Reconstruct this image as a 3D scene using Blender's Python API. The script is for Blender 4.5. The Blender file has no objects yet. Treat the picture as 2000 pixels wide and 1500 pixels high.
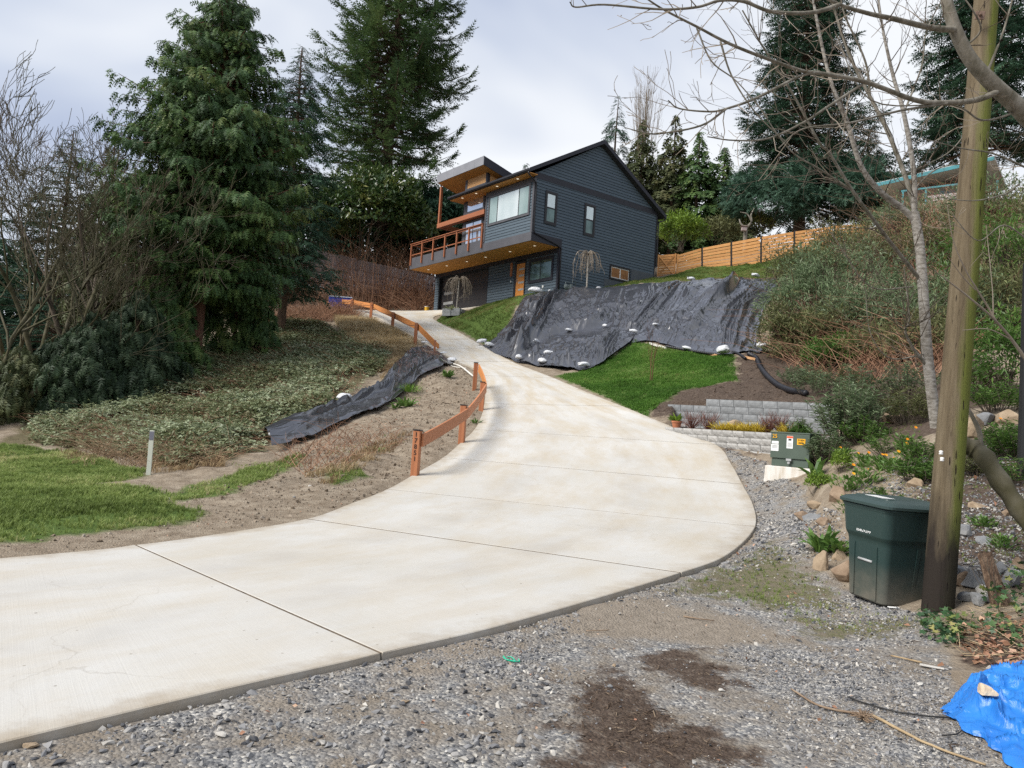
import bpy, bmesh, math, random
import numpy as np
from mathutils import Vector, Matrix, noise as mnoise

rnd = random.Random(7)
rng = np.random.default_rng(11)
SC = bpy.context.scene
COL = SC.collection
PI = math.pi

# ------------------------------------------------------------------ camera
EYE = np.array([0.0, 0.0, 1.65])
FPX = 1500.0
PITCH, ROLL = 0.0504, 0.0634
_f = np.array([0, math.cos(PITCH), math.sin(PITCH)])
_r = np.array([1.0, 0, 0])
_u = np.cross(_r, _f)
CR = math.cos(ROLL) * _r + math.sin(ROLL) * _u
CU = -math.sin(ROLL) * _r + math.cos(ROLL) * _u
CF = _f
cam_d = bpy.data.cameras.new('camera')
cam_d.sensor_width = 36.0
cam_d.lens = 27.0
cam_d.clip_start = 0.05
cam_d.clip_end = 3000
cam = bpy.data.objects.new('camera', cam_d)
cam.matrix_world = Matrix(((CR[0], CU[0], -CF[0], EYE[0]), (CR[1], CU[1], -CF[1], EYE[1]), (CR[2], CU[2], -CF[2], EYE[2]), (0, 0, 0, 1)))
COL.objects.link(cam)
SC.camera = cam

# ------------------------------------------------------------------ sky, sun, exposure
SUN_AZ_VEC = Vector((-0.90, -0.44, 0.0)).normalized()      # where the sun stands in plan
SUN_EL = math.radians(44)
world = bpy.data.worlds.new('World')
SC.world = world
world.use_nodes = True
nt = world.node_tree
nt.nodes.clear()
w_out = nt.nodes.new('ShaderNodeOutputWorld')
w_bg = nt.nodes.new('ShaderNodeBackground')
w_bg.inputs['Strength'].default_value = 0.1
sky = nt.nodes.new('ShaderNodeTexSky')
sky.sky_type = 'NISHITA'
sky.sun_disc = False
sky.sun_elevation = SUN_EL
sky.sun_rotation = math.atan2(SUN_AZ_VEC.x, SUN_AZ_VEC.y)
tc = nt.nodes.new('ShaderNodeTexCoord')
mp = nt.nodes.new('ShaderNodeMapping')
mp.inputs['Scale'].default_value = (.8, .8, 1.9)
n1 = nt.nodes.new('ShaderNodeTexNoise')
n1.inputs['Scale'].default_value = 1.5
n1.inputs['Detail'].default_value = 4
n1.inputs['Roughness'].default_value = 0.5
n1.inputs['Distortion'].default_value = 0.35
cr = nt.nodes.new('ShaderNodeValToRGB')                      # the cloud deck: grey-lavender bellies, bright thin parts
cr.color_ramp.elements[0].position = 0.38
cr.color_ramp.elements[0].color = (0.49, 0.575, 0.79, 1)
cr.color_ramp.elements[1].position = 0.60
cr.color_ramp.elements[1].color = (1.10, 1.13, 1.17, 1)
e = cr.color_ramp.elements.new(0.49)
e.color = (0.76, 0.83, 0.97, 1)
sc_ = nt.nodes.new('ShaderNodeVectorMath')
sc_.operation = 'SCALE'
sc_.inputs['Scale'].default_value = 5.9
mx = nt.nodes.new('ShaderNodeMix')
mx.data_type = 'RGBA'
mx.inputs['Factor'].default_value = 0.94
L = nt.links.new
L(tc.outputs['Generated'], mp.inputs['Vector'])
L(mp.outputs['Vector'], n1.inputs['Vector'])
L(n1.outputs['Fac'], cr.inputs['Fac'])
L(cr.outputs['Color'], sc_.inputs[0])
L(sky.outputs['Color'], mx.inputs[6])
L(sc_.outputs['Vector'], mx.inputs[7])
L(mx.outputs[2], w_bg.inputs['Color'])
L(w_bg.outputs['Background'], w_out.inputs['Surface'])

sun_d = bpy.data.lights.new('sun', 'SUN')
sun_d.energy = 3.3
sun_d.angle = math.radians(30)
sun_d.color = (1.0, 0.955, 0.89)
sun = bpy.data.objects.new('sun', sun_d)
_sd = Vector((SUN_AZ_VEC.x * math.cos(SUN_EL), SUN_AZ_VEC.y * math.cos(SUN_EL), math.sin(SUN_EL)))
sun.rotation_euler = (-_sd).to_track_quat('-Z', 'Y').to_euler()
sun.location = (-20, -15, 40)
COL.objects.link(sun)

SC.view_settings.view_transform = 'Standard'
SC.view_settings.look = 'None'
SC.view_settings.gamma = 1.0
SC.view_settings.use_curve_mapping = False
SC.view_settings.exposure = 0.60
SC.render.engine = 'CYCLES'
SC.cycles.use_denoising = False
SC.cycles.max_bounces = 6
SC.cycles.diffuse_bounces = 3
SC.cycles.glossy_bounces = 3
SC.cycles.transmission_bounces = 3
SC.cycles.transparent_max_bounces = 6

# ------------------------------------------------------------------ picking points of the place
def ray(px, py):
    return CF + (px - 1000) / FPX * CR - (py - 750) / FPX * CU
def at(px, py, Y):
    """World point seen at photo pixel (px, py) when it stands Y metres ahead."""
    d = ray(px, py)
    return EYE + d * (Y / d[1])

# ------------------------------------------------------------------ materials
def srgb(r, g, b):
    f = lambda c: (c / 12.92) if c <= 0.04045 else ((c + 0.055) / 1.055) ** 2.4
    return (f(r / 255), f(g / 255), f(b / 255), 1)
def c4(c):
    return tuple(c) if len(c) == 4 else (c[0], c[1], c[2], 1)
class NT:
    """Small wrapper for building node trees."""
    def __init__(s, name):
        s.m = bpy.data.materials.new(name)
        s.m.use_nodes = True
        s.t = s.m.node_tree
        s.b = s.t.nodes['Principled BSDF']
    def n(s, typ, **kw):
        nd = s.t.nodes.new(typ)
        for k, v in kw.items():
            if k in ('inp',):
                for kk, vv in v.items():
                    nd.inputs[kk].default_value = vv
            else:
                setattr(nd, k, v)
        return nd
    def l(s, a, b):
        s.t.links.new(a, b)
    def coord(s, kind='Object', scale=(1, 1, 1)):
        t = s.n('ShaderNodeTexCoord')
        m = s.n('ShaderNodeMapping')
        m.inputs['Scale'].default_value = scale
        s.l(t.outputs[kind], m.inputs['Vector'])
        return m.outputs['Vector']
    def noise(s, vec, scale, detail=4, rough=0.55, dist=0.0):
        nd = s.n('ShaderNodeTexNoise', inp={'Scale': scale, 'Detail': detail, 'Roughness': rough, 'Distortion': dist})
        if vec is not None:
            s.l(vec, nd.inputs['Vector'])
        return nd.outputs['Fac']
    def voro(s, vec, scale, out='Color'):
        nd = s.n('ShaderNodeTexVoronoi', inp={'Scale': scale})
        s.l(vec, nd.inputs['Vector'])
        return nd.outputs[out]
    def ramp(s, fac, stops):
        nd = s.n('ShaderNodeValToRGB')
        el = nd.color_ramp.elements
        while len(el) < len(stops):
            el.new(0.5)
        for e_, (p, c) in zip(el, stops):
            e_.position = p
            e_.color = c4(c)
        s.l(fac, nd.inputs['Fac'])
        return nd.outputs['Color']
    def mix(s, fac, a, b, mode='MIX'):
        nd = s.n('ShaderNodeMix', data_type='RGBA', blend_type=mode)
        for i, v in ((0, fac), (6, a), (7, b)):
            if hasattr(v, 'is_linked'):
                s.l(v, nd.inputs[i])
            else:
                nd.inputs[i].default_value = c4(v) if i else v
        return nd.outputs[2]
    def math(s, op, a, b=0.0, clamp=False):
        nd = s.n('ShaderNodeMath', operation=op, use_clamp=clamp)
        for i, v in ((0, a), (1, b)):
            if hasattr(v, 'is_linked'):
                s.l(v, nd.inputs[i])
            else:
                nd.inputs[i].default_value = v
        return nd.outputs[0]
    def attr(s, name, out='Fac'):
        return s.n('ShaderNodeAttribute', attribute_name=name).outputs[out]
    def bump(s, h, strength=0.3, dist=0.02):
        nd = s.n('ShaderNodeBump', inp={'Strength': strength, 'Distance': dist})
        s.l(h, nd.inputs['Height'])
        s.l(nd.outputs['Normal'], s.b.inputs['Normal'])
    def done(s, col=None, rough=0.8, spec=0.3, metal=0.0):
        if col is not None:
            if hasattr(col, 'is_linked'):
                s.l(col, s.b.inputs['Base Color'])
            else:
                s.b.inputs['Base Color'].default_value = c4(col)
        if hasattr(rough, 'is_linked'):
            s.l(rough, s.b.inputs['Roughness'])
        else:
            s.b.inputs['Roughness'].default_value = rough
        s.b.inputs['Specular IOR Level'].default_value = spec
        s.b.inputs['Metallic'].default_value = metal
        return s.m
def mat_noise(name, stops, scale=3.0, stretch=(1, 1, 1), rough=0.8, spec=0.3, metal=0.0, bump=0.0, bscale=20.0, bdist=0.01, detail=5, kind='Object', vary=0.0):
    s = NT(name)
    v = s.coord(kind, stretch)
    col = s.ramp(s.noise(v, scale, detail), stops)
    if vary:
        oi = s.n('ShaderNodeObjectInfo')
        f = s.math('MULTIPLY_ADD', oi.outputs['Random'], vary)
        s.t.nodes[-1].inputs[2].default_value = 1 - vary / 2
        hs = s.n('ShaderNodeHueSaturation')
        s.l(f, hs.inputs['Value'])
        s.l(col, hs.inputs['Color'])
        col = hs.outputs['Color']
    if bump:
        s.bump(s.noise(v, bscale, 6, 0.6), bump, bdist)
    return s.done(col, rough, spec, metal)
def mat_wood(name, dark, light, axis=0, rough=0.6, scale=6.0, vary=0.25):
    st = [14, 14, 14]
    st[axis] = 0.7
    return mat_noise(name, [(0.3, dark), (0.7, light)], scale=scale / 6, stretch=tuple(st), rough=rough, bump=0.25, bscale=1.2, bdist=0.004, vary=vary)
def mat_leaf(name, cols, rough=0.55, spec=0.35, trans=0.25):
    """Foliage: colour by the per-leaf 'tint' value kept on the mesh; some light passes through the leaf."""
    s = NT(name)
    col = s.ramp(s.attr('tint'), [(i / (len(cols) - 1), c) for i, c in enumerate(cols)])
    s.done(col, rough, spec)
    if trans:
        tr = s.n('ShaderNodeBsdfTranslucent')
        ms = s.n('ShaderNodeMixShader')
        ms.inputs[0].default_value = trans
        s.l(col, tr.inputs['Color'])
        s.l(s.b.outputs[0], ms.inputs[1])
        s.l(tr.outputs[0], ms.inputs[2])
        s.l(ms.outputs[0], s.t.nodes['Material Output'].inputs['Surface'])
    return s.m

# ------------------------------------------------------------------ mesh helpers
def vn(x, y, z=0.0, seed=0):
    """Vectorised value noise, 0..1."""
    x, y, z = np.broadcast_arrays(np.asarray(x, float), np.asarray(y, float), np.asarray(z, float))
    xi, yi, zi = np.floor(x).astype(np.int64), np.floor(y).astype(np.int64), np.floor(z).astype(np.int64)
    xf, yf, zf = x - xi, y - yi, z - zi
    s = lambda t: t * t * t * (t * (t * 6 - 15) + 10)
    xf, yf, zf = s(xf), s(yf), s(zf)
    def h(a, b, c):
        n = (a * 374761393 + b * 668265263 + c * 2147483647 + seed * 974634777) & 0xFFFFFFFF
        n = ((n ^ (n >> 13)) * 1274126177) & 0xFFFFFFFF
        n = n ^ (n >> 16)
        return (n & 0xFFFF) / 65535.0
    r = 0
    for dx in (0, 1):
        for dy in (0, 1):
            for dz in (0, 1):
                r = r + h(xi + dx, yi + dy, zi + dz) * (xf if dx else 1 - xf) * (yf if dy else 1 - yf) * (zf if dz else 1 - zf)
    return r
def fbm(x, y, z=0.0, seed=0, oct=4, gain=0.5):
    r, a, t = 0, 1.0, 0
    for i in range(oct):
        r = r + a * vn(np.asarray(x) * 2 ** i, np.asarray(y) * 2 ** i, np.asarray(z) * 2 ** i, seed + i)
        t += a
        a *= gain
    return r / t

class G:
    """Collects shapes, then links them as ONE mesh object."""
    def __init__(s):
        s.V, s.F, s.T, s.n, s.M = [], [], [], 0, []
    def add(s, V, F, tint=0.5, mi=0):
        V = np.asarray(V, float).reshape(-1, 3)
        s.V.append(V)
        s.F.extend([tuple(int(i) + s.n for i in f) for f in F])
        s.M.extend([mi] * len(F))
        s.T.append(np.broadcast_to(np.asarray(tint, float), (len(V),)))
        s.n += len(V)
        return s
    def box(s, x0, x1, y0, y1, z0, z1, tint=0.5, mi=0):
        V = [(x0, y0, z0), (x1, y0, z0), (x1, y1, z0), (x0, y1, z0), (x0, y0, z1), (x1, y0, z1), (x1, y1, z1), (x0, y1, z1)]
        return s.add(V, [(3, 2, 1, 0), (4, 5, 6, 7), (0, 1, 5, 4), (1, 2, 6, 5), (2, 3, 7, 6), (3, 0, 4, 7)], tint, mi)
    def prism(s, poly, n, tint=0.5, mi=0):
        """Extrude a 3-D polygon by the vector n."""
        P = np.asarray(poly, float)
        k = len(P)
        V = np.vstack([P, P + np.asarray(n, float)])
        F = [tuple(range(k - 1, -1, -1)), tuple(range(k, 2 * k))] + [(i, (i + 1) % k, k + (i + 1) % k, k + i) for i in range(k)]
        return s.add(V, F, tint, mi)
    def tube(s, pts, rad, seg=8, cap=True, tint=0.5, mi=0):
        P = np.asarray(pts, float)
        k = len(P)
        rad = np.broadcast_to(np.asarray(rad, float), (k,))
        T = np.gradient(P, axis=0)
        T /= np.linalg.norm(T, axis=1)[:, None] + 1e-9
        a = np.array([0, 0, 1.0]) if abs(T[0][2]) < 0.9 else np.array([1.0, 0, 0])
        A = np.cross(T, a)
        A /= np.linalg.norm(A, axis=1)[:, None] + 1e-9
        B = np.cross(T, A)
        an = np.arange(seg) * 2 * PI / seg
        V = (P[:, None, :] + rad[:, None, None] * (np.cos(an)[None, :, None] * A[:, None, :] + np.sin(an)[None, :, None] * B[:, None, :])).reshape(-1, 3)
        F = [(i * seg + j, i * seg + (j + 1) % seg, (i + 1) * seg + (j + 1) % seg, (i + 1) * seg + j) for i in range(k - 1) for j in range(seg)]
        if cap:
            F += [tuple(range(seg - 1, -1, -1)), tuple((k - 1) * seg + j for j in range(seg))]
        return s.add(V, F, tint, mi)
    def lathe(s, prof, seg=20, c=(0, 0, 0), tint=0.5, mi=0):
        prof = np.asarray(prof, float)
        an = np.arange(seg) * 2 * PI / seg
        V = np.stack([prof[:, None, 0] * np.cos(an), prof[:, None, 0] * np.sin(an), np.repeat(prof[:, None, 1], seg, 1)], -1).reshape(-1, 3) + np.asarray(c)
        k = len(prof)
        F = [(i * seg + j, i * seg + (j + 1) % seg, (i + 1) * seg + (j + 1) % seg, (i + 1) * seg + j) for i in range(k - 1) for j in range(seg)]
        F += [tuple(range(seg - 1, -1, -1)), tuple((k - 1) * seg + j for j in range(seg))]
        return s.add(V, F, tint, mi)
    def grid(s, P, tint=0.5, mi=0, flip=False):
        """P: (n, m, 3) array of points."""
        n, m = P.shape[:2]
        I = np.arange(n * m).reshape(n, m)
        F = np.stack([I[:-1, :-1], I[1:, :-1], I[1:, 1:], I[:-1, 1:]], -1).reshape(-1, 4)
        if flip:
            F = F[:, ::-1]
        t = tint if np.ndim(tint) == 0 else np.asarray(tint).ravel()
        return s.add(P.reshape(-1, 3), F.tolist(), t, mi)
    def inst(s, tmpl, M, pos, tint):
        """Many copies of a template: tmpl (V, F), M (n, 3, 3) matrices, pos (n, 3), tint (n,)."""
        TV, TF = np.asarray(tmpl[0], float), np.asarray(tmpl[1])
        n, k = len(pos), len(TV)
        V = (np.einsum('nij,kj->nki', M, TV) + pos[:, None, :]).reshape(-1, 3)
        F = (TF[None] + (np.arange(n) * k)[:, None, None] + s.n).reshape(-1, TF.shape[1])
        s.V.append(V)
        s.F.extend(map(tuple, F.tolist()))
        s.M.extend([0] * len(F))
        s.T.append(np.repeat(tint, k))
        s.n += n * k
        return s
    def mesh(s, name, mats, smooth=False, tint=False):
        me = bpy.data.meshes.new(name)
        V = np.vstack(s.V)
        lens = np.fromiter((len(f) for f in s.F), np.int32, len(s.F))
        loops = np.fromiter((i for f in s.F for i in f), np.int32, int(lens.sum()))
        me.vertices.add(len(V))
        me.vertices.foreach_set('co', V.astype(np.float32).ravel())
        me.loops.add(len(loops))
        me.loops.foreach_set('vertex_index', loops)
        me.polygons.add(len(lens))
        me.polygons.foreach_set('loop_start', np.concatenate([[0], np.cumsum(lens)[:-1]]).astype(np.int32))
        me.polygons.foreach_set('loop_total', lens)
        mats = mats if isinstance(mats, (list, tuple)) else [mats]
        for m in mats:
            me.materials.append(m)
        if len(mats) > 1:
            me.polygons.foreach_set('material_index', np.asarray(s.M, np.int32))
        if tint:
            a = me.attributes.new('tint', 'FLOAT', 'POINT')
            a.data.foreach_set('value', np.concatenate(s.T).astype(np.float32))
        me.update(calc_edges=True)
        me.polygons.foreach_set('use_smooth', np.full(len(lens), bool(smooth)))
        return me
    def build(s, name, mats, parent=None, smooth=False, tint=False, loc=None):
        o = bpy.data.objects.new(name, s.mesh(name, mats, smooth, tint))
        COL.objects.link(o)
        if parent is not None:
            o.parent = parent
        if loc is not None:
            o.location = loc
        return o
def bm_obj(name, bm, mats, parent=None, smooth=False, loc=None):
    me = bpy.data.meshes.new(name)
    bm.to_mesh(me)
    bm.free()
    for m in (mats if isinstance(mats, (list, tuple)) else [mats]):
        me.materials.append(m)
    if smooth:
        me.polygons.foreach_set('use_smooth', np.ones(len(me.polygons), bool))
    o = bpy.data.objects.new(name, me)
    COL.objects.link(o)
    o.parent = parent
    if loc is not None:
        o.location = loc
    return o
def chamfer_box(sx, sy, sz, bev=0.01, seg=1, base=False):
    bm = bmesh.new()
    bmesh.ops.create_cube(bm, size=1.0)
    for v in bm.verts:
        v.co = Vector((v.co.x * sx, v.co.y * sy, (v.co.z + (0.5 if base else 0)) * sz))
    bmesh.ops.bevel(bm, geom=bm.edges[:], offset=bev, segments=seg, affect='EDGES', profile=0.6)
    return bm
def tag(o, label=None, cat=None, group=None, kind=None):
    if label: o['label'] = label
    if cat: o['category'] = cat
    if group: o['group'] = group
    if kind: o['kind'] = kind
    return o
def thing(name, label, cat, loc=(0, 0, 0), rz=0.0, group=None):
    o = bpy.data.objects.new(name, None)
    o.empty_display_size = 0.3
    o.location = tuple(loc)
    o.rotation_euler = (0, 0, rz)
    COL.objects.link(o)
    return tag(o, label, cat, group)
def kids(o):
    return [c for c in COL.objects if c.parent == o]
def copy_of(o, parent=None, loc=None, rot=None, scale=None):
    c = o.copy()
    COL.objects.link(c)
    if parent is not None: c.parent = parent
    if loc is not None: c.location = tuple(loc)
    if rot is not None: c.rotation_euler = rot
    if scale is not None: c.scale = scale
    return c
def catmull(P, n):
    """Smooth curve through the points, n samples per span."""
    P = np.asarray(P, float)
    Q = np.vstack([2 * P[0] - P[1], P, 2 * P[-1] - P[-2]])
    out = []
    for i in range(1, len(Q) - 2):
        for t in np.arange(n) / n:
            a, b, c, d = Q[i - 1], Q[i], Q[i + 1], Q[i + 2]
            out.append(0.5 * (2 * b + (c - a) * t + (2 * a - 5 * b + 4 * c - d) * t * t + (3 * b - 3 * c + d - a) * t ** 3))
    out.append(P[-1])
    return np.array(out)
def in_poly(x, y, poly):
    x, y = np.asarray(x, float), np.asarray(y, float)
    r = np.zeros(x.shape, bool)
    n = len(poly)
    for i in range(n):
        x0, y0 = poly[i][0], poly[i][1]
        x1, y1 = poly[(i + 1) % n][0], poly[(i + 1) % n][1]
        c = ((y0 > y) != (y1 > y))
        with np.errstate(divide='ignore', invalid='ignore'):
            r ^= c & (x < (x1 - x0) * (y - y0) / (y1 - y0 + 1e-12) + x0)
    return r
def seg_dist(x, y, poly, closed=True):
    x, y = np.asarray(x, float), np.asarray(y, float)
    d = np.full(x.shape, 1e9)
    n = len(poly)
    for i in range(n if closed else n - 1):
        ax, ay = poly[i][0], poly[i][1]
        bx, by = poly[(i + 1) % n][0], poly[(i + 1) % n][1]
        dx, dy = bx - ax, by - ay
        t = np.clip(((x - ax) * dx + (y - ay) * dy) / (dx * dx + dy * dy + 1e-12), 0, 1)
        d = np.minimum(d, np.hypot(x - ax - t * dx, y - ay - t * dy))
    return d
def euler_mats(rx, ry, rz):
    cx, sx, cy, sy, cz, sz = np.cos(rx), np.sin(rx), np.cos(ry), np.sin(ry), np.cos(rz), np.sin(rz)
    M = np.empty((len(cx), 3, 3))
    M[:, 0, 0] = cz * cy; M[:, 0, 1] = cz * sy * sx - sz * cx; M[:, 0, 2] = cz * sy * cx + sz * sx
    M[:, 1, 0] = sz * cy; M[:, 1, 1] = sz * sy * sx + cz * cx; M[:, 1, 2] = sz * sy * cx - cz * sx
    M[:, 2, 0] = -sy;     M[:, 2, 1] = cy * sx;                M[:, 2, 2] = cy * cx
    return M
def frame_mats(d, up):
    """Matrices whose x axis is d, z axis near up."""
    d = d / (np.linalg.norm(d, axis=1)[:, None] + 1e-9)
    y = np.cross(up, d)
    y /= np.linalg.norm(y, axis=1)[:, None] + 1e-9
    z = np.cross(d, y)
    return np.stack([d, y, z], -1)
# ------------------------------------------------------------------ house frame (fixed first: the ground meets it)
HO = np.array([2.2904, 44.8936, 9.4505])
HYAW = -0.92361
HU = np.array([math.cos(HYAW), math.sin(HYAW), 0])
HV = np.array([-math.sin(HYAW), math.cos(HYAW), 0])
def hp(u, v, w):
    return HO + u * HU + v * HV + np.array([0, 0, w])

# ------------------------------------------------------------------ driveway line
def flat(px, py, z):
    d = ray(px, py)
    return EYE + d * ((z - EYE[2]) / d[2])
STN = [  # (left edge, right edge, is there a joint here)
    (np.array([-9.6, 2.0, 0.0]), np.array([-6.6, -1.6, 0.0]), True),
    (flat(0, 1090, .02), flat(0, 1450, .03), False),
    (flat(265, 1064, .03), flat(745, 1275, .05), True),
    (flat(430, 1042, .05), flat(1010, 1212, .07), False),
    (flat(600, 1013, .10), flat(1330, 1118, .10), True),
    (flat(680, 985, .17), flat(1425, 1080, .15), False),
    (at(757, 955, 14.5), at(1475, 1028, 12.5), True),
    (at(815, 922, 16.2), at(1471, 985, 14.2), False),
    (at(866, 893, 18.0), at(1450, 945, 15.8), True),
    (at(902, 862, 19.8), at(1428, 905, 17.3), False),
    (at(927, 838, 21.5), at(1398, 868, 18.9), True),
    (at(940, 812, 23.4), at(1305, 830, 21.0), False),
    (at(946, 788, 25.5), at(1215, 793, 23.3), True),
    (at(948, 758, 28.0), at(1140, 763, 26.0), False),
    (at(944, 733, 30.2), at(1082, 738, 28.8), True),
    (at(920, 717, 32.4), at(1040, 722, 30.8), False),
    (at(893, 706, 34.5), at(1000, 706, 33.0), True),
    (at(850, 683, 38.0), at(950, 679, 37.0), True),
    (at(821, 665, 41.5), at(920, 662, 40.2), True),
    (at(775, 641, 46.5), at(893, 647, 43.5), True),
    (at(728, 618, 52.0), at(858, 630, 48.5), True),
    (at(694, 606, 56.5), at(847, 620, 51.3), True),
    (at(700, 604.5, 58.5), at(868, 613, 53.0), False),
    (hp(-14.3, -.03, -.16), hp(-7.2, -.03, -.13), True),
]
DL = catmull([a for a, b, c in STN], 6)
DR = catmull([b for a, b, c in STN], 6)
DEDGE = np.vstack([np.column_stack([P, np.arange(len(P)) / 6, np.full(len(P), sd)]) for P, sd in ((DL, -1), (DR, 1))])
DEDGE = np.vstack([DEDGE] + [np.column_stack([P[:-1] + (P[1:] - P[:-1]) * f, np.arange(len(P) - 1) / 6, np.full(len(P) - 1, sd)]) for P, sd in ((DL, -1), (DR, 1)) for f in (.33, .67)])
DPOLY = [tuple(p[:2]) for p in DL] + [tuple(p[:2]) for p in DR[::-1]]

# ------------------------------------------------------------------ ground height
WALL_A, WALL_B, WALL_C = at(1300, 836, 20.6), at(1512, 846, 17.4), at(1690, 866, 16.0)
CMU_A, CMU_B, CMU_C = at(1318, 790, 22.6), at(1562, 785, 20.6), at(1640, 792, 20.0)
ctrl = []
def cp(px, py, Y, dz=0.0):
    p = at(px, py, Y)
    ctrl.append((p[0], p[1], p[2] + dz))
def cx(x, y, z):
    ctrl.append((x, y, z))
for i in range(0, len(DL), 3):
    st = i // 6
    lo = -0.22 if st >= 16 else -0.04
    ro = -0.02 if st >= 8 else -0.05
    a, b = DL[i], DR[i]
    cx(a[0], a[1], a[2] + lo); cx(b[0], b[1], b[2] + ro)
    for t in (.25, .5, .75):
        m = a + (b - a) * t
        cx(m[0], m[1], m[2] - .05)
for x, y, z in [(-8, -12, 0), (8, -12, .2), (0, -10, 0), (0, 0, 0), (-3, 0, -.02), (3, 1, 0), (3, 6, 0), (1, 8, .02), (5, 4, .05), (2, 4, 0), (-1, 4.2, -.03), (0, 5, -.03), (8, 3, .3), (-20, -12, -.5), (20, -12, 1),
                (-60, -12, -1), (60, -12, 4), (-12, 6, -.1), (-20, 8, -.3), (-40, 10, -.6), (10, 8, 1.1), (13, 4, 1.2), (25, 5, 4), (60, 10, 9)]:
    cx(x, y, z)
for p in [(1480, 1100, 9.9), (1560, 1040, 10.6), (1750, 1187, 7.85), (1650, 1190, 7.85), (1835, 1207, 7.45), (1600, 1130, 8.9), (1300, 1250, 6.3), (1560, 952, 14.9), (1500, 900, 16.6), (1480, 896, 17.4), (1415, 872, 18.9), (1520, 985, 13.3), (1700, 1010, 10.6)]:
    cp(*p)
for p in [(1345, 765, 24), (1450, 758, 23.2), (1430, 738, 25.2), (1250, 700, 30.3), (1240, 662, 33.7), (1490, 692, 29), (1340, 690, 31.2), (1280, 760, 25.8), (1180, 735, 29.2), (1145, 727, 30), (1060, 720, 31.6),
          (1040, 580, 43.8), (1180, 566, 42.6), (1350, 550, 41.2), (1520, 546, 39), (1000, 650, 38), (1150, 640, 37.2), (1300, 620, 36.6), (1450, 620, 34.5), (960, 655, 40.2), (1250, 600, 40), (1430, 580, 38),
          (1325, 536, 52), (1550, 500, 49.5), (1660, 478, 47), (1430, 522, 50.8), (940, 604, 47.6), (880, 620, 50.5), (1000, 585, 45.5), (1300, 545, 49), (1420, 545, 45)]:
    cp(*p)
for u, v, w in [(-7.0, -.3, -.2), (-4.6, -.4, .0), (-2, -.4, .02), (0.2, -.3, .0), (0.3, 2.5, .35), (.3, 5, 1.35), (.3, 7, 1.9), (.3, 8.6, 2.35), (-8, 12, 4), (-14.6, 2, .1), (-14, 10, 2.5), (0, 13, 4.2), (-4, 4, .0), (-10, 4, 0)]:
    q_ = hp(u, v, w); cx(*q_)
for p in [(700, 604, 60), (745, 585, 61.5), (820, 575, 62), (560, 560, 60), (650, 560, 62), (600, 600, 55), (660, 622, 51.5), (700, 641, 45.5), (560, 640, 46), (480, 660, 42), (375, 706, 34), (250, 770, 30), (150, 830, 26), (0, 862, 24), (300, 900, 17.5),
          (290, 926, 15.5), (0, 1060, 8.2), (530, 872, 20.2), (640, 850, 20.8), (760, 850, 20.3), (805, 780, 26), (700, 780, 27), (700, 930, 15), (500, 720, 34), (600, 700, 37), (640, 650, 44), (760, 700, 35), (820, 720, 31.5), (870, 800, 23.6),
          (850, 870, 18.7), (100, 960, 12.2), (400, 960, 13), (400, 820, 25), (430, 760, 30), (600, 780, 28), (880, 740, 29.3), (650, 900, 17.5), (550, 930, 15)]:
    cp(*p)
for x, y, z in [(-30, 30, .0), (-40, 60, 2.5), (-25, 48, 4.0), (-45, 20, -.6), (-60, 40, 0), (-22, 62, 9), (-40, 90, 8), (-12, 70, 13.0), (0, 72, 14.5), (-15, 95, 15), (10, 70, 16), (25, 66, 18), (0, 100, 18), (30, 100, 21), (60, 60, 20), (60, 100, 24), (45, 40, 15), (40, 25, 9.5), (-60, 110, 10), (25, 50, 16.5)]:
    cx(x, y, z)
for p in [(1560, 762, 23.8), (1600, 660, 30), (1700, 570, 34), (1850, 520, 34), (1600, 530, 41), (1990, 570, 28), (1990, 705, 19), (1700, 745, 22), (1900, 795, 15.3), (1985, 800, 13.6), (1700, 905, 13.6), (1620, 945, 12.9), (1595, 1075, 9.8), (1900, 1005, 9.6), (1950, 1155, 7.3),
          (1990, 1255, 6.1), (1920, 1405, 4.5), (1800, 850, 14), (1780, 960, 11.2), (1950, 900, 11.4), (1800, 390, 46), (1950, 395, 36), (1640, 880, 15), (1720, 800, 18)]:
    cp(*p)
C_ = np.array(ctrl)
def rbf_fit(C, lam=0.6):
    n = len(C)
    K = np.hypot(C[:, None, 0] - C[None, :, 0], C[:, None, 1] - C[None, :, 1])
    A = np.zeros((n + 3, n + 3))
    A[:n, :n] = K - lam * 0.05 * np.eye(n)
    P = np.column_stack([np.ones(n), C[:, 0], C[:, 1]])
    A[:n, n:] = P
    A[n:, :n] = P.T
    return np.linalg.solve(A, np.concatenate([C[:, 2], np.zeros(3)]))
WB = rbf_fit(C_)
def rbf(x, y):
    x, y = np.ravel(x), np.ravel(y)
    out = np.empty(len(x))
    for i in range(0, len(x), 20000):
        a, b = x[i:i + 20000], y[i:i + 20000]
        out[i:i + 20000] = np.sqrt((a[:, None] - C_[None, :, 0]) ** 2 + (b[:, None] - C_[None, :, 1]) ** 2 + 1e-9) @ WB[:-3] + WB[-3] + WB[-2] * a + WB[-1] * b
    return out
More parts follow.
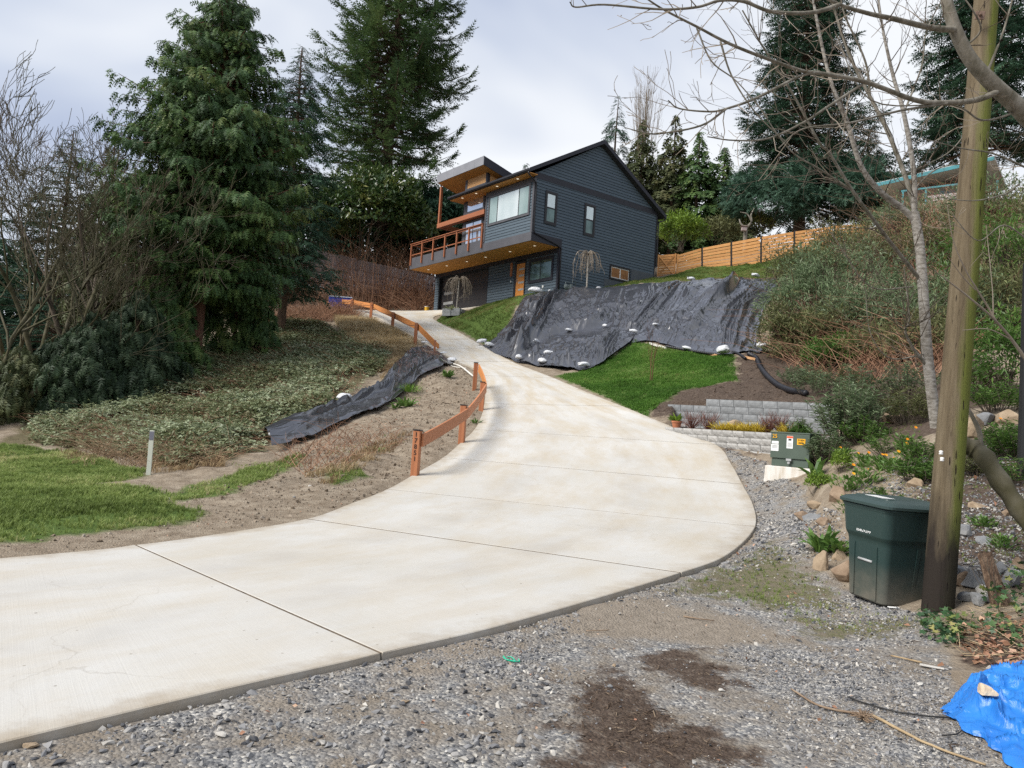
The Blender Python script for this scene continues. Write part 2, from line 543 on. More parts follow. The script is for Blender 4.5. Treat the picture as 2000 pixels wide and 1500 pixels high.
# smooth lookup grid (0.4 m cells, lightly blurred) for everything beyond the driveway edge
GX0, GY0, GS = -70.0, -14.0, 0.4
_gx = np.arange(GX0, 70.01, GS); _gy = np.arange(GY0, 115.01, GS)
_X, _Y = np.meshgrid(_gx, _gy)
_Z = rbf(_X, _Y).reshape(_X.shape)
k_ = np.array([1, 4, 6, 4, 1]) / 16.0
_P = np.pad(_Z, 2, mode='edge')
_Zs = sum(k_[j] * _P[:, j:j + _Z.shape[1]] for j in range(5))
_Zs = sum(k_[j] * _Zs[j:j + _Z.shape[0], :] for j in range(5))
def back(line, d):
    q = [np.array(p[:2]) for p in line]
    out = []
    for i, p in enumerate(q):
        t = q[min(i + 1, len(q) - 1)] - q[max(i - 1, 0)]
        t = t / np.linalg.norm(t)
        out.append(tuple(p + np.array([-t[1], t[0]]) * d))
    return out
WB_, CB_ = back((WALL_A, WALL_B, WALL_C), .13), back((CMU_A, CMU_B, CMU_C), .13)
TERR = WB_ + CB_[::-1]
UPPER = CB_ + [(CMU_C[0] + 1.2, CMU_C[1] + 3), (CMU_B[0] + .5, CMU_B[1] + 3.0), (CMU_A[0] + .6, CMU_A[1] + 3)]
def H(x, y, rough=True):
    """Ground height."""
    x, y = np.broadcast_arrays(np.asarray(x, float), np.asarray(y, float))
    shp = x.shape
    x, y = x.ravel(), y.ravel()
    fx = np.clip((x - GX0) / GS, 0, len(_gx) - 1.001); fy = np.clip((y - GY0) / GS, 0, len(_gy) - 1.001)
    i, j = fx.astype(int), fy.astype(int)
    a, b = fx - i, fy - j
    z = (_Zs[j, i] * (1 - a) + _Zs[j, i + 1] * a) * (1 - b) + (_Zs[j + 1, i] * (1 - a) + _Zs[j + 1, i + 1] * a) * b
    # the far plain rises gently beyond the known ground
    dd = seg_dist(x, y, DPOLY)
    ins = in_poly(x, y, DPOLY)
    if rough:
        far = np.clip((y - 9) / 8, 0.25, 1)
        bum = (fbm(x * 1.3, y * 1.3, seed=3) - .5) * .28 * far + (fbm(x * 5, y * 5, seed=9, oct=3) - .5) * .07
        bum = bum * np.clip(dd / .8 - .1, 0, 1)
        fore = (y < 8.5) & (x > -3)
        bum = np.where(fore, bum * .28, bum)
        z = z + bum
    # the ground meets the slab edge a little below its top, and a bench is cut under the slab
    nr = (dd < 1.1) & ~ins
    if nr.any():
        xs, ys = x[nr], y[nr]
        j = np.argmin((xs[:, None] - DEDGE[None, :, 0]) ** 2 + (ys[:, None] - DEDGE[None, :, 1]) ** 2, 1)
        ze, st = DEDGE[j, 2], DEDGE[j, 3]
        d_ = dd[nr]
        top = ze - .035 + np.clip(d_ - .10, 0, 2) * .42
        low = ze - np.where(st < 8, .045, .12) - np.clip(d_ - .3, 0, 2) * .5
        z[nr] = np.where(d_ < 1.0, np.minimum(np.maximum(z[nr], np.where((st >= 15) & (DEDGE[j, 4] < 0), -99, low)), top), z[nr])
    m = ins & (dd > .40)
    z = np.where(m, z - .22, z)
    m = ins & (dd <= .40)
    if m.any():
        xs, ys = x[m], y[m]
        j = np.argmin((xs[:, None] - DEDGE[None, :, 0]) ** 2 + (ys[:, None] - DEDGE[None, :, 1]) ** 2, 1)
        z[m] = np.minimum(z[m] - .02, DEDGE[j, 2] - .06 - dd[m] * .25)
    # the two garden terraces
    t1 = in_poly(x, y, TERR)
    z = np.where(t1, np.clip(z, 1.70, 1.78) + np.clip(seg_dist(x, y, TERR[:3], False) - 1.2, 0, 1) * .08, z)
    t2 = in_poly(x, y, UPPER)
    e2 = seg_dist(x, y, UPPER[:3], False)
    z = np.where(t2, np.maximum(z, np.minimum(2.60 + e2 * .22, 3.2)), z)
    fr = ~t2 & (seg_dist(x, y, CB_, False) < .8) & ~in_poly(x, y, UPPER) & ((y - x * 0) < 24) & ~t1
    z = np.where(fr & (x > 6.2), np.minimum(z, 2.6), z)
    return z.reshape(shp)
def hit(px, py, y0=2.5, y1=110):
    """Where the line of sight through photo pixel (px, py) meets the ground."""
    d = ray(px, py)
    t = np.geomspace(y0, y1, 900) / d[1]
    P = EYE + t[:, None] * d
    below = P[:, 2] < H(P[:, 0], P[:, 1], False)
    k = int(np.argmax(below)) if below.any() else len(t) - 1
    P = P[k]
    return np.array([P[0], P[1], float(H(P[0], P[1]))])
def pz(*pix):
    """Plan polygon of a patch outlined in the photograph."""
    return [tuple(hit(a, b)[:2]) for a, b in pix]

# zones of the ground
Z_GRASS = [
    pz((-200, 852), (0, 868), (110, 880), (180, 892), (285, 918), (280, 930), (165, 945), (330, 962), (440, 930), (560, 893), (600, 897), (500, 945), (440, 967), (350, 977), (322, 985), (400, 1000), (390, 1015), (280, 1030), (200, 1036), (120, 1050), (0, 1062), (-200, 1085)),
    pz((640, 925), (700, 915), (712, 930), (650, 948)),
]
Z_IVY = [pz((-200, 850), (0, 862), (60, 815), (150, 800), (230, 790), (330, 740), (420, 690), (480, 650), (560, 620), (640, 640), (690, 665), (770, 690), (745, 720), (650, 790), (530, 858), (520, 880), (420, 903), (350, 915), (300, 900), (200, 884), (100, 868))]
Z_DEAD = [pz((470, 640), (480, 590), (560, 570), (650, 590), (690, 607), (660, 625), (560, 640)), pz((250, 885), (420, 890), (420, 915), (300, 915))]
Z_TAN = [pz((655, 622), (725, 632), (808, 668), (805, 690), (740, 692), (670, 662))]
Z_LAWN = [pz((1086, 735), (1150, 722), (1240, 668), (1360, 690), (1432, 697), (1440, 745), (1330, 765), (1262, 815), (1215, 792), (1150, 762)),
          pz((851, 628), (872, 613), (905, 613), (960, 598), (1010, 578), (1050, 574), (1000, 625), (955, 678), (900, 648)),
          [tuple(hp(.1, 8.3, 0)[:2]), tuple(hp(.2, 4.0, 0)[:2])] + pz((1350, 549), (1520, 543)) + [tuple(at(1650, 470, 47)[:2]), tuple(at(1550, 500, 49.8)[:2]), tuple(at(1325, 535, 52.3)[:2])],
          [tuple(hp(u, v, 0)[:2]) for u, v in ((-7, -.1), (.2, -.1), (.2, 4.2), (3, 4), (2.2, -2.5), (-7, -3))]]
Z_MULCH_SHADE = [pz((1262, 815), (1335, 760), (1440, 748), (1436, 700), (1490, 688), (1560, 660), (1700, 690), (1900, 690), (2000, 760), (1990, 790), (1900, 800), (1850, 850), (1760, 875), (1690, 868), (1640, 800), (1580, 788)),  # mulch; over the hill hollow this dark colour stands in for shade
           [tuple(p[:2]) for p in (WALL_A, WALL_B, WALL_C, CMU_C, CMU_B, CMU_A)],
           pz((1085, 1335), (1200, 1318), (1310, 1390), (1420, 1445), (1510, 1510), (1120, 1510), (1095, 1420)), pz((1250, 1290), (1330, 1268), (1460, 1315), (1440, 1345), (1330, 1340)),
           pz((1860, 1240), (2050, 1200), (2050, 1330), (1900, 1300)), [(5.0, 9.5), (5.2, 6.2), (4.6, 5.0), (5.5, 3.0), (9, 2.5), (12, 8), (9, 13), (7, 13)]]
Z_SAND = [pz((1060, 1200), (1250, 1158), (1480, 1222), (1570, 1255), (1420, 1262), (1290, 1250), (1110, 1245)), pz((770, 1300), (820, 1290), (830, 1310), (790, 1325)), pz((850, 1265), (940, 1245), (960, 1275), (880, 1295)), pz((190, 1410), (410, 1355), (420, 1375), (220, 1430)), pz((500, 1370), (560, 1350), (570, 1372), (520, 1382))]
Z_GRAVEL = [pz((-100, 1510), (0, 1445), (420, 1340), (745, 1285), (1000, 1232), (1250, 1152), (1420, 1092), (1470, 1060), (1480, 1025), (1452, 945), (1430, 905), (1410, 873), (1490, 897), (1570, 952), (1590, 1000), (1570, 1080), (1640, 1150), (1800, 1200), (1860, 1300), (1850, 1400), (2050, 1560), (-100, 1560)),
            pz((1860, 1000), (2000, 960), (2000, 1130), (1880, 1130))]
Z_MOSS = [pz((1300, 1150), (1420, 1110), (1500, 1060), (1560, 1110), (1640, 1180), (1560, 1200), (1440, 1170)), pz((1560, 1210), (1800, 1210), (1780, 1240), (1600, 1245))]
def zone_w(x, y, polys, soft):
    w = np.zeros(len(x))
    for P in polys:
        Q = np.array(P)
        m = (x > Q[:, 0].min() - soft) & (x < Q[:, 0].max() + soft) & (y > Q[:, 1].min() - soft) & (y < Q[:, 1].max() + soft)
        if not m.any():
            continue
        sd = seg_dist(x[m], y[m], P) * np.where(in_poly(x[m], y[m], P), 1, -1)
        w[m] = np.maximum(w[m], np.clip(.5 + sd / (2 * soft), 0, 1))
    return w
def axis_steps(spec):
    out = [spec[0][0]]
    for end, st in spec[1:]:
        n = max(1, int(round((end - out[-1]) / st)))
        out.extend(np.linspace(out[-1], end, n + 1)[1:])
    return np.array(out)
gx = axis_steps([(-900,), (-300, 100), (-75, 25), (-35, 1.6), (-16, .5), (-7, .24), (9, .125), (15, .24), (30, .5), (75, 1.6), (300, 25), (900, 100)])
gy = axis_steps([(-300,), (-15, 25), (2, 1.0), (23.5, .125), (34, .24), (50, .4), (66, .7), (115, 2.0), (300, 20), (1500, 120)])
TX, TY = np.meshgrid(gx, gy)
TZ = H(np.clip(TX, -69, 69), np.clip(TY, -13, 114))
TZ = TZ + np.where(TY > 115, 0, 0)
g = G()
P_ = np.stack([TX, TY, TZ], -1)
g.grid(np.transpose(P_, (1, 0, 2)))

sm = NT('ground_soil')
v = sm.coord('Object')
def lerp_zone(col, name, zonecol, amt=.9, sc=1.3):
    f = sm.math('MULTIPLY', sm.math('SUBTRACT', sm.noise(v, sc, 5, .65), .5), amt)
    nd = sm.n('ShaderNodeMath', operation='ADD')
    sm.l(f, nd.inputs[0]); sm.l(sm.attr(name), nd.inputs[1])
    mr = sm.n('ShaderNodeMapRange', interpolation_type='SMOOTHSTEP', inp={'From Min': .38, 'From Max': .62})
    sm.l(nd.outputs[0], mr.inputs['Value'])
    return sm.mix(mr.outputs['Result'], col, zonecol)
def grav_col():
    vo = sm.n('ShaderNodeTexVoronoi', inp={'Scale': 48.0, 'Randomness': 1.0})
    sm.l(v, vo.inputs['Vector'])
    sep = sm.n('ShaderNodeSeparateColor')
    sm.l(vo.outputs['Color'], sep.inputs['Color'])
    c = sm.ramp(sep.outputs[0], [(0.0, (.11, .113, .12)), (.45, (.20, .20, .20)), (.75, (.28, .275, .265)), (.92, (.40, .38, .34)), (1, (.56, .54, .50))])
    return sm.mix(sm.ramp(sm.noise(v, 2.2, 6, .7), [(.40, (0, 0, 0)), (.62, (1, 1, 1))]), c, (.21, .18, .145))
dirt = sm.ramp(sm.noise(v, 3.5, 8, .7), [(.3, (.155, .12, .085)), (.5, (.24, .195, .145)), (.68, (.33, .28, .215))])
col = lerp_zone(dirt, 'z_gravel', grav_col(), .8, 2.0)
col = lerp_zone(col, 'z_sand', sm.ramp(sm.noise(v, 9, 6), [(.3, (.20, .17, .135)), (.7, (.28, .24, .195))]), .7)
col = lerp_zone(col, 'z_mulch_shade', sm.ramp(sm.noise(v, 16, 8, .75), [(.35, (.05, .036, .028)), (.55, (.095, .07, .054)), (.72, (.20, .165, .13))]), 1.5, 3.0)
col = lerp_zone(col, 'z_moss', sm.ramp(sm.noise(v, 9, 6, .7), [(.4, (.17, .145, .105)), (.6, (.12, .12, .06))]), 1.3, 3.5)
col = lerp_zone(col, 'z_dead', sm.ramp(sm.noise(v, 6, 8, .75), [(.3, (.07, .048, .035)), (.7, (.20, .14, .10))]), .9)
col = lerp_zone(col, 'z_ivy', sm.ramp(sm.noise(v, 5, 8, .75), [(.3, (.07, .062, .034)), (.7, (.16, .135, .08))]), .6)
col = lerp_zone(col, 'z_grass', sm.ramp(sm.noise(v, 4, 8, .7), [(.3, (.05, .085, .02)), (.7, (.10, .15, .035))]), .7)
hgt = sm.math('ADD', sm.noise(v, 14, 8, .7), sm.math('MULTIPLY', sm.voro(v, 48.0, 'Distance'), -.6))
sm.bump(hgt, .8, .03)
M_ground = sm.done(col, .95, .15)
ground = g.build('ground', M_ground, smooth=True)
tag(ground, kind='structure')
fx_, fy_ = P_.transpose(1, 0, 2).reshape(-1, 3)[:, 0], P_.transpose(1, 0, 2).reshape(-1, 3)[:, 1]
for nm, polys, soft in (('z_gravel', Z_GRAVEL, .35), ('z_sand', Z_SAND, .5), ('z_mulch_shade', Z_MULCH_SHADE, .55), ('z_moss', Z_MOSS, .6), ('z_dead', Z_DEAD, .8), ('z_ivy', Z_IVY, .8), ('z_grass', Z_GRASS + Z_LAWN, .6)):
    a = ground.data.attributes.new(nm, 'FLOAT', 'POINT')
    a.data.foreach_set('value', zone_w(fx_, fy_, polys, soft).astype(np.float32))

# ------------------------------------------------------------------ driveway slabs
s = NT('driveway_concrete')
v = s.coord('Object')
v2 = s.coord('Object', (1.0, .28, 1.0))
c = s.ramp(s.noise(v, .55, 7, .6), [(.3, (.445, .432, .398)), (.5, (.48, .468, .438)), (.7, (.515, .507, .482))])
c = s.mix(s.ramp(s.noise(v2, 1.4, 8, .65), [(.46, (0, 0, 0)), (.80, (.42, .42, .42))]), c, (.46, .41, .32))      # soil washed down from the bank
c = s.mix(s.ramp(s.noise(v, 26, 4, .7), [(.62, (0, 0, 0)), (.8, (.5, .5, .5))]), c, (.33, .31, .28))
sp = s.n('ShaderNodeTexVoronoi', inp={'Scale': 5.0})
s.l(v, sp.inputs['Vector'])
c = s.mix(s.ramp(sp.outputs['Distance'], [(.03, (.8, .8, .8)), (.06, (0, 0, 0))]), c, (.22, .20, .17))
cv = s.n('ShaderNodeTexVoronoi', inp={'Scale': .33}, feature='DISTANCE_TO_EDGE')
dv = s.n('ShaderNodeVectorMath', operation='ADD')
nn = s.n('ShaderNodeTexNoise', inp={'Scale': 1.5, 'Detail': 5.0})
s.l(v, nn.inputs['Vector']); s.l(v, dv.inputs[0]); s.l(nn.outputs['Color'], dv.inputs[1]); s.l(dv.outputs[0], cv.inputs['Vector'])
crk = s.math('MULTIPLY', s.ramp(cv.outputs['Distance'], [(.0, (1, 1, 1)), (.004, (0, 0, 0))]), s.ramp(s.noise(v, .5, 2), [(.5, (0, 0, 0)), (.6, (1, 1, 1))]))
c = s.mix(s.math('MULTIPLY', crk, .28), c, (.2, .17, .13))
tt = s.attr('across'); al = s.attr('along')
cmb = s.n('ShaderNodeCombineXYZ'); s.l(s.math('MULTIPLY', tt, 5.0), cmb.inputs[0]); s.l(s.math('MULTIPLY', al, .28), cmb.inputs[1])
streak = s.noise(cmb.outputs[0], 1.6, 7, .68)
up_ = s.n('ShaderNodeMapRange', inp={'From Min': 9.0, 'From Max': 30.0}); s.l(al, up_.inputs['Value'])
c = s.mix(s.math('MULTIPLY', s.ramp(streak, [(.42, (0, 0, 0)), (.70, (.85, .85, .85))]), s.math('MULTIPLY_ADD', up_.outputs['Result'], .62)), c, (.40, .335, .235))
s.t.nodes[-2].inputs[2].default_value = .12
trk = s.math('ABSOLUTE', s.math('SUBTRACT', s.math('ABSOLUTE', s.math('SUBTRACT', tt, .5)), .17))
c = s.mix(s.math('MULTIPLY', s.ramp(trk, [(.02, (.34, .34, .34)), (.10, (0, 0, 0))]), s.ramp(s.noise(v, .8, 5, .6), [(.42, (0, 0, 0)), (.62, (1, 1, 1))])), c, (.34, .32, .29))
edg = s.math('ADD', s.math('ABSOLUTE', s.math('SUBTRACT', tt, .5)), s.math('MULTIPLY', s.math('SUBTRACT', s.noise(v, 3.0, 7, .7), .5), .16))
c = s.mix(s.ramp(edg, [(.455, (0, 0, 0)), (.52, (.75, .75, .75))]), c, (.29, .235, .165))
spk = s.n('ShaderNodeTexVoronoi', inp={'Scale': 2.2}); s.l(v, spk.inputs['Vector'])
c = s.mix(s.ramp(spk.outputs['Distance'], [(.016, (.85, .85, .85)), (.03, (0, 0, 0))]), c, (.12, .10, .08))
brm_ = s.n('ShaderNodeCombineXYZ'); s.l(s.math('MULTIPLY', tt, 3.0), brm_.inputs[0]); s.l(s.math('MULTIPLY', al, 90.0), brm_.inputs[1])
bro = s.noise(brm_.outputs[0], 1.0, 4, .7)
c = s.mix(s.math('MULTIPLY', s.ramp(bro, [(.35, (1, 1, 1)), (.6, (0, 0, 0))]), .10), c, (.30, .28, .25))
s.bump(s.math('ADD', s.noise(v, 60, 6, .7), bro), .3, .006)
M_conc = s.done(c, .82, .25)
driveway = thing('driveway', None, None, (0, 0, 0))
tag(driveway, kind='structure')
jt = [i for i, st in enumerate(STN) if st[2]]
for a, b in zip(jt[:-1], jt[1:]):
    ia, ib = a * 6, b * 6
    Lp, Rp = DL[ia:ib + 1].copy(), DR[ia:ib + 1].copy()
    gw0, gw1 = (.007 if a <= 2 else .022), (.007 if b <= 2 else .022)
    for Q in (Lp, Rp):
        w0 = gw0 / (np.linalg.norm(Q[1] - Q[0]) + 1e-6); w1 = gw1 / (np.linalg.norm(Q[-1] - Q[-2]) + 1e-6)
        q0 = Q[0] + (Q[1] - Q[0]) * w0; q1 = Q[-1] + (Q[-2] - Q[-1]) * w1
        Q[0], Q[-1] = q0, q1
    ts = np.linspace(0, 1, 9)
    top = Lp[:, None, :] + (Rp - Lp)[:, None, :] * ts[None, :, None]
    # arrises rounded by a narrow lowered rim
    ring = np.concatenate([top[0, :], top[1:, -1], top[-1, -2::-1], top[-2:0:-1, 0]])
    cen = top.mean((0, 1))
    k = len(ring)
    g = G()
    n_, m_ = top.shape[:2]
    idx = np.arange(n_ * m_).reshape(n_, m_)
    rid = np.concatenate([idx[0, :], idx[1:, -1], idx[-1, -2::-1], idx[-2:0:-1, 0]])
    nxt, prv = np.roll(ring, -1, 0), np.roll(ring, 1, 0)
    tg = nxt - prv
    out = np.stack([tg[:, 1], -tg[:, 0], np.zeros(k)], -1)
    out /= np.linalg.norm(out, axis=1)[:, None] + 1e-9
    if np.mean(np.sum(out * (ring - cen), 1)) < 0:
        out = -out
    inner = ring - out * .004
    V = [top.reshape(-1, 3)]
    V[0][rid] = ring - out * .012
    r1 = ring - out * .003 - np.array([0, 0, .006])
    r2 = ring - np.array([0, 0, .03])
    r3 = ring - np.array([0, 0, .20])
    Vall = np.vstack([V[0], r1, r2, r3])
    F = np.stack([idx[:-1, :-1], idx[:-1, 1:], idx[1:, 1:], idx[1:, :-1]], -1).reshape(-1, 4).tolist()
    nn0 = n_ * m_
    for i in range(k):
        j = (i + 1) % k
        F.append((rid[j], rid[i], nn0 + i, nn0 + j))
        F.append((nn0 + j, nn0 + i, nn0 + k + i, nn0 + k + j))
        F.append((nn0 + k + j, nn0 + k + i, nn0 + 2 * k + i, nn0 + 2 * k + j))
    g.add(Vall, F)
    o = g.build('slab', M_conc, driveway, smooth=False)
    acr = np.tile(ts, n_); aln = np.repeat(np.linspace(a, b, n_), m_)
    ARC = np.concatenate([[0], np.cumsum(np.linalg.norm(np.diff((DL + DR) / 2, axis=0), axis=1))])
    aln = np.interp(aln * 6, np.arange(len(ARC)), ARC)
    for nm_, ar_ in (('across', acr), ('along', aln)):
        full = np.concatenate([ar_, ar_[rid], ar_[rid], ar_[rid]]).astype(np.float32)
        o.data.attributes.new(nm_, 'FLOAT', 'POINT').data.foreach_set('value', full)
    bm = bmesh.new(); bm.from_mesh(o.data); bmesh.ops.recalc_face_normals(bm, faces=bm.faces[:]); bm.to_mesh(o.data); bm.free()

M_joint = mat_noise('joint_filler', [(.3, (.075, .058, .042)), (.7, (.15, .115, .08))], scale=12, rough=.95)
for i in jt[1:-1]:
    p, q = DL[i * 6], DR[i * 6]
    d_ = (q - p) / np.linalg.norm(q - p); sd_ = np.array([-d_[1], d_[0], 0]) * .04
    tt_ = np.linspace(0.002, .998, 12)[:, None]
    c_ = p + (q - p) * tt_ - np.array([0, 0, .004])
    g = G(); g.grid(np.stack([c_ - sd_, c_ + sd_], 1)); g.grid(np.stack([c_ - sd_ - [0, 0, .10], c_ + sd_ - [0, 0, .10]], 1)); g.build('joint', M_joint, driveway)
# ------------------------------------------------------------------ house
def flatmat(name, col, rough=.6, spec=.3, metal=0.0, bump=0, bs=40, d=.12):
    c = np.array(col[:3])
    return mat_noise(name, [(.3, tuple(c * (1 - d))), (.7, tuple(c * (1 + d)))], scale=1.5, rough=rough, spec=spec, metal=metal, bump=bump, bscale=bs, bdist=.003)
M_siding = mat_noise('slate_siding', [(.3, (.078, .106, .132)), (.7, (.096, .126, .154))], scale=2, stretch=(1, 1, 6), spec=.2, rough=.66, bump=.12, bscale=30, bdist=.003, vary=.12)
M_trim = flatmat('charcoal_trim', (.026, .027, .036), .5)
M_gap_shade = flatmat('board_gap_shade_black', (.012, .014, .018), .8)  # wall coloured black so the gaps between boards look shaded
M_gtrim = flatmat('grey_window_trim', (.088, .088, .098), .5)
M_fascia = flatmat('grey_metal_fascia', (.22, .225, .245), .5, .4)
M_dark = flatmat('black_metal', (.016, .016, .02), .45, .4)
M_soffit = mat_wood('cedar_soffit', (.48, .21, .045), (.60, .29, .075), 0, .55, vary=.1)
M_clad = mat_wood('honey_cladding', (.48, .25, .09), (.62, .36, .16), 0, .5, vary=.15)
M_rail = mat_wood('redwood_stain', (.25, .085, .038), (.36, .135, .065), 2, .55, vary=.15)
M_railh = mat_wood('redwood_stain_flat', (.25, .085, .038), (.36, .135, .065), 0, .55, vary=.15)
M_door = mat_wood('orange_door_wood', (.46, .17, .035), (.58, .25, .06), 2, .4)
M_garage = flatmat('dark_garage_door', (.036, .034, .036), .5)
M_found = mat_noise('painted_foundation', [(.3, (.075, .087, .10)), (.7, (.095, .107, .12))], scale=1.2, rough=.8, bump=.2, bscale=12)
M_roof = mat_noise('dark_roofing', [(.3, (.025, .025, .028)), (.7, (.05, .05, .055))], scale=8, rough=.9)
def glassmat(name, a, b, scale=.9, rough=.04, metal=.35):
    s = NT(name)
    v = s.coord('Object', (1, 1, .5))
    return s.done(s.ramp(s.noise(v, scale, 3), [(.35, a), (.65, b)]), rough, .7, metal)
M_glass = glassmat('pale_sky_curtain_glass', (.30, .40, .37), (.42, .52, .49))  # sky reflection and curtain both put into the pane colour
M_glass_w = glassmat('white_curtained_glass', (.60, .68, .66), (.74, .80, .78))
M_glass_d = glassmat('dark_green_glass', (.05, .085, .08), (.16, .24, .22), 1.5)
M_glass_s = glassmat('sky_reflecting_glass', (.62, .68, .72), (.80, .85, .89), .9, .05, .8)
M_glass_o = glassmat('warm_reflection_glass', (.16, .075, .03), (.30, .15, .06), 3)  # orange reflections and interior warmth put into the pane colour
M_frost = flatmat('frosted_lite', (.36, .37, .37), .35)
s = NT('downlight_glow'); s.b.inputs['Emission Color'].default_value = (1, .82, .6, 1); s.b.inputs['Emission Strength'].default_value = 0.6; M_lamp = s.done((.9, .85, .75), .4)
M_white = flatmat('white_plastic', (.72, .72, .70), .4)
M_meter = flatmat('gas_meter_grey', (.16, .19, .19), .5)

house = thing('house', 'dark slate modern house with orange soffits and a timber balcony above the driveway', 'house', HO, HYAW)
def loc_on(px, py, axis, val):
    d = ray(px, py); n = (HU, HV, np.array([0, 0, 1.0]))[axis]
    t = (val - (EYE - HO) @ n) / (d @ n)
    P = EYE + t * d - HO
    return np.array([P @ HU, P @ HV, P[2]])
def hbox(name, mat, u0, u1, v0, v1, w0, w1, parent=None, **k):
    return G().box(u0, u1, v0, v1, w0, w1).build(name, mat, parent or house, **k)
def htext(body, size, parent, loc, rot, mat, name='lettering', ext=.004, align='CENTER'):
    cu = bpy.data.curves.new(name, 'FONT')
    cu.body = body; cu.size = size; cu.extrude = ext; cu.align_x = align; cu.align_y = 'CENTER'; cu.resolution_u = 3
    tmp = bpy.data.objects.new(name + '_tmp', cu)
    COL.objects.link(tmp)
    dg = bpy.context.evaluated_depsgraph_get()
    me = bpy.data.meshes.new_from_object(tmp.evaluated_get(dg))
    bpy.data.objects.remove(tmp); bpy.data.curves.remove(cu)
    me.materials.clear(); me.materials.append(mat)
    o = bpy.data.objects.new(name, me)
    COL.objects.link(o); o.parent = parent; o.location = loc; o.rotation_euler = rot
    return o
# walls (behind the boards)
EXPO = .175
wl_lower = hbox('lower_wall', M_gap_shade, -13.9, 0, .02, 8.0, -1.2, 2.70)
# cut the garage bay: the wall behind the opening is the recessed door, so the body starts behind it
bpy.data.objects.remove(wl_lower)
g = G()
g.box(-13.9, -13.3, .02, .3, -1.2, 2.70); g.box(-7.24, -.02, .02, .3, -1.2, 2.70); g.box(-13.3, -7.24, .02, .3, 2.36, 2.70); g.box(-13.9, -.02, .42, 8.18, -1.2, 2.70)
wl_lower = g.build('lower_wall', M_gap_shade, house)
wl_bay = hbox('bay_wall', M_gap_shade, -4.76, -.02, -2.15, .02, 2.80, 6.42)
g = G(); g.prism([(-.02, 0.03, 2.7), (-.02, 8.18, 2.7), (-.02, 8.18, 6.45), (-.02, 2.8, 9.58), (-.02, .03, 7.88)], (-7.98, 0, 0)); g.prism([(-.02, .028, 6.43), (-.02, .028, 7.87), (-.02, -2.15, 6.60), (-.02, -2.15, 6.43)], (-.25, 0, 0))
wl_gable = g.build('gable_wall', M_gap_shade, house)
def fboard(parent, u0, u1, v, w0, ex=EXPO):
    G().prism([(u0, v, w0), (u0, v - .030, w0), (u0, v - .012, w0 + ex - .022), (u0, v, w0 + ex - .022)], (u1 - u0, 0, 0)).build('siding_board', M_siding, parent)
def gboard(parent, w0, lo, hi, ex=EXPO):
    """Board on the right-hand wall; lo/hi give the two ends (v) at its foot and its head."""
    a0, a1, b0, b1 = lo[0], lo[1], hi[0], hi[1]
    w1 = w0 + ex - .022
    V = [(0, a0, w0), (.030, a0, w0), (.012, a1, w1), (0, a1, w1), (0, b0, w0), (.030, b0, w0), (.012, b1, w1), (0, b1, w1)]
    G().add(V, [(0, 3, 2, 1), (4, 5, 6, 7), (1, 2, 6, 5), (0, 1, 5, 4), (3, 7, 6, 2), (0, 4, 7, 3)]).build('siding_board', M_siding, parent)
w = -.35
while w < 2.40:
    fboard(wl_lower, -13.88, -13.38, .02, w)
    fboard(wl_lower, -7.14, -4.24, .02, w)
    fboard(wl_lower, -3.10, -.12, .02, w)
    w += EXPO
w = 3.22
while w < 6.25:
    fboard(wl_bay, -4.70, -.10, -2.15, w)
    w += EXPO
w = -.35
while w < 6.30:
    v0 = .12 if w < 3.1 else -2.06
    gboard(wl_gable, w, (v0, v0), (8.10, 8.10))
    w += EXPO
w = 6.72
lf = lambda q: max(-2.15, 2.80 - (9.60 - q) / .60)
rt = lambda q: min(8.2, 2.80 + (9.60 - q) / .585)
while w < 9.45:
    q = min(w + EXPO, 9.58)
    gboard(wl_gable, w, (lf(w), lf(q)), (rt(w), rt(q)), min(EXPO, 9.58 - w))
    w += EXPO
# trims and bands
hbox('trim_band', M_trim, .0, .045, -2.17, 8.2, 6.36, 6.70)
hbox('corner_trim', M_gtrim, -.10, .042, -2.20, -2.05, 3.2, 6.36)
hbox('corner_trim', M_gtrim, -4.80, -4.68, -2.20, -2.05, 3.3, 6.40)
hbox('corner_trim', M_trim, -.11, .042, -.03, .115, -.9, 2.69)
hbox('corner_trim', M_trim, -.09, .042, 8.10, 8.215, 1.6, 6.355)
hbox('header_trim', M_trim, -13.9, -.115, -.040, .018, 2.42, 2.695)
hbox('header_trim', M_gtrim, -4.675, -.105, -2.195, -2.15, 6.14, 6.42)
hbox('fascia_band', M_gtrim, -4.76, .03, -2.20, -2.155, 2.70, 3.215)
hbox('fascia_band', M_gtrim, -13.92, -4.765, -2.20, -2.12, 2.70, 3.50)
hbox('fascia_band', M_gtrim, -13.92, -13.85, -2.115, 3.0, 2.70, 3.50)
hbox('fascia_band', M_trim, .0, .044, -2.15, .118, 2.70, 3.20)
deck = hbox('balcony_deck', M_gtrim, -13.85, -4.78, -2.115, 6.0, 2.76, 3.36)
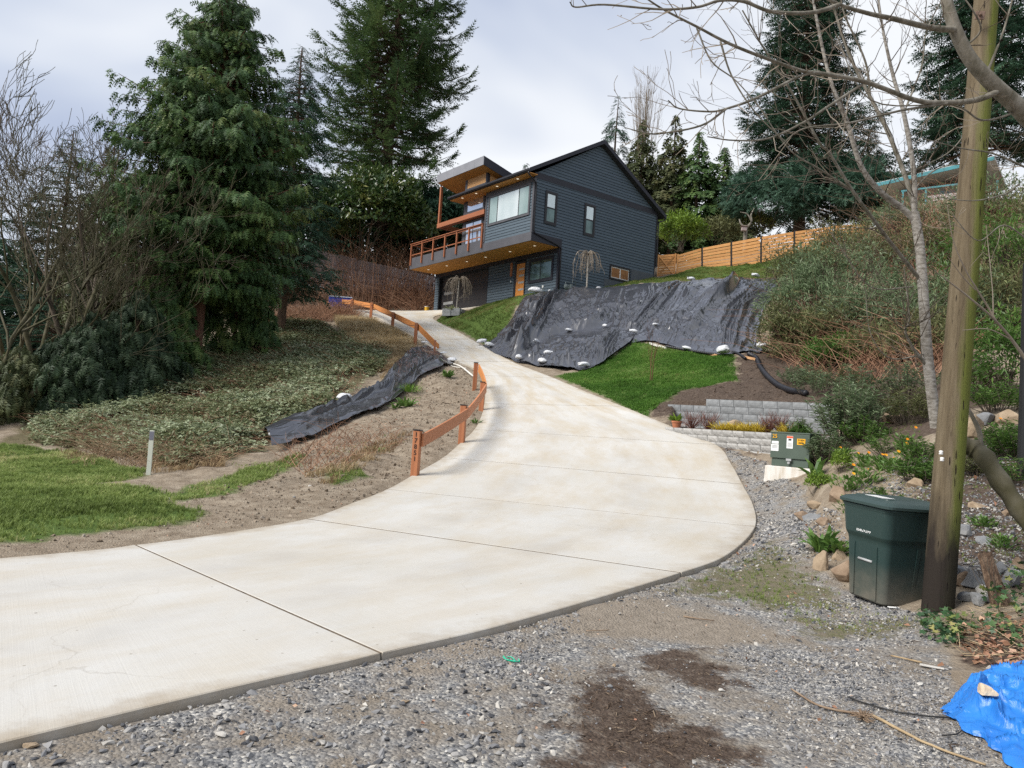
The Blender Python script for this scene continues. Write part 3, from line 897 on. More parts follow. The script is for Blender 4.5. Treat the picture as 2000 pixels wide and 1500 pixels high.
# soffits and downlights
def soffit(u0, u1, v0, v1, w0, name='soffit'):
    o = thing(name, None, None); o.parent = house
    bpy.data.objects.remove(o)
    g = G(); n = max(1, int(round((v1 - v0) / .14))); d = (v1 - v0) / n
    for i in range(n):
        g.box(u0, u1, v0 + i * d + .004, v0 + (i + 1) * d - .004, w0 - .012, w0 + .03)
    o = g.build(name, M_soffit, house); o['kind'] = 'stuff'
    return o
def downlight(px, py, w0):
    p = loc_on(px, py, 2, w0 - .02)
    g = G(); g.lathe([(.10, 0), (.10, -.014), (.075, -.016), (.075, -.004)], 14)
    o = g.build('downlight', M_white, house, loc=(p[0], p[1], w0 - .010))
    g = G(); g.lathe([(.072, 0), (.072, -.006)], 14); g.build('lamp_disc', M_lamp, o, loc=(0, 0, -.004))
soffit(-13.88, -.03, -2.15, .0, 2.71)
for a, b in ((245, 778), (485, 728), (745, 673), (990, 615), (1308, 543), (1628, 467)):
    downlight(800 + a * .15, 410 + b * .15, 2.71)
soffit(-8.10, .30, -2.78, -2.20, 6.45)
soffit(-8.10, -4.82, -2.19, .0, 6.45)
for a, b in ((575, 880), (818, 798), (1190, 672), (1555, 540), (870, 967)):
    downlight(840 + a * .11, 290 + b * .11, 6.45)
# main roof, gutter, verge boards, downspouts
g = G(); g.prism([(.33, -2.80, 6.49), (.33, -2.80, 6.66), (.33, 2.80, 9.82), (.33, 8.62, 6.42), (.33, 8.62, 6.24), (.33, 2.80, 9.62)], (-8.46, 0, 0))
roof = g.build('roof', M_roof, house)
g = G(); g.prism([(.335, -2.86, 6.46), (.335, -2.86, 6.70), (.335, 2.80, 9.885), (.335, 2.80, 9.63)], (.035, 0, 0)); g.build('verge_board', M_trim, roof)
g = G(); g.prism([(.335, 2.802, 9.63), (.335, 2.802, 9.885), (.335, 8.70, 6.44), (.335, 8.70, 6.18)], (.035, 0, 0)); g.build('verge_board', M_trim, roof)
g = G(); g.prism([(.36, -2.815, 6.50), (.36, -2.90, 6.50), (.36, -2.945, 6.56), (.36, -2.945, 6.66), (.36, -2.93, 6.66), (.36, -2.925, 6.58), (.36, -2.815, 6.56)], (-8.55, 0, 0)); g.build('gutter', M_dark, roof)
g = G(); g.tube([(.30, -2.88, 6.5), (.30, -2.86, 6.36), (.14, -2.35, 6.18), (.09, -2.10, 6.05), (.09, -2.08, 5.6), (.09, -2.08, 3.35), (.10, -2.0, 3.16), (.085, -.2, 2.78), (.085, .06, 2.66), (.085, .06, 2.3), (.085, .06, -.1)], .042, 8); g.build('downspout', M_dark, house, smooth=True)
g = G(); g.tube([(.30, 8.66, 6.3), (.28, 8.64, 6.1), (.12, 8.30, 5.95), (.09, 8.26, 5.8), (.09, 8.26, 2.6), (.12, 8.26, 2.3)], .042, 8); g.build('downspout', M_dark, house, smooth=True)
# stepped foundation
hbox('foundation', M_found, .0, .05, 3.73, 8.20, -1.0, 1.48)
hbox('foundation', M_found, .0, .052, 6.04, 8.09, 1.482, 2.45)
# windows
def window_f(v, u0, u1, w0, w1, splits, mats, trim=.11, mt=None, par=None):
    """Window in a wall that faces the drive."""
    mt = mt or M_gtrim
    g = G()
    g.box(u0, u1, v - .06, v - .006, w1 - trim, w1); g.box(u0, u1, v - .06, v - .006, w0, w0 + trim)
    g.box(u0, u0 + trim, v - .062, v - .006, w0 + trim, w1 - trim); g.box(u1 - trim, u1, v - .062, v - .006, w0 + trim, w1 - trim)
    f = g.build('window', mt, par or house)
    ed = [u0 + trim] + list(splits) + [u1 - trim]
    for a, b, m in zip(ed[:-1], ed[1:], mats):
        G().box(a + .025, b - .025, v - .040, v - .012, w0 + trim + .03, w1 - trim - .03).build('pane', m, f)
        g = G(); z0, z1 = w0 + trim, w1 - trim
        g.box(a, a + .03, v - .050, v - .008, z0, z1); g.box(b - .03, b, v - .050, v - .008, z0, z1); g.box(a + .03, b - .03, v - .050, v - .008, z0, z0 + .035); g.box(a + .03, b - .03, v - .050, v - .008, z1 - .035, z1)
        g.build('sash', M_dark, f)
    return f
def window_g(v0, v1, w0, w1, mid, mats, trim=.13, vert=False):
    """Window in the gable wall."""
    g = G(); x0, x1 = .004, .075
    g.box(x0, x1, v0, v1, w1 - trim, w1); g.box(x0, x1, v0, v1, w0, w0 + trim); g.box(x0, x1 + .002, v0, v0 + trim, w0 + trim, w1 - trim); g.box(x0, x1 + .002, v1 - trim, v1, w0 + trim, w1 - trim)
    f = g.build('window', M_dark, house)
    if vert:
        cells = [(v0 + trim, mid, w0 + trim, w1 - trim), (mid, v1 - trim, w0 + trim, w1 - trim)]
    else:
        cells = [(v0 + trim, v1 - trim, mid, w1 - trim), (v0 + trim, v1 - trim, w0 + trim, mid)]
    for (a, b, c_, d_), m in zip(cells, mats):
        G().box(.022, .046, a + .03, b - .03, c_ + .03, d_ - .03).build('pane', m, f)
        g = G(); g.box(.02, .058, a, a + .035, c_, d_); g.box(.02, .058, b - .035, b, c_, d_); g.box(.02, .058, a + .035, b - .035, c_, c_ + .04); g.box(.02, .058, a + .035, b - .035, d_ - .04, d_)
        g.build('sash', M_white if vert else M_dark, f)
window_f(-2.165, -4.45, -.28, 4.24, 6.13, (-3.48, -1.34), (M_glass, M_glass_w, M_glass), .12)
window_f(.005, -2.78, -.44, .82, 2.31, (-1.62,), (M_glass_d, M_glass_d), .15, M_trim)
window_g(-1.33, -.42, 3.88, 5.83, 4.85, (M_glass_w, M_glass_d))
window_g(1.76, 2.66, 3.82, 5.78, 4.80, (M_glass_w, M_glass_d))
window_g(4.14, 5.92, 1.52, 2.42, 5.05, (M_glass_o, M_glass_o), .11, True)
# garage door (recessed) with its two lites
gd = hbox('garage_door', M_garage, -13.3, -7.24, .26, .30, -.6, 2.36)
for z in (.45, 1.08, 1.72):
    hbox('panel_joint', M_dark, -13.2, -7.3, .254, .2605, z, z + .012, gd)
for (x0, y0, x1, y1) in ((867.8, 572.5, 885.3, 577.5), (866.2, 591.5, 884.4, 597)):
    a, b = loc_on(x0, (y0 + y1) / 2 - .8, 1, .25), loc_on(x1, (y0 + y1) / 2 - .8, 1, .25)
    hbox('door_lite', M_frost, a[0], b[0], .235, .262, a[2] - .10, a[2] + .10, gd)
# front door
g = G(); g.box(-4.24, -4.02, -.045, .01, -.1, 2.32); g.box(-3.17, -3.10, -.045, .01, -.1, 2.32); g.box(-4.02, -3.17, -.044, .01, 2.2, 2.32)
df = g.build('door_frame', M_dark, house)
fd = hbox('front_door', M_door, -4.015, -3.175, -.03, .01, .02, 2.195)
for f in (.18, .38, .59, .81):
    z = 2.2 - 2.05 * f
    hbox('door_lite', M_frost, -3.74, -3.22, -.04, -.008, z - .06, z + .06, fd)
g = G(); g.tube([(-3.93, -.02, 1.15), (-3.93, -.075, 1.15), (-3.82, -.08, 1.15)], .014, 6); g.box(-3.96, -3.90, -.03, -.019, 1.03, 1.35); g.build('handle', M_frost, fd)
pq = hbox('number_plaque', M_rail, -4.70, -4.50, -.048, -.002, 1.50, 2.37)
for i, ch in enumerate('17851'):
    htext(ch, .17, pq, (-4.60, -.051, 2.27 - .165 * i), (PI / 2, 0, 0), M_clad, 'digit')
hbox('doorbell', M_white, -4.60, -4.54, -.045, 0, 1.10, 1.22)
hbox('keypad', M_white, -13.36, -13.30, .05, .08, 1.1, 1.3)
hbox('outlet_cover', M_white, -1.36, -1.24, -.05, -.005, .42, .58)
# balcony railing
rg = thing('balcony_railing', None, None); rg.parent = house
pu = [-13.75, -12.23, -10.74, -9.24, -7.80, -6.37, -4.90]
for u_ in pu:
    hbox('railing_post', M_rail, u_ - .05, u_ + .05, -2.30, -2.205, 2.96, 4.46, rg)
hbox('top_rail', M_railh, -13.85, -4.84, -2.33, -2.18, 4.465, 4.51, rg)
hbox('top_rail', M_railh, -13.80, -4.85, -2.275, -2.235, 4.36, 4.44, rg).location = (0, .022, 0)
hbox('bottom_rail', M_railh, -13.80, -4.85, -2.27, -2.23, 3.66, 3.72, rg).location = (0, .028, 0)
for v_ in (-1.2, .2, 1.6, 3.0):
    hbox('railing_post', M_rail, -13.99, -13.93, v_ - .05, v_ + .05, 3.0, 4.46, rg)
hbox('top_rail', M_railh, -14.02, -13.87, -2.175, 3.1, 4.466, 4.511, rg)
hbox('bottom_rail', M_railh, -13.98, -13.94, -2.17, 3.1, 3.66, 3.72, rg)
hbox('bench_board', M_railh, -7.4, -4.95, -1.86, -1.70, 3.86, 3.93, rg)
# stair tower with its shed roof
tw = hbox('tower_wall', M_gtrim, -7.66, -5.22, -1.90, 4.0, 3.37, 7.62)
w = 7.50
g = G(); g.prism([(-7.64, -1.90, 7.62), (-7.64, -1.90, 7.93), (-7.64, 4.0, 6.7), (-7.64, 4.0, 6.5)], (2.40, 0, 0)); g.build('tower_head', M_clad, tw)
for i in range(3):
    hbox('cladding_board', M_clad, -7.42, -5.36, -1.935, -1.902, 7.30 + i * .205, 7.30 + i * .205 + .198, tw)
for i in range(4):
    hbox('cladding_board', M_clad, -5.222, -5.19, -1.72, 1.0, 6.9 + i * .205, 7.098 + i * .205, tw)
hbox('corner_trim', M_gtrim, -7.68, -7.44, -1.94, -1.902, 3.4, 7.90, tw)
hbox('corner_trim', M_trim, -5.35, -5.18, -1.94, -1.74, 6.4, 7.90, tw)
window_f(-1.90, -7.43, -5.30, 5.52, 7.28, (), (M_glass_s,), .16, M_gtrim)
window_f(-1.90, -7.43, -5.40, 3.37, 5.06, (-6.45,), (M_glass_s, M_glass_s), .12, M_gtrim)
g = G(); g.prism([(-10.05, -2.66, 8.09), (-10.05, -2.66, 8.60), (-10.05, 1.4, 7.55), (-10.05, 1.4, 7.10)], (5.42, 0, 0))
tr = g.build('tower_roof', M_roof, house)
hbox('roof_fascia', M_fascia, -10.10, -8.0, -2.70, -2.662, 8.07, 8.63, tr)
hbox('roof_fascia', M_fascia, -7.992, -5.6, -2.70, -2.662, 8.07, 8.63, tr)
hbox('roof_fascia', M_fascia, -5.592, -4.60, -2.70, -2.662, 8.07, 8.63, tr)
for u_, m in ((-4.63, M_trim), (-10.09, M_trim)):
    g = G(); g.prism([(u_, -2.66, 8.07), (u_, -2.66, 8.625), (u_, 1.42, 7.57), (u_, 1.42, 7.05)], (.04, 0, 0)); g.build('roof_fascia', m, tr)
g = G(); g.prism([(-10.04, -2.655, 8.065), (-10.04, -2.655, 8.086), (-10.04, 1.35, 7.11), (-10.04, 1.35, 7.09)], (5.39, 0, 0)); g.build('roof_soffit', M_soffit, tr)
# balcony frame: post, front beam, side beam
hbox('corner_post', M_rail, -10.33, -10.17, -2.28, -2.12, 5.40, 7.96)
hbox('front_beam', M_railh, -10.38, -4.80, -2.29, -1.945, 5.10, 5.40)
hbox('side_beam', M_rail, -10.37, -10.15, -1.943, 1.6, 5.10, 5.40)
hbox('corner_post', M_rail, -10.34, -10.18, 1.62, 1.78, 3.36, 5.40)
# ------------------------------------------------------------------ made things outdoors
Z_ = np.array([0, 0, 1.0])
def hz(p, dz=0.0):
    return np.array([p[0], p[1], float(H(p[0], p[1])) + dz])
M_pm = mat_wood('stained_rail_wood', (.33, .12, .05), (.50, .21, .10), 0, .6, vary=.3)
M_pmv = mat_wood('stained_post_wood', (.29, .105, .045), (.44, .18, .085), 2, .6, vary=.3)
M_rail_lit = mat_wood('sunlit_rail_wood', (.50, .19, .055), (.64, .28, .10), 0, .6, vary=.15)  # lighter copy of the rail stain, sunlight put into its colour
M_blk = flatmat('black_print', (.02, .02, .02), .5)
def board(g, p0, p1, h, th, side, sag=0.0, n=6):
    """Upright plank between two points (its top edge), thickness towards side."""
    p0, p1 = np.asarray(p0, float), np.asarray(p1, float)
    t = np.linspace(0, 1, n)[:, None]
    c = p0 + (p1 - p0) * t
    d = p1 - p0; d /= np.linalg.norm(d)
    nr = np.cross(d, Z_); nr /= np.linalg.norm(nr); nr = nr * side
    c = c + nr * (np.sin(t * PI) * sag)
    rows = np.stack([c, c + nr * th, c + nr * th - Z_ * h, c - Z_ * h], 1)
    V = rows.reshape(-1, 3)
    F = [(i * 4 + j, i * 4 + (j + 1) % 4, i * 4 + 4 + (j + 1) % 4, i * 4 + 4 + j) for i in range(n - 1) for j in range(4)] + [(3, 2, 1, 0), tuple(n * 4 - 4 + j for j in range(4))]
    return g.add(V, F)
def post(par, b, top_h, w, name='post', mat=None, rz=0.0, cap=True):
    bm = chamfer_box(w, w, top_h + .3, .008, base=True)
    o = bm_obj(name, bm, mat or M_pmv, par, loc=(b[0], b[1], b[2] - .3)); o.rotation_euler = (0, 0, rz)
    if cap:
        G().box(-w * .56, w * .56, -w * .56, w * .56, top_h + .303, top_h + .325).build('post_cap', M_dark, o)
    return o
# lower rail fence
rf = thing('rail_fence', 'low stained rail fence with house number on its end post, left of the lower driveway', 'fence')
PB = [at(811, 917, 15.9), at(902, 853, 19.7), at(940, 796, 24.4), at(927, 752, 27.8)]
PH = [.80, .80, .80, .80]
PB = [np.array([p[0], p[1], p[2]]) for p in PB]
posts = [post(rf, b, h, .15, rz=a) for b, h, a in zip(PB, PH, (-.25, -.2, -.05, .1))]
for i, ch in enumerate('17851'):
    htext(ch, .135, posts[0], (.0, -.079, 1.02 - .125 * i), (PI / 2, 0, 0), M_blk, 'digit')
sides = [(.095, -.02)] * 4
for i in range(3):
    a = PB[i] + Z_ * (.74 if i < 2 else .76) + np.array([.09, -.02, 0]); b = PB[i + 1] + Z_ * (.74 if i < 1 else .76) + np.array([.09, -.02, 0])
    board(G(), a, b, .265, .042, 1, .03).build('rail', M_pm if i < 2 else M_rail_lit, rf)
# upper rail fence
uf = thing('rail_fence', 'sunlit orange rail fence along the upper bend of the driveway', 'fence')
UB = [at(811, 667, 41.0), at(766, 644, 45.7), at(724, 620, 51.3), at(686, 609, 56.6), at(650, 600, 57.5)]
UH = [1.0, 1.05, 1.0, .95, .7]
for b, h in zip(UB, UH):
    post(uf, b, h, .17, cap=False)
tops = [at(852, 672, 38.2)] + [b + Z_ * (h - .06) for b, h in zip(UB, UH)] + [at(628, 592, 58)]
for a, b in zip(tops[:-1], tops[1:]):
    off = np.array([.10, .05, 0])
    board(G(), a + off, b + off, .33, .05, 1).build('rail', M_rail_lit, uf)
post(uf, at(849, 681, 38.0), .42, .10, 'end_peg', cap=False)
g = G()
for a, b in zip(tops[1:-1], tops[2:]):
    t = np.linspace(0, 1, 9)[:, None]
    c = a + (b - a) * t - Z_ * (.10 + .18 * np.sin(t * PI)) + np.array([-.03, -.03, 0])
    g.tube(c, .014, 4)
g.build('rope', M_dark, uf)
M_rope = flatmat('white_rope', (.62, .60, .55), .8)
g = G(); rp = [at(852, 672, 38.1), at(862, 700, 35.0), at(880, 716, 33.2), at(897, 723, 32.3), at(910, 725, 31.9)]
g.tube(catmull([hz(p, .05) for p in rp], 6), .022, 6); tag(g.build('rope', M_rope, smooth=True), 'white rope trailing down past the sandbags left of the driveway', 'rope')
g = G(); rp = [at(884, 708, 33.9), at(900, 724, 31.9), at(924, 741, 29.5)]
g.tube(catmull([hz(p, .10) for p in rp], 6), .035, 6); tag(g.build('pipe', M_rope, smooth=True), 'thin cream pipe along the driveway edge behind the lower rail fence', 'pipe')

# sandbags
s = NT('woven_white_bag'); v = s.coord('Object')
s.bump(s.noise(v, 9, 6, .65, 1.0), .9, .06)
M_bag = s.done(s.ramp(s.noise(v, 5, 5), [(.3, (.50, .50, .50)), (.6, (.72, .74, .77))]), .6, .3)
def bag_mesh(seed, tied):
    r = np.random.default_rng(seed)
    n, m = 14, 18
    th = np.linspace(0.02, PI - .02, n)[:, None]; ph = np.linspace(0, 2 * PI, m, endpoint=False)[None]
    x = np.cos(th) * np.ones_like(ph); y = np.sin(th) ** .7 * np.cos(ph); z = np.sin(th) ** .7 * np.sin(ph)
    d = 1 + (vn(x * 2 + seed, y * 2, z * 2, seed) - .5) * .35
    P = np.stack([x * .30 * d, y * .19 * d, np.maximum(z, -.55) * .13 * d], -1)
    g = G(); I = np.arange(n * m).reshape(n, m)
    F = [(I[i, j], I[i + 1, j], I[i + 1, (j + 1) % m], I[i, (j + 1) % m]) for i in range(n - 1) for j in range(m)]
    F += [tuple(I[0, :]), tuple(I[-1, ::-1])]
    g.add(P.reshape(-1, 3) + np.array([0, 0, .07]), F)
    if tied:      # the gathered neck above the tie
        k = 10; a = np.arange(k) * 2 * PI / k
        pr = [(.07, 0), (.04, .04), (.036, .055), (.065, .10), (.075, .12)]
        V = []
        for i, (rr, h) in enumerate(pr):
            wv = 1 + (.35 * np.sin(a * 3 + seed) if i > 2 else 0)
            V.append(np.stack([rr * wv * np.cos(a) + .27 + h * .55, rr * wv * np.sin(a), np.full(k, .08 + h * .5)], -1))
        V = np.vstack(V)
        F = [(i * k + j, i * k + (j + 1) % k, (i + 1) * k + (j + 1) % k, (i + 1) * k + j) for i in range(len(pr) - 1) for j in range(k)]
        g.add(V, F)
    return g.mesh('sandbag', M_bag, smooth=True)
BAGM = [bag_mesh(i, i % 3 != 1) for i in range(5)]
BAGS = [(832, 675, 'by the top corner of the left tarp, beside the upper rail'), (851, 686, 'second down the driveway edge above the left tarp'), (869, 695, 'third down the driveway edge above the left tarp'), (883, 709, 'lowest of the four at the driveway edge above the left tarp'),
        (671, 791, 'alone halfway down the left tarp'), (542, 862, 'at the bottom end of the left tarp'),
        (941, 676, 'leftmost at the driveway corner of the right tarp'), (955, 682, 'upright beside the driveway corner of the right tarp'), (1012, 709, 'on the lower hem of the right tarp near the driveway'), (1058, 717, 'lower one of a pair on the lower hem of the right tarp'), (1071, 701, 'upper one of a pair on the lower hem of the right tarp'),
        (1139, 725, 'at the lowest corner of the lapped tarp above the green lawn'), (1110, 654, 'on the upper left edge of the lapped tarp'), (1047, 677, 'half buried at the left end of the lapped tarp'), (1181, 644, 'on the peak of the lapped tarp'), (1237, 660, 'at the right end of the lapped tarp'),
        (1280, 645, 'midway up the right tarp among bare twigs'), (1340, 691, 'small, at the lower hem above the lawn'), (1411, 701, 'large, at the lower hem left of the black drain pipe'), (1487, 692, 'where the black drain pipe leaves the tarp'),
        (1350, 550, 'with its neck up on the top edge of the right tarp'), (1475, 545, 'on the top right corner of the right tarp'), (1045, 576, 'long and flat on the top left corner of the right tarp'), (1073, 574, 'tiny, on the top edge just right of the long flat one'), (1169, 566, 'on the top edge below the weeping tree')]
SCB = {1110: .65, 1181: .65, 1237: .8, 1280: .75, 1340: .75, 1073: .5, 1047: .75, 1169: .6, 1350: 1.1, 1045: 1.35, 1487: 1.25, 1411: 1.25}
BAGPOS = []
for i, (px, py, wh) in enumerate(BAGS):
    p = hit(px, py)
    o = bpy.data.objects.new('sandbag', BAGM[i % 5]); COL.objects.link(o)
    o.location = (p[0], p[1], p[2] + (.24 if px == 671 else .16 if px > 900 or px < 700 else .05)); sc = SCB.get(px, 1.0) * rnd.uniform(.75, .95)
    o.scale = (sc, sc, sc * rnd.uniform(.9, 1.25)); o.rotation_euler = (rnd.uniform(-.1, .2), rnd.uniform(-.25, .1), rnd.uniform(0, 6.28))
    if px in (1045,): o.rotation_euler = (0, 0, .2)
    tag(o, 'white sandbag ' + wh, 'sandbag', 'sandbags holding down the black tarps')
    BAGPOS.append((p[0], p[1], i < 6))

# black tarps
s = NT('black_plastic_sheet'); v = s.coord('Object')
s.b.inputs['Coat Weight'].default_value = .5; s.b.inputs['Coat Roughness'].default_value = .18
M_tarp = s.done(s.ramp(s.noise(v, 1.1, 5), [(.3, (.030, .031, .037)), (.7, (.052, .053, .062))]), s.ramp(s.noise(v, 1.7, 3), [(.3, (.22, .22, .22)), (.7, (.33, .33, .33))]), 1.0)
def resample(P, n):
    P = np.asarray(P, float)
    d = np.concatenate([[0], np.cumsum(np.linalg.norm(np.diff(P, axis=0), axis=1))])
    t = np.linspace(0, d[-1], n)
    return np.stack([np.interp(t, d, P[:, k]) for k in range(P.shape[1])], -1)
def ridge(a):
    return 1 - np.abs(2 * a - 1)
def sheet(top, bottom, left, right, n, m, big, fine, freq, seed, lift=.05, bags=(), press=None):
    """Coons patch laid on the ground, with folds running down it and crumples across."""
    T, B = resample(top, n), resample(bottom, n)
    Lf, Rt = resample(left, m), resample(right, m)
    s_ = np.linspace(0, 1, n)[:, None, None]; t_ = np.linspace(0, 1, m)[None, :, None]
    P = (1 - t_) * T[:, None] + t_ * B[:, None] + (1 - s_) * Lf[None] + s_ * Rt[None] - ((1 - s_) * (1 - t_) * T[0] + s_ * (1 - t_) * T[-1] + (1 - s_) * t_ * B[0] + s_ * t_ * B[-1])
    x, y = P[..., 0], P[..., 1]
    S, U = s_[..., 0] + 0 * x, t_[..., 0] + 0 * x
    wu = S * freq + (fbm(S * 5, U * .35, seed=seed) - .5) * 5.0 + (fbm(S * 3, U * 2.2, seed=seed + 20) - .5) * 1.1 + (U - .3) * 2.4 * np.sin(S * 6 + seed)
    amp = .35 + .65 * np.clip((vn(S * 6, U * 1.3, seed=seed + 2) - .25) * 2, 0, 1)
    fold = ridge(vn(wu * .8, U * .25 + 3, seed=seed + 1)) ** 2.4
    fold2 = ridge(vn(wu * 2.3 + 9, U * .6, seed=seed + 3)) ** 2.6
    fold3 = ridge(vn(wu * 5.2 + 5, U * 1.4, seed=seed + 13)) ** 2.5
    wx = x + (fbm(x * .6, y * .6, seed=seed + 5) - .5) * 3.0; wy = y + (fbm(x * .6 + 31, y * .6, seed=seed + 6) - .5) * 3.0
    cm = np.clip((fbm(S * 3.0, U * 2.0, seed=seed + 14) - .46) * 6 + (S - .62) * 1.2, 0.04, 1)
    cr = ridge(vn(wx * .9, wy * .9, seed=seed + 7)) ** 5 + .6 * ridge(vn(wx * 1.9 + 7, wy * 1.9, seed=seed + 8)) ** 5 + .25 * ridge(vn(wx * 4.2, wy * 4.2, seed=seed + 9)) ** 4
    ed = np.clip(np.minimum(np.minimum(S, 1 - S) * 12, np.minimum(U * 2.6, (1 - U) * 10)), .08, 1)
    h = lift + ed * (amp * (big * fold + big * .62 * fold2 + big * .16 * fold3) * (1 - .45 * cm) + fine * cr * cm)
    h = np.maximum(h, .03)
    if press is not None:
        h = .04 + (h - .04) * (1 - np.clip(zone_w(x.ravel(), y.ravel(), [press], .35).reshape(x.shape) * 1.6, 0, .94))
    for bx, by in bags:
        d2 = (x - bx) ** 2 + (y - by) ** 2
        h = .05 + (h - .05) * (1 - .85 * np.exp(-d2 / .35))
    z = np.maximum(H(x, y, False), H(x, y)) + h
    g = G(); g.grid(np.stack([x, y, z], -1), flip=False)
    return g
hp2 = lambda L_: [hit(a, b)[:2] for a, b in L_]
RT_top = hp2([(1026, 582), (1045, 576), (1100, 571), (1180, 564), (1260, 557), (1350, 551), (1440, 546), (1524, 544)])
RT_bot = hp2([(942, 679), (965, 693), (1010, 710), (1060, 720), (1120, 722), (1170, 708), (1228, 674), (1260, 668), (1300, 677), (1340, 688), (1410, 697), (1494, 692)])
RT_l = [RT_top[0]] + hp2([(1003, 622), (975, 654)]) + [RT_bot[0]]
RT_r = [RT_top[-1]] + hp2([(1514, 575), (1490, 610), (1480, 650)]) + [RT_bot[-1]]
bg = [(a, b) for a, b, l in BAGPOS if not l]
L2_poly = hp2([(1046, 678), (1075, 662), (1110, 653), (1145, 650), (1181, 642), (1210, 648), (1240, 660), (1230, 674), (1205, 692), (1178, 714), (1145, 729), (1100, 725), (1058, 721), (1012, 711)])
o = sheet(RT_top, RT_bot, RT_l, RT_r, 460, 180, .95, .22, 17, 21, .07, bg, L2_poly).build('tarp', M_tarp, smooth=True)
bm = bmesh.new(); bm.from_mesh(o.data); bmesh.ops.recalc_face_normals(bm, faces=bm.faces[:]); bm.to_mesh(o.data); bm.free()
tag(o, 'large wrinkled black plastic tarp over the slope below the house', 'tarp')
L2_top = hp2([(1046, 678), (1075, 662), (1110, 653), (1145, 650), (1181, 642), (1210, 648), (1240, 660)])
L2_bot = hp2([(1012, 711), (1058, 721), (1100, 725), (1145, 729), (1178, 714), (1205, 692), (1230, 674)])
o = sheet(L2_top, L2_bot, [L2_top[0], L2_bot[0]], [L2_top[-1], L2_bot[-1]], 170, 90, .50, .12, 8, 47, .16, bg).build('tarp', M_tarp, smooth=True)
tag(o, 'smaller black tarp lapped over the lower left of the big one', 'tarp')
LT_a = hp2([(830, 677), (800, 692), (770, 722), (745, 752), (700, 776), (650, 800), (575, 836), (512, 858)])
LT_b = hp2([(886, 714), (860, 723), (826, 737), (792, 767), (762, 792), (720, 815), (665, 832), (600, 866), (530, 882)])
LT_poly = [tuple(p) for p in LT_a] + [tuple(p) for p in LT_b[::-1]]
bl = [(a, b) for a, b, l in BAGPOS if l]
o = sheet(LT_a, LT_b, [LT_a[0], hp2([(858, 694)])[0], LT_b[0]], [LT_a[-1], LT_b[-1]], 200, 60, .03, .10, 7, 63, .13, bl)
# folds run lengthways on this one
o = o.build('tarp', M_tarp, smooth=True)
co = np.empty(len(o.data.vertices) * 3); o.data.vertices.foreach_get('co', co); co = co.reshape(200, 60, 3)
S, U = np.meshgrid(np.linspace(0, 1, 200), np.linspace(0, 1, 60), indexing='ij')
co[..., 2] += .36 * ridge(vn(U * 4.5 + (fbm(S * 4, U * 2, seed=71) - .5) * 2.2, S * 3, seed=72)) ** 3 * np.clip(np.minimum(U, 1 - U) * 6, .1, 1) * np.clip(S * 8, .15, 1)
o.data.vertices.foreach_set('co', co.ravel()); o.data.update()
tag(o, 'long narrow black tarp running down the left bank from the driveway', 'tarp')
# corrugated drain pipe and the battens under the tarp hem
def corrugated(pts, r, name, label):
    c = catmull(pts, 10); c = resample(c, max(30, int(len(c) * 4)))
    rr = r * (1 + .10 * np.sin(np.arange(len(c)) * 2 * PI / 4))
    o = G().tube(c, rr, 10).build(name, M_dark, smooth=True)
    return tag(o, label, 'pipe')
pp = [hit(a, b) + Z_ * .11 for a, b in ((1462, 699), (1477, 702), (1484, 720), (1497, 741), (1519, 757), (1543, 769), (1575, 777))]
corrugated(pp, .085, 'drain_pipe', 'black corrugated drain pipe curving down from the tarp to the block wall')
pp = [hit(a, b) + Z_ * .10 for a, b in ((1300, 682), (1345, 691), (1400, 696), (1432, 694), (1456, 704))]
corrugated(pp, .05, 'drain_pipe', 'thin black drain pipe lying along the lower hem of the right tarp')
M_batten = mat_wood('raw_batten', (.45, .24, .11), (.62, .38, .20), 0, .7)
for i, ((a, b), (c, d), lb) in enumerate((((1374, 693), (1400, 697), 'short timber batten showing under the tarp hem'), ((1448, 701), (1478, 706), 'short timber batten beside the sandbag at the drain pipe'), ((1268, 676), (1300, 683), 'pale batten under the tarp hem by the bare sapling'))):
    g = G(); p0, p1 = hit(a, b) + Z_ * .10, hit(c, d) + Z_ * .10
    board(g, p0, p1, .09, .05, -1); tag(g.build('batten', M_batten if i < 2 else M_rope), lb, 'batten', 'battens along the tarp hem')

# block walls
def blockmat(name, a, b, bump=.5):
    return mat_noise(name, [(.3, a), (.5, tuple((x + y) / 2 for x, y in zip(a, b))), (.7, b)], scale=9, rough=.92, spec=.15, bump=bump, bscale=26, bdist=.012, detail=8, vary=.22)
M_cmu = blockmat('grey_concrete_block', (.19, .20, .205), (.29, .30, .305), .35)
M_split = blockmat('split_face_block', (.25, .245, .232), (.38, .372, .355), .7)
def rough_block(L_, Hh, D, seed, amp):
    """Block whose front (-y) face is split stone."""
    n, m = 7, 4
    x = np.linspace(-L_ / 2, L_ / 2, n); z = np.linspace(0, Hh, m)
    X, Zz = np.meshgrid(x, z, indexing='ij')
    e = np.minimum(np.minimum(X + L_ / 2, L_ / 2 - X), np.minimum(Zz, Hh - Zz))
    Y = -np.clip(e / .03, 0, 1) * (.010 + amp * vn(X * 16 + seed * 3.7, Zz * 16, seed=seed))
    g = G(); P = np.stack([X, Y, Zz], -1)
    g.grid(P, flip=True)
    V = [(-L_ / 2, 0, 0), (L_ / 2, 0, 0), (L_ / 2, D, 0), (-L_ / 2, D, 0), (-L_ / 2, 0, Hh), (L_ / 2, 0, Hh), (L_ / 2, D, Hh), (-L_ / 2, D, Hh)]
    g.add(V, [(4, 5, 6, 7), (1, 2, 6, 5), (2, 3, 7, 6), (3, 0, 4, 7)])
    return g
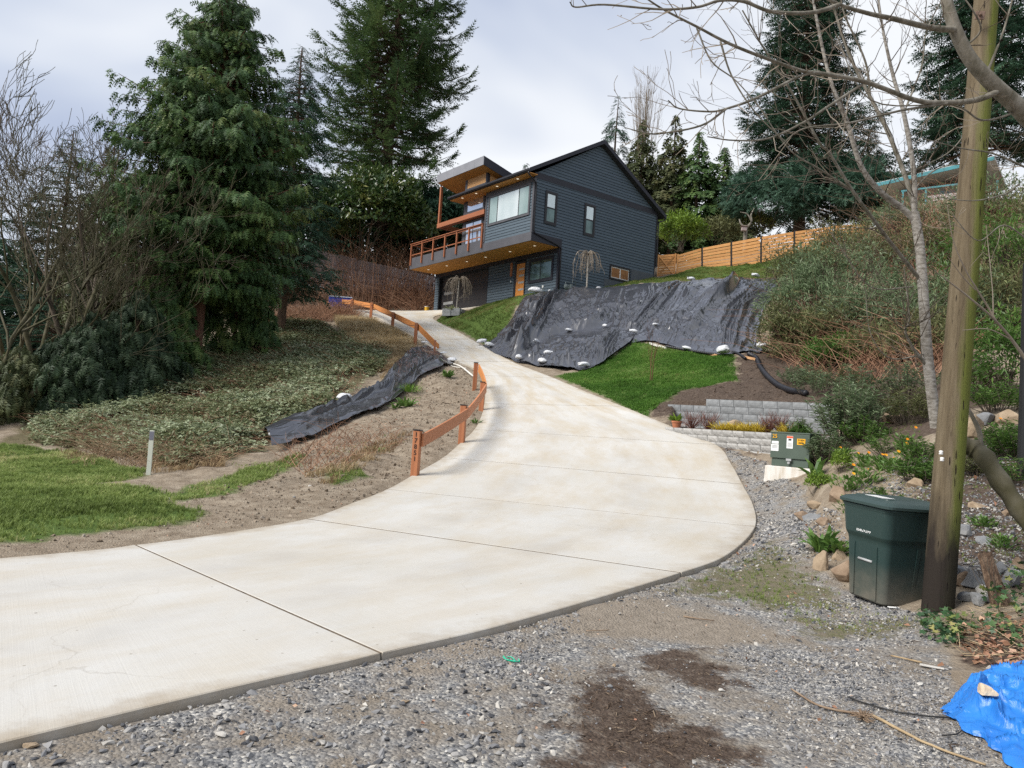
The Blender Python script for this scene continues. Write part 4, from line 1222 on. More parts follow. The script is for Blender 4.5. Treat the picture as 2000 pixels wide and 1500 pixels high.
def block_wall(root, line, zt, courses, L_, Hh, D, meshes, r, start_drop=None, gap=.006):
    line = [np.array([p[0], p[1]]) for p in line]
    segs = [(a, b, np.linalg.norm(b - a)) for a, b in zip(line[:-1], line[1:])]
    total = sum(x[2] for x in segs)
    for c in range(courses):
        z = zt - (c + 1) * Hh
        s0 = (-.5 * L_ if c % 2 else 0) + r.uniform(-.03, .03)
        if start_drop and c < len(start_drop):
            s0 += start_drop[c]
        while s0 < total - L_ * .3:
            sc = s0 + L_ / 2
            q = min(max(sc, 0), total - 1e-3)
            for a, b, ln in segs:
                if q <= ln: break
                q -= ln
            d = (b - a) / ln
            pos = a + d * q + d * (sc - min(max(sc, 0), total - 1e-3))
            o = bpy.data.objects.new('block', meshes[r.randrange(len(meshes))]); COL.objects.link(o)
            o.parent = root; o.location = (pos[0], pos[1], z + gap * .3)
            o.rotation_euler = (0, r.uniform(-.004, .004), math.atan2(d[1], d[0]) + r.uniform(-.012, .012))
            nx, ny = d[1], -d[0]
            j = r.uniform(-.006, .008)
            o.location.x += nx * j; o.location.y += ny * j
            s0 += L_
lw = thing('retaining_wall', 'low curved garden wall of tan split-face blocks beside the driveway and green utility box', 'wall')
msh = [rough_block(.345, .144, .20, i, .022).mesh('block', M_split) for i in range(6)]
block_wall(lw, [WALL_A, WALL_B, WALL_C], 1.80, 5, .35, .15, .2, msh, rnd, [0, .35, 1.2, 1.8, 2.6])
cw = thing('block_wall', 'grey hollow-block wall on the terrace behind the tan boulder', 'wall')
msh = [rough_block(.390, .188, .20, 30 + i, .003).mesh('block', M_cmu) for i in range(4)]
block_wall(cw, [CMU_A, CMU_B, CMU_C], 2.69, 5, .40, .195, .2, msh, rnd, [.95, 0, 0, 0, 0])

# garden stones
def rock_mesh(seed, sx, sy, sz, mat, flatb=.35, sub=3, amp=.34):
    bm = bmesh.new(); bmesh.ops.create_icosphere(bm, subdivisions=sub, radius=1)
    co = np.array([v.co for v in bm.verts])
    n = np.zeros(len(co)); r = np.random.default_rng(seed)
    for k in range(16):                                       # chip flat facets off a lump
        d = r.normal(size=3); d /= np.linalg.norm(d); lim = r.uniform(.42, .80)
        pr = co @ d
        co -= np.outer(np.maximum(pr - lim, 0), d)
    d = 1 + (fbm(co[:, 0] * 1.4 + seed, co[:, 1] * 1.4, co[:, 2] * 1.4, seed=seed, oct=4) - .5) * amp
    co = co * d[:, None]
    co[:, 2] = np.maximum(co[:, 2], -flatb)
    co = (co + np.array([0, 0, flatb])) * np.array([sx, sy, sz])
    for v, c in zip(bm.verts, co): v.co = c
    me = bpy.data.meshes.new('rock'); bm.to_mesh(me); bm.free(); me.materials.append(mat)
    return me
def hull_mesh(seed, size, mat, n=16, bev=.035):
    r = np.random.default_rng(seed)
    bm = bmesh.new()
    for k in range(n):
        d = r.normal(size=3); d /= np.linalg.norm(d); d *= r.uniform(.78, 1.08)
        bm.verts.new((d[0] * size[0], d[1] * size[1], (max(d[2], -.45) + .4) * size[2]))
    bmesh.ops.convex_hull(bm, input=bm.verts[:])
    for v in [v for v in bm.verts if not v.link_faces]: bm.verts.remove(v)
    bmesh.ops.dissolve_limit(bm, angle_limit=.25, verts=bm.verts[:], edges=bm.edges[:])
    bmesh.ops.bevel(bm, geom=bm.edges[:], offset=min(size) * bev * 2.2, segments=2, affect='EDGES', profile=.6)
    bmesh.ops.triangulate(bm, faces=bm.faces[:]); bmesh.ops.subdivide_edges(bm, edges=bm.edges[:], cuts=1)
    co = np.array([v.co for v in bm.verts]); m = np.mean(size)
    f = 1 + (fbm(co[:, 0] / m * 2.2 + seed, co[:, 1] / m * 2.2, co[:, 2] / m * 2.2, seed=seed) - .5) * .16
    for v, c, q in zip(bm.verts, co, f): v.co = c * q
    me = bpy.data.meshes.new('rock'); bm.to_mesh(me); bm.free(); me.materials.append(mat)
    return me
def stone_mat(name, a, b, c=None):
    st = [(.25, a), (.55, b)] + ([(.75, c)] if c else [])
    return mat_noise(name, st, scale=5, rough=.9, spec=.2, bump=.7, bscale=16, bdist=.02, detail=9)
M_tan = stone_mat('tan_rock', (.20, .145, .095), (.33, .255, .175), (.43, .36, .27))
M_brn = stone_mat('brown_rock', (.15, .10, .065), (.27, .20, .14), (.36, .28, .21))
M_gry = stone_mat('grey_rock', (.12, .125, .13), (.21, .215, .22), (.30, .295, .28))
M_pale = stone_mat('pale_rock', (.32, .30, .27), (.50, .48, .44))
def rock(px, py, Y, size, mat, seed, label, group=None, cat='rock', name='rock', rz=None, dz=-.03):
    p = at(px, py, Y); p = hz(p)
    o = bpy.data.objects.new(name, hull_mesh(seed, size, mat, 14 + seed % 6) if name != 'cobble' and 'rounded' not in label else rock_mesh(seed, *size, mat)); COL.objects.link(o)
    o.location = (p[0], p[1], p[2] + dz); o.rotation_euler = (rnd.uniform(-.1, .1), rnd.uniform(-.1, .1), rnd.uniform(0, 6.28) if rz is None else rz)
    return tag(o, label, cat, group)
rock(1447, 826, 21.0, (.36, .28, .27), M_tan, 3, 'rounded tan boulder in front of the grey block wall', cat='boulder', name='boulder', rz=.2)
rock(1652, 1100, 8.75, (.20, .16, .19), M_brn, 5, 'largest brown boulder against the green bin', 'boulders beside the bin', 'boulder', 'boulder', .4)
rock(1606, 1078, 9.15, (.12, .13, .20), M_tan, 8, 'upright tan boulder left of the largest one by the bin', 'boulders beside the bin', 'boulder', 'boulder', 1.0)
rock(1641, 1060, 9.4, (.11, .10, .14), M_tan, 12, 'small pinkish boulder behind the one against the bin', 'boulders beside the bin', 'boulder', 'boulder', 2.0)
rock(1622, 1050, 9.7, (.10, .09, .14), M_gry, 15, 'small grey boulder behind the upright tan one by the bin', 'boulders beside the bin', 'boulder', 'boulder', 2.2)
for i, (px, py, Y, sz, mt, lb) in enumerate([(1570, 996, 12.0, (.26, .14, .13), M_brn, 'flat brown rock at the gravel edge left of the bin lid'), (1588, 992, 11.6, (.17, .11, .10), M_gry, 'grey rock beside the flat brown one left of the bin'), (1635, 975, 12.0, (.22, .15, .20), M_brn, 'leaning brown rock among the orange flowers behind the bin'), (1600, 965, 12.6, (.2, .14, .14), M_tan, 'tan rock under the small box bush')]):
    rock(px, py, Y, sz, mt, 40 + i, lb, 'rocks edging the flower bed')
for i, (px, py, Y, sz, mt, lb) in enumerate([(1878, 1105, 7.9, (.13, .12, .14), M_brn, 'mossy brown cobble touching the utility pole'), (1905, 1100, 7.75, (.14, .11, .13), M_gry, 'big grey cobble second from the utility pole'), (1893, 1135, 7.45, (.10, .10, .11), M_gry, 'blue-grey cobble low in the pile right of the pole'), (1912, 1148, 7.3, (.11, .09, .11), M_gry, 'dark split cobble lowest in the pile right of the pole'), (1924, 1120, 7.5, (.12, .10, .10), M_pale, 'flat pale cobble on top of the pile right of the pole'), (1936, 1145, 7.3, (.11, .10, .12), M_gry, 'angular grey cobble left of the broken stump'), (1870, 1085, 8.1, (.10, .10, .12), M_gry, 'grey cobble wedged behind the utility pole'), (1978, 1090, 7.6, (.15, .13, .15), M_gry, 'rounded grey cobble right of the broken stump'), (1992, 1068, 7.9, (.14, .1, .13), M_brn, 'brown cobble at the right edge above the ivy'), (1955, 1075, 8.0, (.12, .1, .1), M_gry, 'small grey cobble behind the broken stump')]):
    rock(px, py, Y, sz, mt, 60 + i, lb, 'cobbles piled behind the pole', 'cobble', 'cobble', dz=.0)
rock(1965, 795, 13.2, (.34, .2, .20), M_tan, 90, 'flat tan stone below the fern at the right', 'garden step stones')
rock(1925, 800, 13.4, (.25, .2, .18), M_gry, 91, 'grey stone left of the flat tan one below the fern', 'garden step stones')
rock(1900, 795, 13.0, (.2, .2, .35), M_tan, 92, 'upright tan stone just right of the utility pole', 'garden step stones')
rock(1930, 858, 11.6, (.30, .16, .06), M_gry, 93, 'thin grey slab lying in the weeds right of the pole', 'garden step stones')
rock(1912, 922, 9.9, (.14, .10, .07), M_tan, 94, 'small tan slab on the gravel right of the pole', 'garden step stones')
rock(1880, 985, 9.2, (.16, .14, .12), M_gry, 95, 'grey angular stone right of the pole below the leaning trunk', 'garden step stones')
rock(1924, 1003, 8.9, (.12, .1, .08), M_gry, 96, 'grey slab between the two small green clumps', 'garden step stones')
rock(1932, 1281, 5.65, (.055, .045, .05), M_pale, 97, 'mossy white stone among the ivy', cat='stone', name='stone')
for i, (px, py, sz, lb) in enumerate([(1797, 1340, .045, 'pale stone chip left of the blue tarp'), (1630, 1192, .04, 'white pebble left of the bin foot'), (1210, 1200, .03, 'small pale stone beside the sandy strip'), (1295, 1175, .03, 'grey stone near the slab edge by the sandy strip'), (545, 1420, .05, 'tan stone in the gravel below the long joint'), (1200, 1305, .035, 'blue stone at the edge of the dark soil'), (1408, 1350, .045, 'flat pale stone on the gravel beyond the dark soil'), (925, 1385, .05, 'flat grey stone in the middle of the foreground gravel'), (60, 1462, .06, 'flat grey stone at the lower left corner'), (433, 1437, .06, 'flat slate piece in the lower left gravel'), (1190, 1345, .04, 'grey shard on the gravel'), (790, 1375, .05, 'slate shard below the sandy hollow'), (330, 975, .10, 'pale round stone at the grass edge'), (575, 970, .06, 'small stone on the dirt shoulder'), (445, 965, .07, 'brown clod stone beside the grass'), (605, 948, .07, 'stone at the foot of the bank')]):
    p = hit(px, py)
    o = bpy.data.objects.new('stone', rock_mesh(120 + i, sz * .75, sz * .55, sz * .4, (M_pale, M_gry, M_tan)[i % 3] if 'pale' not in lb else M_pale, sub=2)); COL.objects.link(o)
    o.location = p; o.rotation_euler = (0, 0, rnd.uniform(0, 6)); tag(o, lb, 'stone', 'loose stones')

# pad transformer on its concrete box
M_tgreen = mat_noise('olive_green_enamel', [(.3, (.060, .085, .065)), (.7, (.080, .108, .085))], scale=3, rough=.55, spec=.35)
M_pad = mat_noise('stained_concrete_box', [(.3, (.44, .38, .29)), (.5, (.60, .57, .52)), (.7, (.68, .67, .64))], scale=2.2, stretch=(5, 5, .7), rough=.85, bump=.3, bscale=40)
M_stick = flatmat('white_sticker', (.74, .75, .74), .5)
M_red = flatmat('orange_red_print', (.72, .10, .03), .5)
M_yel = flatmat('yellow_print', (.82, .42, .02), .5)
ta = -math.radians(40)
tp_ = at(1536, 948, 15.35)
tpos = np.array([tp_[0] + .30, tp_[1] + .35, .50])
pad = bm_obj('transformer_pad', chamfer_box(.94, .86, .62, .02, 2, base=True), M_pad, loc=tpos); pad.rotation_euler = (0, 0, ta)
for v in pad.data.vertices:
    if v.co.z < .3: v.co.x *= 1.06; v.co.y *= 1.06
tag(pad, 'stained concrete base under the green utility box', 'concrete base')
hole = G(); hole.lathe([(.022, 0), (.022, .004)], 12); ho = hole.build('drain_hole', M_blk, pad); ho.rotation_euler = (PI / 2, 0, 0); ho.location = (-.03, -.452, .30)
tf = thing('utility_box', 'green transformer cabinet with yellow numbers and white warning stickers', 'utility box', tpos + Z_ * .62, ta)
bm_obj('sill', chamfer_box(.74, .60, .16, .008, base=True), M_tgreen, tf, loc=(.0, -.06, .0))
cab = bm_obj('cabinet', chamfer_box(.78, .66, .50, .012, 2, base=True), M_tgreen, tf, loc=(0, -.06, .163))
bm_obj('cabinet_lid', chamfer_box(.80, .68, .03, .008, base=True), M_tgreen, tf, loc=(0, -.06, .664))
fy = -.393
def sticker(x, z, sx, sz, mat, name='sticker', par=tf, y=fy):
    return G().box(x - sx / 2, x + sx / 2, y - .003, y + .002, z - sz / 2, z + sz / 2).build(name, mat, par)
sticker(-.30, .37, .155, .135, M_stick); sticker(-.295, .475, .14, .055, M_stick)
st = sticker(.0, .495, .125, .25, M_stick)
sticker(.0, .595, .119, .040, M_red, 'warning_band', st, fy - .0025)
sticker(.0, .545, .06, .035, M_blk, 'warning_symbol', st, fy - .0025)
for k in range(4): sticker(.0, .48 - k * .022, .09, .006, M_gry, 'print_line', st, fy - .0025)
for k in range(3): sticker(-.30, .41 - k * .022, .11, .006, M_gry, 'print_line', tf, fy - .0035)
htext('25', .105, tf, (-.305, fy - .004, .60), (PI / 2, 0, 0), M_yel, 'painted_number')
yb = sticker(.225, .515, .16, .12, M_yel, 'number_plate')
htext('21054', .05, yb, (.225, fy - .006, .545), (PI / 2, 0, 0), M_blk, 'painted_number'); htext('18491', .05, yb, (.225, fy - .006, .49), (PI / 2, 0, 0), M_blk, 'painted_number')
lk = G().box(-.05, .05, -.43, -.362, .12, .165).build('hasp', M_frost, tf)
g = G(); g.lathe([(.028, 0), (.030, .02), (.028, .045), (.01, .05)], 12); pl = g.build('padlock', M_frost, lk); pl.location = (0, -.40, .06)
G().tube([(-.018, -.40, .09), (-.018, -.40, .13), (0, -.40, .145), (.018, -.40, .13), (.018, -.40, .09)], .006, 6).build('shackle', M_frost, lk)

# wheeled bin
M_bin = mat_noise('dark_green_plastic', [(.3, (.022, .042, .039)), (.7, (.034, .058, .054))], scale=4, rough=.48, spec=.4, bump=.06, bscale=120)
s = NT('dusty_green_plastic'); v = s.coord('Object')
sx_ = s.n('ShaderNodeSeparateXYZ'); s.l(v, sx_.inputs[0])
dust = s.math('MULTIPLY', s.ramp(sx_.outputs['Z'], [(.02, (1, 1, 1)), (.42, (0, 0, 0))]), s.ramp(s.noise(v, 7, 6, .65), [(.25, (.25, .25, .25)), (.7, (.9, .9, .9))]))
scf = s.ramp(s.noise(s.coord('Object', (30, 30, 3)), 1.4, 8, .75), [(.58, (0, 0, 0)), (.75, (.35, .35, .35))])
M_binb = s.done(s.mix(scf, s.mix(dust, (.018, .040, .037), (.17, .15, .12)), (.11, .13, .12)), .52, .4)
def rrect(w_, d_, r_, z, n=5):
    P = []
    for cx_, cy_, a0 in ((w_ / 2 - r_, -d_ / 2 + r_, -PI / 2), (w_ / 2 - r_, d_ / 2 - r_, 0), (-w_ / 2 + r_, d_ / 2 - r_, PI / 2), (-w_ / 2 + r_, -d_ / 2 + r_, PI)):
        for k in range(n):
            a = a0 + PI / 2 * k / (n - 1)
            P.append((cx_ + r_ * math.cos(a), cy_ + r_ * math.sin(a), z))
    return P
def loft(secs, cap0=True, cap1=True):
    g = G(); k = len(secs[0]); V = np.vstack([np.array(s_) for s_ in secs])
    F = [(i * k + j, i * k + (j + 1) % k, (i + 1) * k + (j + 1) % k, (i + 1) * k + j) for i in range(len(secs) - 1) for j in range(k)]
    if cap0: F.append(tuple(range(k - 1, -1, -1)))
    if cap1: F.append(tuple((len(secs) - 1) * k + j for j in range(k)))
    return g.add(V, F)
bpos = hz(at(1733, 1181, 7.98))
bin_ = thing('wheeled_bin', 'dark green wheeled rubbish bin with closed lid behind the utility pole', 'rubbish bin', bpos - Z_ * .01, -math.radians(74))
bin_.scale = (1.12, 1.12, 1.0)
bin_.rotation_euler = (math.radians(-1.5), math.radians(2.5), -math.radians(74))
secs = [rrect(.44, .50, .05, 0), rrect(.455, .52, .055, .02), rrect(.515, .60, .06, .58), rrect(.525, .615, .06, .62), rrect(.565, .66, .075, .66), rrect(.60, .71, .075, .92), rrect(.62, .73, .075, .93), rrect(.62, .73, .075, .96)]
body = loft(secs).build('body', M_binb, bin_, smooth=False)
bm = bmesh.new(); bm.from_mesh(body.data)
bmesh.ops.bevel(bm, geom=[e for e in bm.edges if abs(e.verts[0].co.z - e.verts[1].co.z) < 1e-4 and e.verts[0].co.z > .05], offset=.008, segments=2, affect='EDGES'); bm.to_mesh(body.data); bm.free()
body.data.polygons.foreach_set('use_smooth', np.ones(len(body.data.polygons), bool))
bev = body.modifiers.new('wn', 'WEIGHTED_NORMAL')
lid = loft([rrect(.645, .76, .08, .958), rrect(.665, .78, .08, .965), rrect(.665, .78, .08, .99), rrect(.63, .745, .08, 1.005), rrect(.59, .70, .07, 1.02), rrect(.40, .50, .06, 1.05)]).build('lid', M_bin, bin_)
loft([rrect(.44, .30, .04, 1.025), rrect(.42, .28, .04, 1.052)]).build('lid_panel', M_bin, lid, loc=(0, -.15, -.004))
loft([rrect(.24, .13, .01, 1.035), rrect(.24, .13, .01, 1.0530)]).build('lid_sticker', M_stick, lid, loc=(.0, -.19, -.003))
g = G(); g.box(-.085, .085, -.3005, -.24, .30, .55); ins = g.build('lift_recess', M_blk, bin_)
ins.rotation_euler = (math.radians(-4.2), 0, 0); ins.location = (0, .026, 0)
g = G(); g.tube([(-.085, -.285, .40), (.085, -.285, .40)], .014, 8); g.build('lift_bar', M_frost, bin_, smooth=True)
for x0 in (-.15, .13):
    g = G(); g.prism([(x0, -.272, .03), (x0 + .02, -.272, .03), (x0 + .02, -.305, .56), (x0, -.305, .56)], (0, .03, 0)); g.build('rib', M_binb, bin_)
g = G(); g.prism([(.226, .03, .03), (.226, .06, .03), (.268, .065, .58), (.268, .03, .58)], (-.03, 0, 0)); g.build('rib', M_binb, bin_)
for sx in (-.28, .28):
    g = G(); g.lathe([(.02, -.03), (.12, -.03), (.13, -.015), (.13, .015), (.12, .03), (.02, .03)], 20); wz = g.build('wheel', M_blk, bin_, smooth=False); wz.rotation_euler = (0, PI / 2, 0); wz.location = (sx, .30, .13)
htext('E0829299', .045, bin_, (-.0, -.333, .695), (PI / 2 - .09, 0, 0), M_stick, 'serial_number', .002)
g = G(); g.box(-.20, .20, .37, .42, .965, .99); g.build('hinge_bar', M_bin, lid)

# utility pole
s = NT('weathered_pole_wood'); v = s.coord('Object', (1, 1, .06))
vz = s.coord('Object'); sp3 = s.n('ShaderNodeSeparateXYZ'); s.l(vz, sp3.inputs[0])
wood = s.ramp(s.noise(v, 9, 8, .7), [(.25, (.055, .043, .028)), (.45, (.125, .098, .062)), (.62, (.185, .15, .10)), (.8, (.245, .21, .155))])
gn_ = s.n('ShaderNodeNewGeometry'); sn_ = s.n('ShaderNodeSeparateXYZ'); s.l(gn_.outputs['Normal'], sn_.inputs[0])
alg = s.math('ADD', s.math('MULTIPLY', sn_.outputs['X'], .62), s.math('MULTIPLY', s.noise(s.coord('Object', (1, 1, .2)), 6, 6, .7), .9))
am = s.ramp(alg, [(.18, (0, 0, 0)), (.55, (.85, .85, .85))])
col = s.mix(am, wood, (.135, .16, .03))
ck = s.n('ShaderNodeTexVoronoi', inp={'Scale': 34.0, 'Randomness': 1.0}); s.l(s.coord('Object', (1, 1, .13)), ck.inputs['Vector'])
ckm = s.math('MULTIPLY', s.ramp(ck.outputs['Distance'], [(.16, (1, 1, 1)), (.26, (0, 0, 0))]), s.ramp(s.noise(v, 14, 4), [(.5, (0, 0, 0)), (.58, (1, 1, 1))]))
col = s.mix(ckm, col, (.035, .026, .018))
tar = s.math('ADD', sp3.outputs['Z'], s.math('MULTIPLY', s.noise(s.coord('Object', (2, 2, .5)), 4, 5), -1.1))
col = s.mix(s.ramp(tar, [(.0, (.95, .95, .95)), (.55, (0, 0, 0))]), col, (.022, .018, .016))
s.bump(s.math('SUBTRACT', s.noise(v, 22, 8, .75), ckm), .9, .02)
M_pole = s.done(col, .9, .15)
pb, pt = hz(at(1831, 1207, 7.42)), at(1926, 0, 7.55)
d = (pt - pb) / (pt[2] - pb[2])
up_ = thing('utility_pole', 'tall weathered utility pole with green algae and a tarred foot beside the bin', 'utility pole', pb)
n_, k_seg = 60, 28
zs = np.linspace(-.25, 9.5, n_); an = np.arange(k_seg) * 2 * PI / k_seg
rr = .140 - zs * .0046
R_ = rr[:, None] * (1 + (fbm(np.cos(an)[None] * 5 + 0 * zs[:, None], np.sin(an)[None] * 5, zs[:, None] * .25, seed=5) - .5) * .10)
P = np.stack([R_ * np.cos(an) + d[0] * zs[:, None], R_ * np.sin(an) + d[1] * zs[:, None], np.repeat(zs[:, None], k_seg, 1)], -1)
g = G(); I = np.arange(n_ * k_seg).reshape(n_, k_seg)
g.add(P.reshape(-1, 3), [(I[i, j], I[i, (j + 1) % k_seg], I[i + 1, (j + 1) % k_seg], I[i + 1, j]) for i in range(n_ - 1) for j in range(k_seg)] + [tuple(I[-1])])
g.build('shaft', M_pole, up_, smooth=True)
M_rust = mat_noise('rusty_steel', [(.3, (.12, .07, .05)), (.7, (.22, .16, .13))], scale=20, rough=.8, metal=.3)
pl = at(1914, 30, 7.37) - pb
po = bm_obj('washer_plate', chamfer_box(.085, .012, .085, .004), M_rust, up_, loc=pl); po.rotation_euler = (0, .15, -.35)
g = G(); g.lathe([(.016, 0), (.016, .02), (.009, .03)], 6); bo = g.build('bolt', M_rust, po); bo.rotation_euler = (PI / 2, 0, 0); bo.location = (0, -.004, 0)
for i, (a, b) in enumerate(((1840, 897), (1838, 884))):
    q = at(a, b, 7.245) - pb
    g = G(); g.lathe([(.012, -.02), (.02, -.012), (.014, 0), (.02, .012), (.010, .02)], 10); g.build('insulator', M_white, up_, smooth=True, loc=q)
# dark steel post at the right edge
g = G(); pbk = at(2004, 900, 10.6); zt_ = at(2004, 512, 10.6)[2]; zb_ = float(H(pbk[0], pbk[1]))
g.lathe([(.105, 0), (.105, zt_ - zb_ - .02), (.085, zt_ - zb_), (.02, zt_ - zb_ + .01)], 18)
tag(g.build('steel_post', flatmat('black_pipe', (.018, .019, .02), .5), smooth=False, loc=(pbk[0], pbk[1], zb_)), 'black steel post cut by the right edge of the view', 'post')
# white marker post
mp_ = thing('marker_post', 'slim white marker post with a grey reflector in the left grass', 'marker post', hz(at(290, 926, 15.5)))
M_wpost = flatmat('dirty_white_plastic', (.50, .52, .45), .5)
bm_obj('blade', chamfer_box(.095, .02, .92, .005, base=True), M_wpost, mp_, loc=(0, 0, -.03)); bm_obj('reflector', chamfer_box(.085, .006, .17, .002, base=True), flatmat('grey_reflector', (.16, .16, .20), .35), mp_, loc=(0, -.0135, .70))
# cedar slat fence and gate on the upper lawn
M_cedar = mat_wood('new_cedar_slat', (.46, .21, .065), (.60, .31, .115), 0, .6, vary=.18)
M_fpost = flatmat('dark_steel_post', (.035, .03, .03), .5)
cf = thing('slat_fence', 'orange cedar fence of horizontal slats with dark posts on the upper lawn', 'fence')
FX = [(1322, 498, 538, 52.2), (1371, 484, 530, 51.8), (1428, 473, 524, 51.0), (1486, 462, 513, 50.3), (1551, 452, 501, 49.5), (1629, 441, 492, 48.6), (1690, 436, 484, 48.0)]
tops = [at(a, b, Y) for a, b, c, Y in FX]; bots = [at(a, c, Y) for a, b, c, Y in FX]
for i, (t_, b_) in enumerate(zip(tops, bots)):
    g = G(); hgt = t_[2] - b_[2] + .05
    g.box(-.06, .06, -.06, .06, -.8, hgt); g.build('post', M_fpost if i else M_cedar, cf, loc=b_)
for i in range(len(FX) - 1):
    a0, a1, b0, b1 = bots[i], bots[i + 1], tops[i], tops[i + 1]
    n_s = 8
    off = np.array([0, -.05, 0])
    dirx = (a1 - a0); dirx /= np.linalg.norm(dirx)
    for k in range(n_s):
        f0, f1 = k / n_s, (k + (.86 if k % 2 else .80)) / n_s
        l0, l1 = a0 + (b0 - a0) * f0, a0 + (b0 - a0) * f1; r0, r1 = a1 + (b1 - a1) * f0, a1 + (b1 - a1) * f1
        e = dirx * .065
        P = [l0 + e, r0 - e, r1 - e, l1 + e]
        G().prism([p + off for p in P], (0, .03, 0)).build('slat', M_cedar, cf)
gt = thing('gate', 'cedar gate with crossed braces between the house and the slat fence', 'gate')
ga, gb = at(1284, 541, 52.6), at(1317, 539, 52.3); ht = 1.55
gd_ = gb - ga
for k in range(9):
    f0, f1 = k / 9, (k + .84) / 9
    G().prism([ga + Z_ * ht * f0, gb + Z_ * ht * f0, gb + Z_ * ht * f1, ga + Z_ * ht * f1], (0, .03, 0)).build('slat', M_cedar, gt)
for (x0, z0, x1, z1) in ((0, .02, 1, 1.53), (0, 1.53, 1, .02)):
    p0, p1 = ga + gd_ * x0 + Z_ * z0, ga + gd_ * x1 + Z_ * z1
    d_ = (p1 - p0) / np.linalg.norm(p1 - p0); nn_ = np.cross(d_, np.array([0, 1.0, 0])) * .05
    G().prism([p0 - nn_, p1 - nn_, p1 + nn_, p0 + nn_], (0, -.035 - .01 * z0, 0)).build('brace', M_cedar, gt)
for q in (ga, gb):
    G().box(-.05, .05, -.06, -.002, 0, ht).build('stile', M_cedar, gt, loc=q)
# old plank fence behind the brush
M_oldw = mat_wood('weathered_plank', (.24, .195, .185), (.38, .31, .30), 2, .85, vary=.35)
of = thing('plank_fence', 'weathered purple-grey plank fence behind the brown brush left of the house', 'fence')
f0, f1 = at(545, 540, 60), at(850, 585, 62.5)
N_ = 66
for i in range(N_):
    t = i / N_; t1 = (i + .93) / N_
    p0 = f0 + (f1 - f0) * t; p1 = f0 + (f1 - f0) * t1
    top = 2.75 - .9 * t + rnd.uniform(-.03, .03)
    p0 = np.array([p0[0], p0[1], p0[2] - .3]); p1 = np.array([p1[0], p1[1], p1[2] - .3])
    G().prism([p0, p1, p1 + Z_ * (top + .3), p0 + Z_ * (top + .3)], (0, .03 + .012 * (i % 2), 0)).build('plank', M_oldw, of)
for fz in (.75, 1.75):
    q0, q1 = f0 + Z_ * (fz * 1.05), f1 + Z_ * fz * .72
    board(G(), q0 + np.array([0, -.005, 0]), q1 + np.array([0, -.005, 0]), .12, .06, 1, 0, 4).build('rail', M_oldw, of)
# neighbour's house on the hill
M_teal = flatmat('teal_paint', (.05, .21, .24), .5)
M_nw = flatmat('cream_wall', (.36, .31, .27), .7)
nb = thing('neighbour_house', 'distant hillside house with teal eaves and a teal balcony rail', 'house', (0, 0, 0))
n0, n1 = at(1728, 362, 47), at(1905, 322, 44)
dn = n1 - n0; dn[2] = 0; Ln = np.linalg.norm(dn); dn /= Ln; nnv = np.array([-dn[1], dn[0], 0])
def nbq(x, y, z): return n0 + dn * x + nnv * y + Z_ * z
def nbox(name, mat, x0, x1, y0, y1, z0, z1, s0=0, s1=0):
    V = [nbq(x0, y0, z0 + s0), nbq(x1, y0, z0 + s1), nbq(x1, y1, z0 + s1), nbq(x0, y1, z0 + s0), nbq(x0, y0, z1 + s0), nbq(x1, y0, z1 + s1), nbq(x1, y1, z1 + s1), nbq(x0, y1, z1 + s0)]
    return G().add(V, [(3, 2, 1, 0), (4, 5, 6, 7), (0, 1, 5, 4), (1, 2, 6, 5), (2, 3, 7, 6), (3, 0, 4, 7)]).build(name, mat, nb)
rise = .55
nbox('roof', flatmat('pale_roof', (.50, .50, .48), .6), -.5, Ln + 1, -.4, 6, 0, .16, -.06, rise + .06)
nbox('eave_board', M_teal, -.5, Ln + 1, -.45, -.405, -.10, .12, -.06, rise + .06)
nbox('wall', M_nw, .4, Ln, 1.4, 5.5, -3.2, -.12, 0, .1)
nbox('window', M_glass_d, 2.6, 4.2, 1.33, 1.39, -1.5, -.4)
nbox('balcony', M_nw, 1.0, Ln + .5, -.2, 1.39, -2.0, -1.8)
for k in range(6):
    nbox('balustrade_board', flatmat('lilac_board', (.42, .38, .38), .6) if k == 0 else bpy.data.materials['lilac_board'], 2.4, Ln + .5, -.16, -.12, -1.75 + k * .12, -1.65 + k * .12)
for x in (1.1, 2.35, 4.2, 6.0):
    nbox('balcony_post', M_teal, x - .05, x + .05, -.24, -.17, -2.1, -.62)
nbox('balcony_rail', M_teal, 1.0, Ln + .5, -.25, -.16, -.62, -.52); nbox('balcony_rail', M_teal, 1.0, Ln + .5, -.25, -.165, -2.06, -1.9)
nbox('chimney', M_white, 4.1, 4.5, 1.5, 1.9, .15, 1.05, 0.1, .1)
# odds and ends by the garage
pln = thing('block_planter', 'square planter of grey concrete blocks at the edge of the lawn by the garage', 'planter', hz(at(888, 622, 50.0), -.05), -.5)
for (x, y, r0) in ((-.35, -.40, 0), (.35, -.40, 0), (.55, .1, PI / 2), (-.55, .1, PI / 2)):
    for k in range(2):
        o = bm_obj('block', chamfer_box(.66 if r0 == 0 else .60, .2, .24, .012, base=True), M_cmu, pln, loc=(x, y, k * .246)); o.rotation_euler = (0, 0, r0)
G().box(-.44, .44, -.29, .4, .1, .42).build('soil', M_ground, pln)
bk = thing('bucket', 'small yellow bucket at the left corner of the garage', 'bucket', hp(-14.35, -.3, -.16) + Z_ * .02)
G().lathe([(.15, 0), (.17, .42), (.18, .43), (.17, .44)], 14).build('body', flatmat('yellow_plastic', (.62, .36, .03), .5), bk); G().lathe([(.18, .435), (.18, .47), (.02, .48)], 14).build('lid', M_white, bk)
bx = thing('storage_tub', 'blue storage tub with a pale lid behind the upper rail fence', 'tub', hz(at(664, 610, 57.6), -.05), .1)
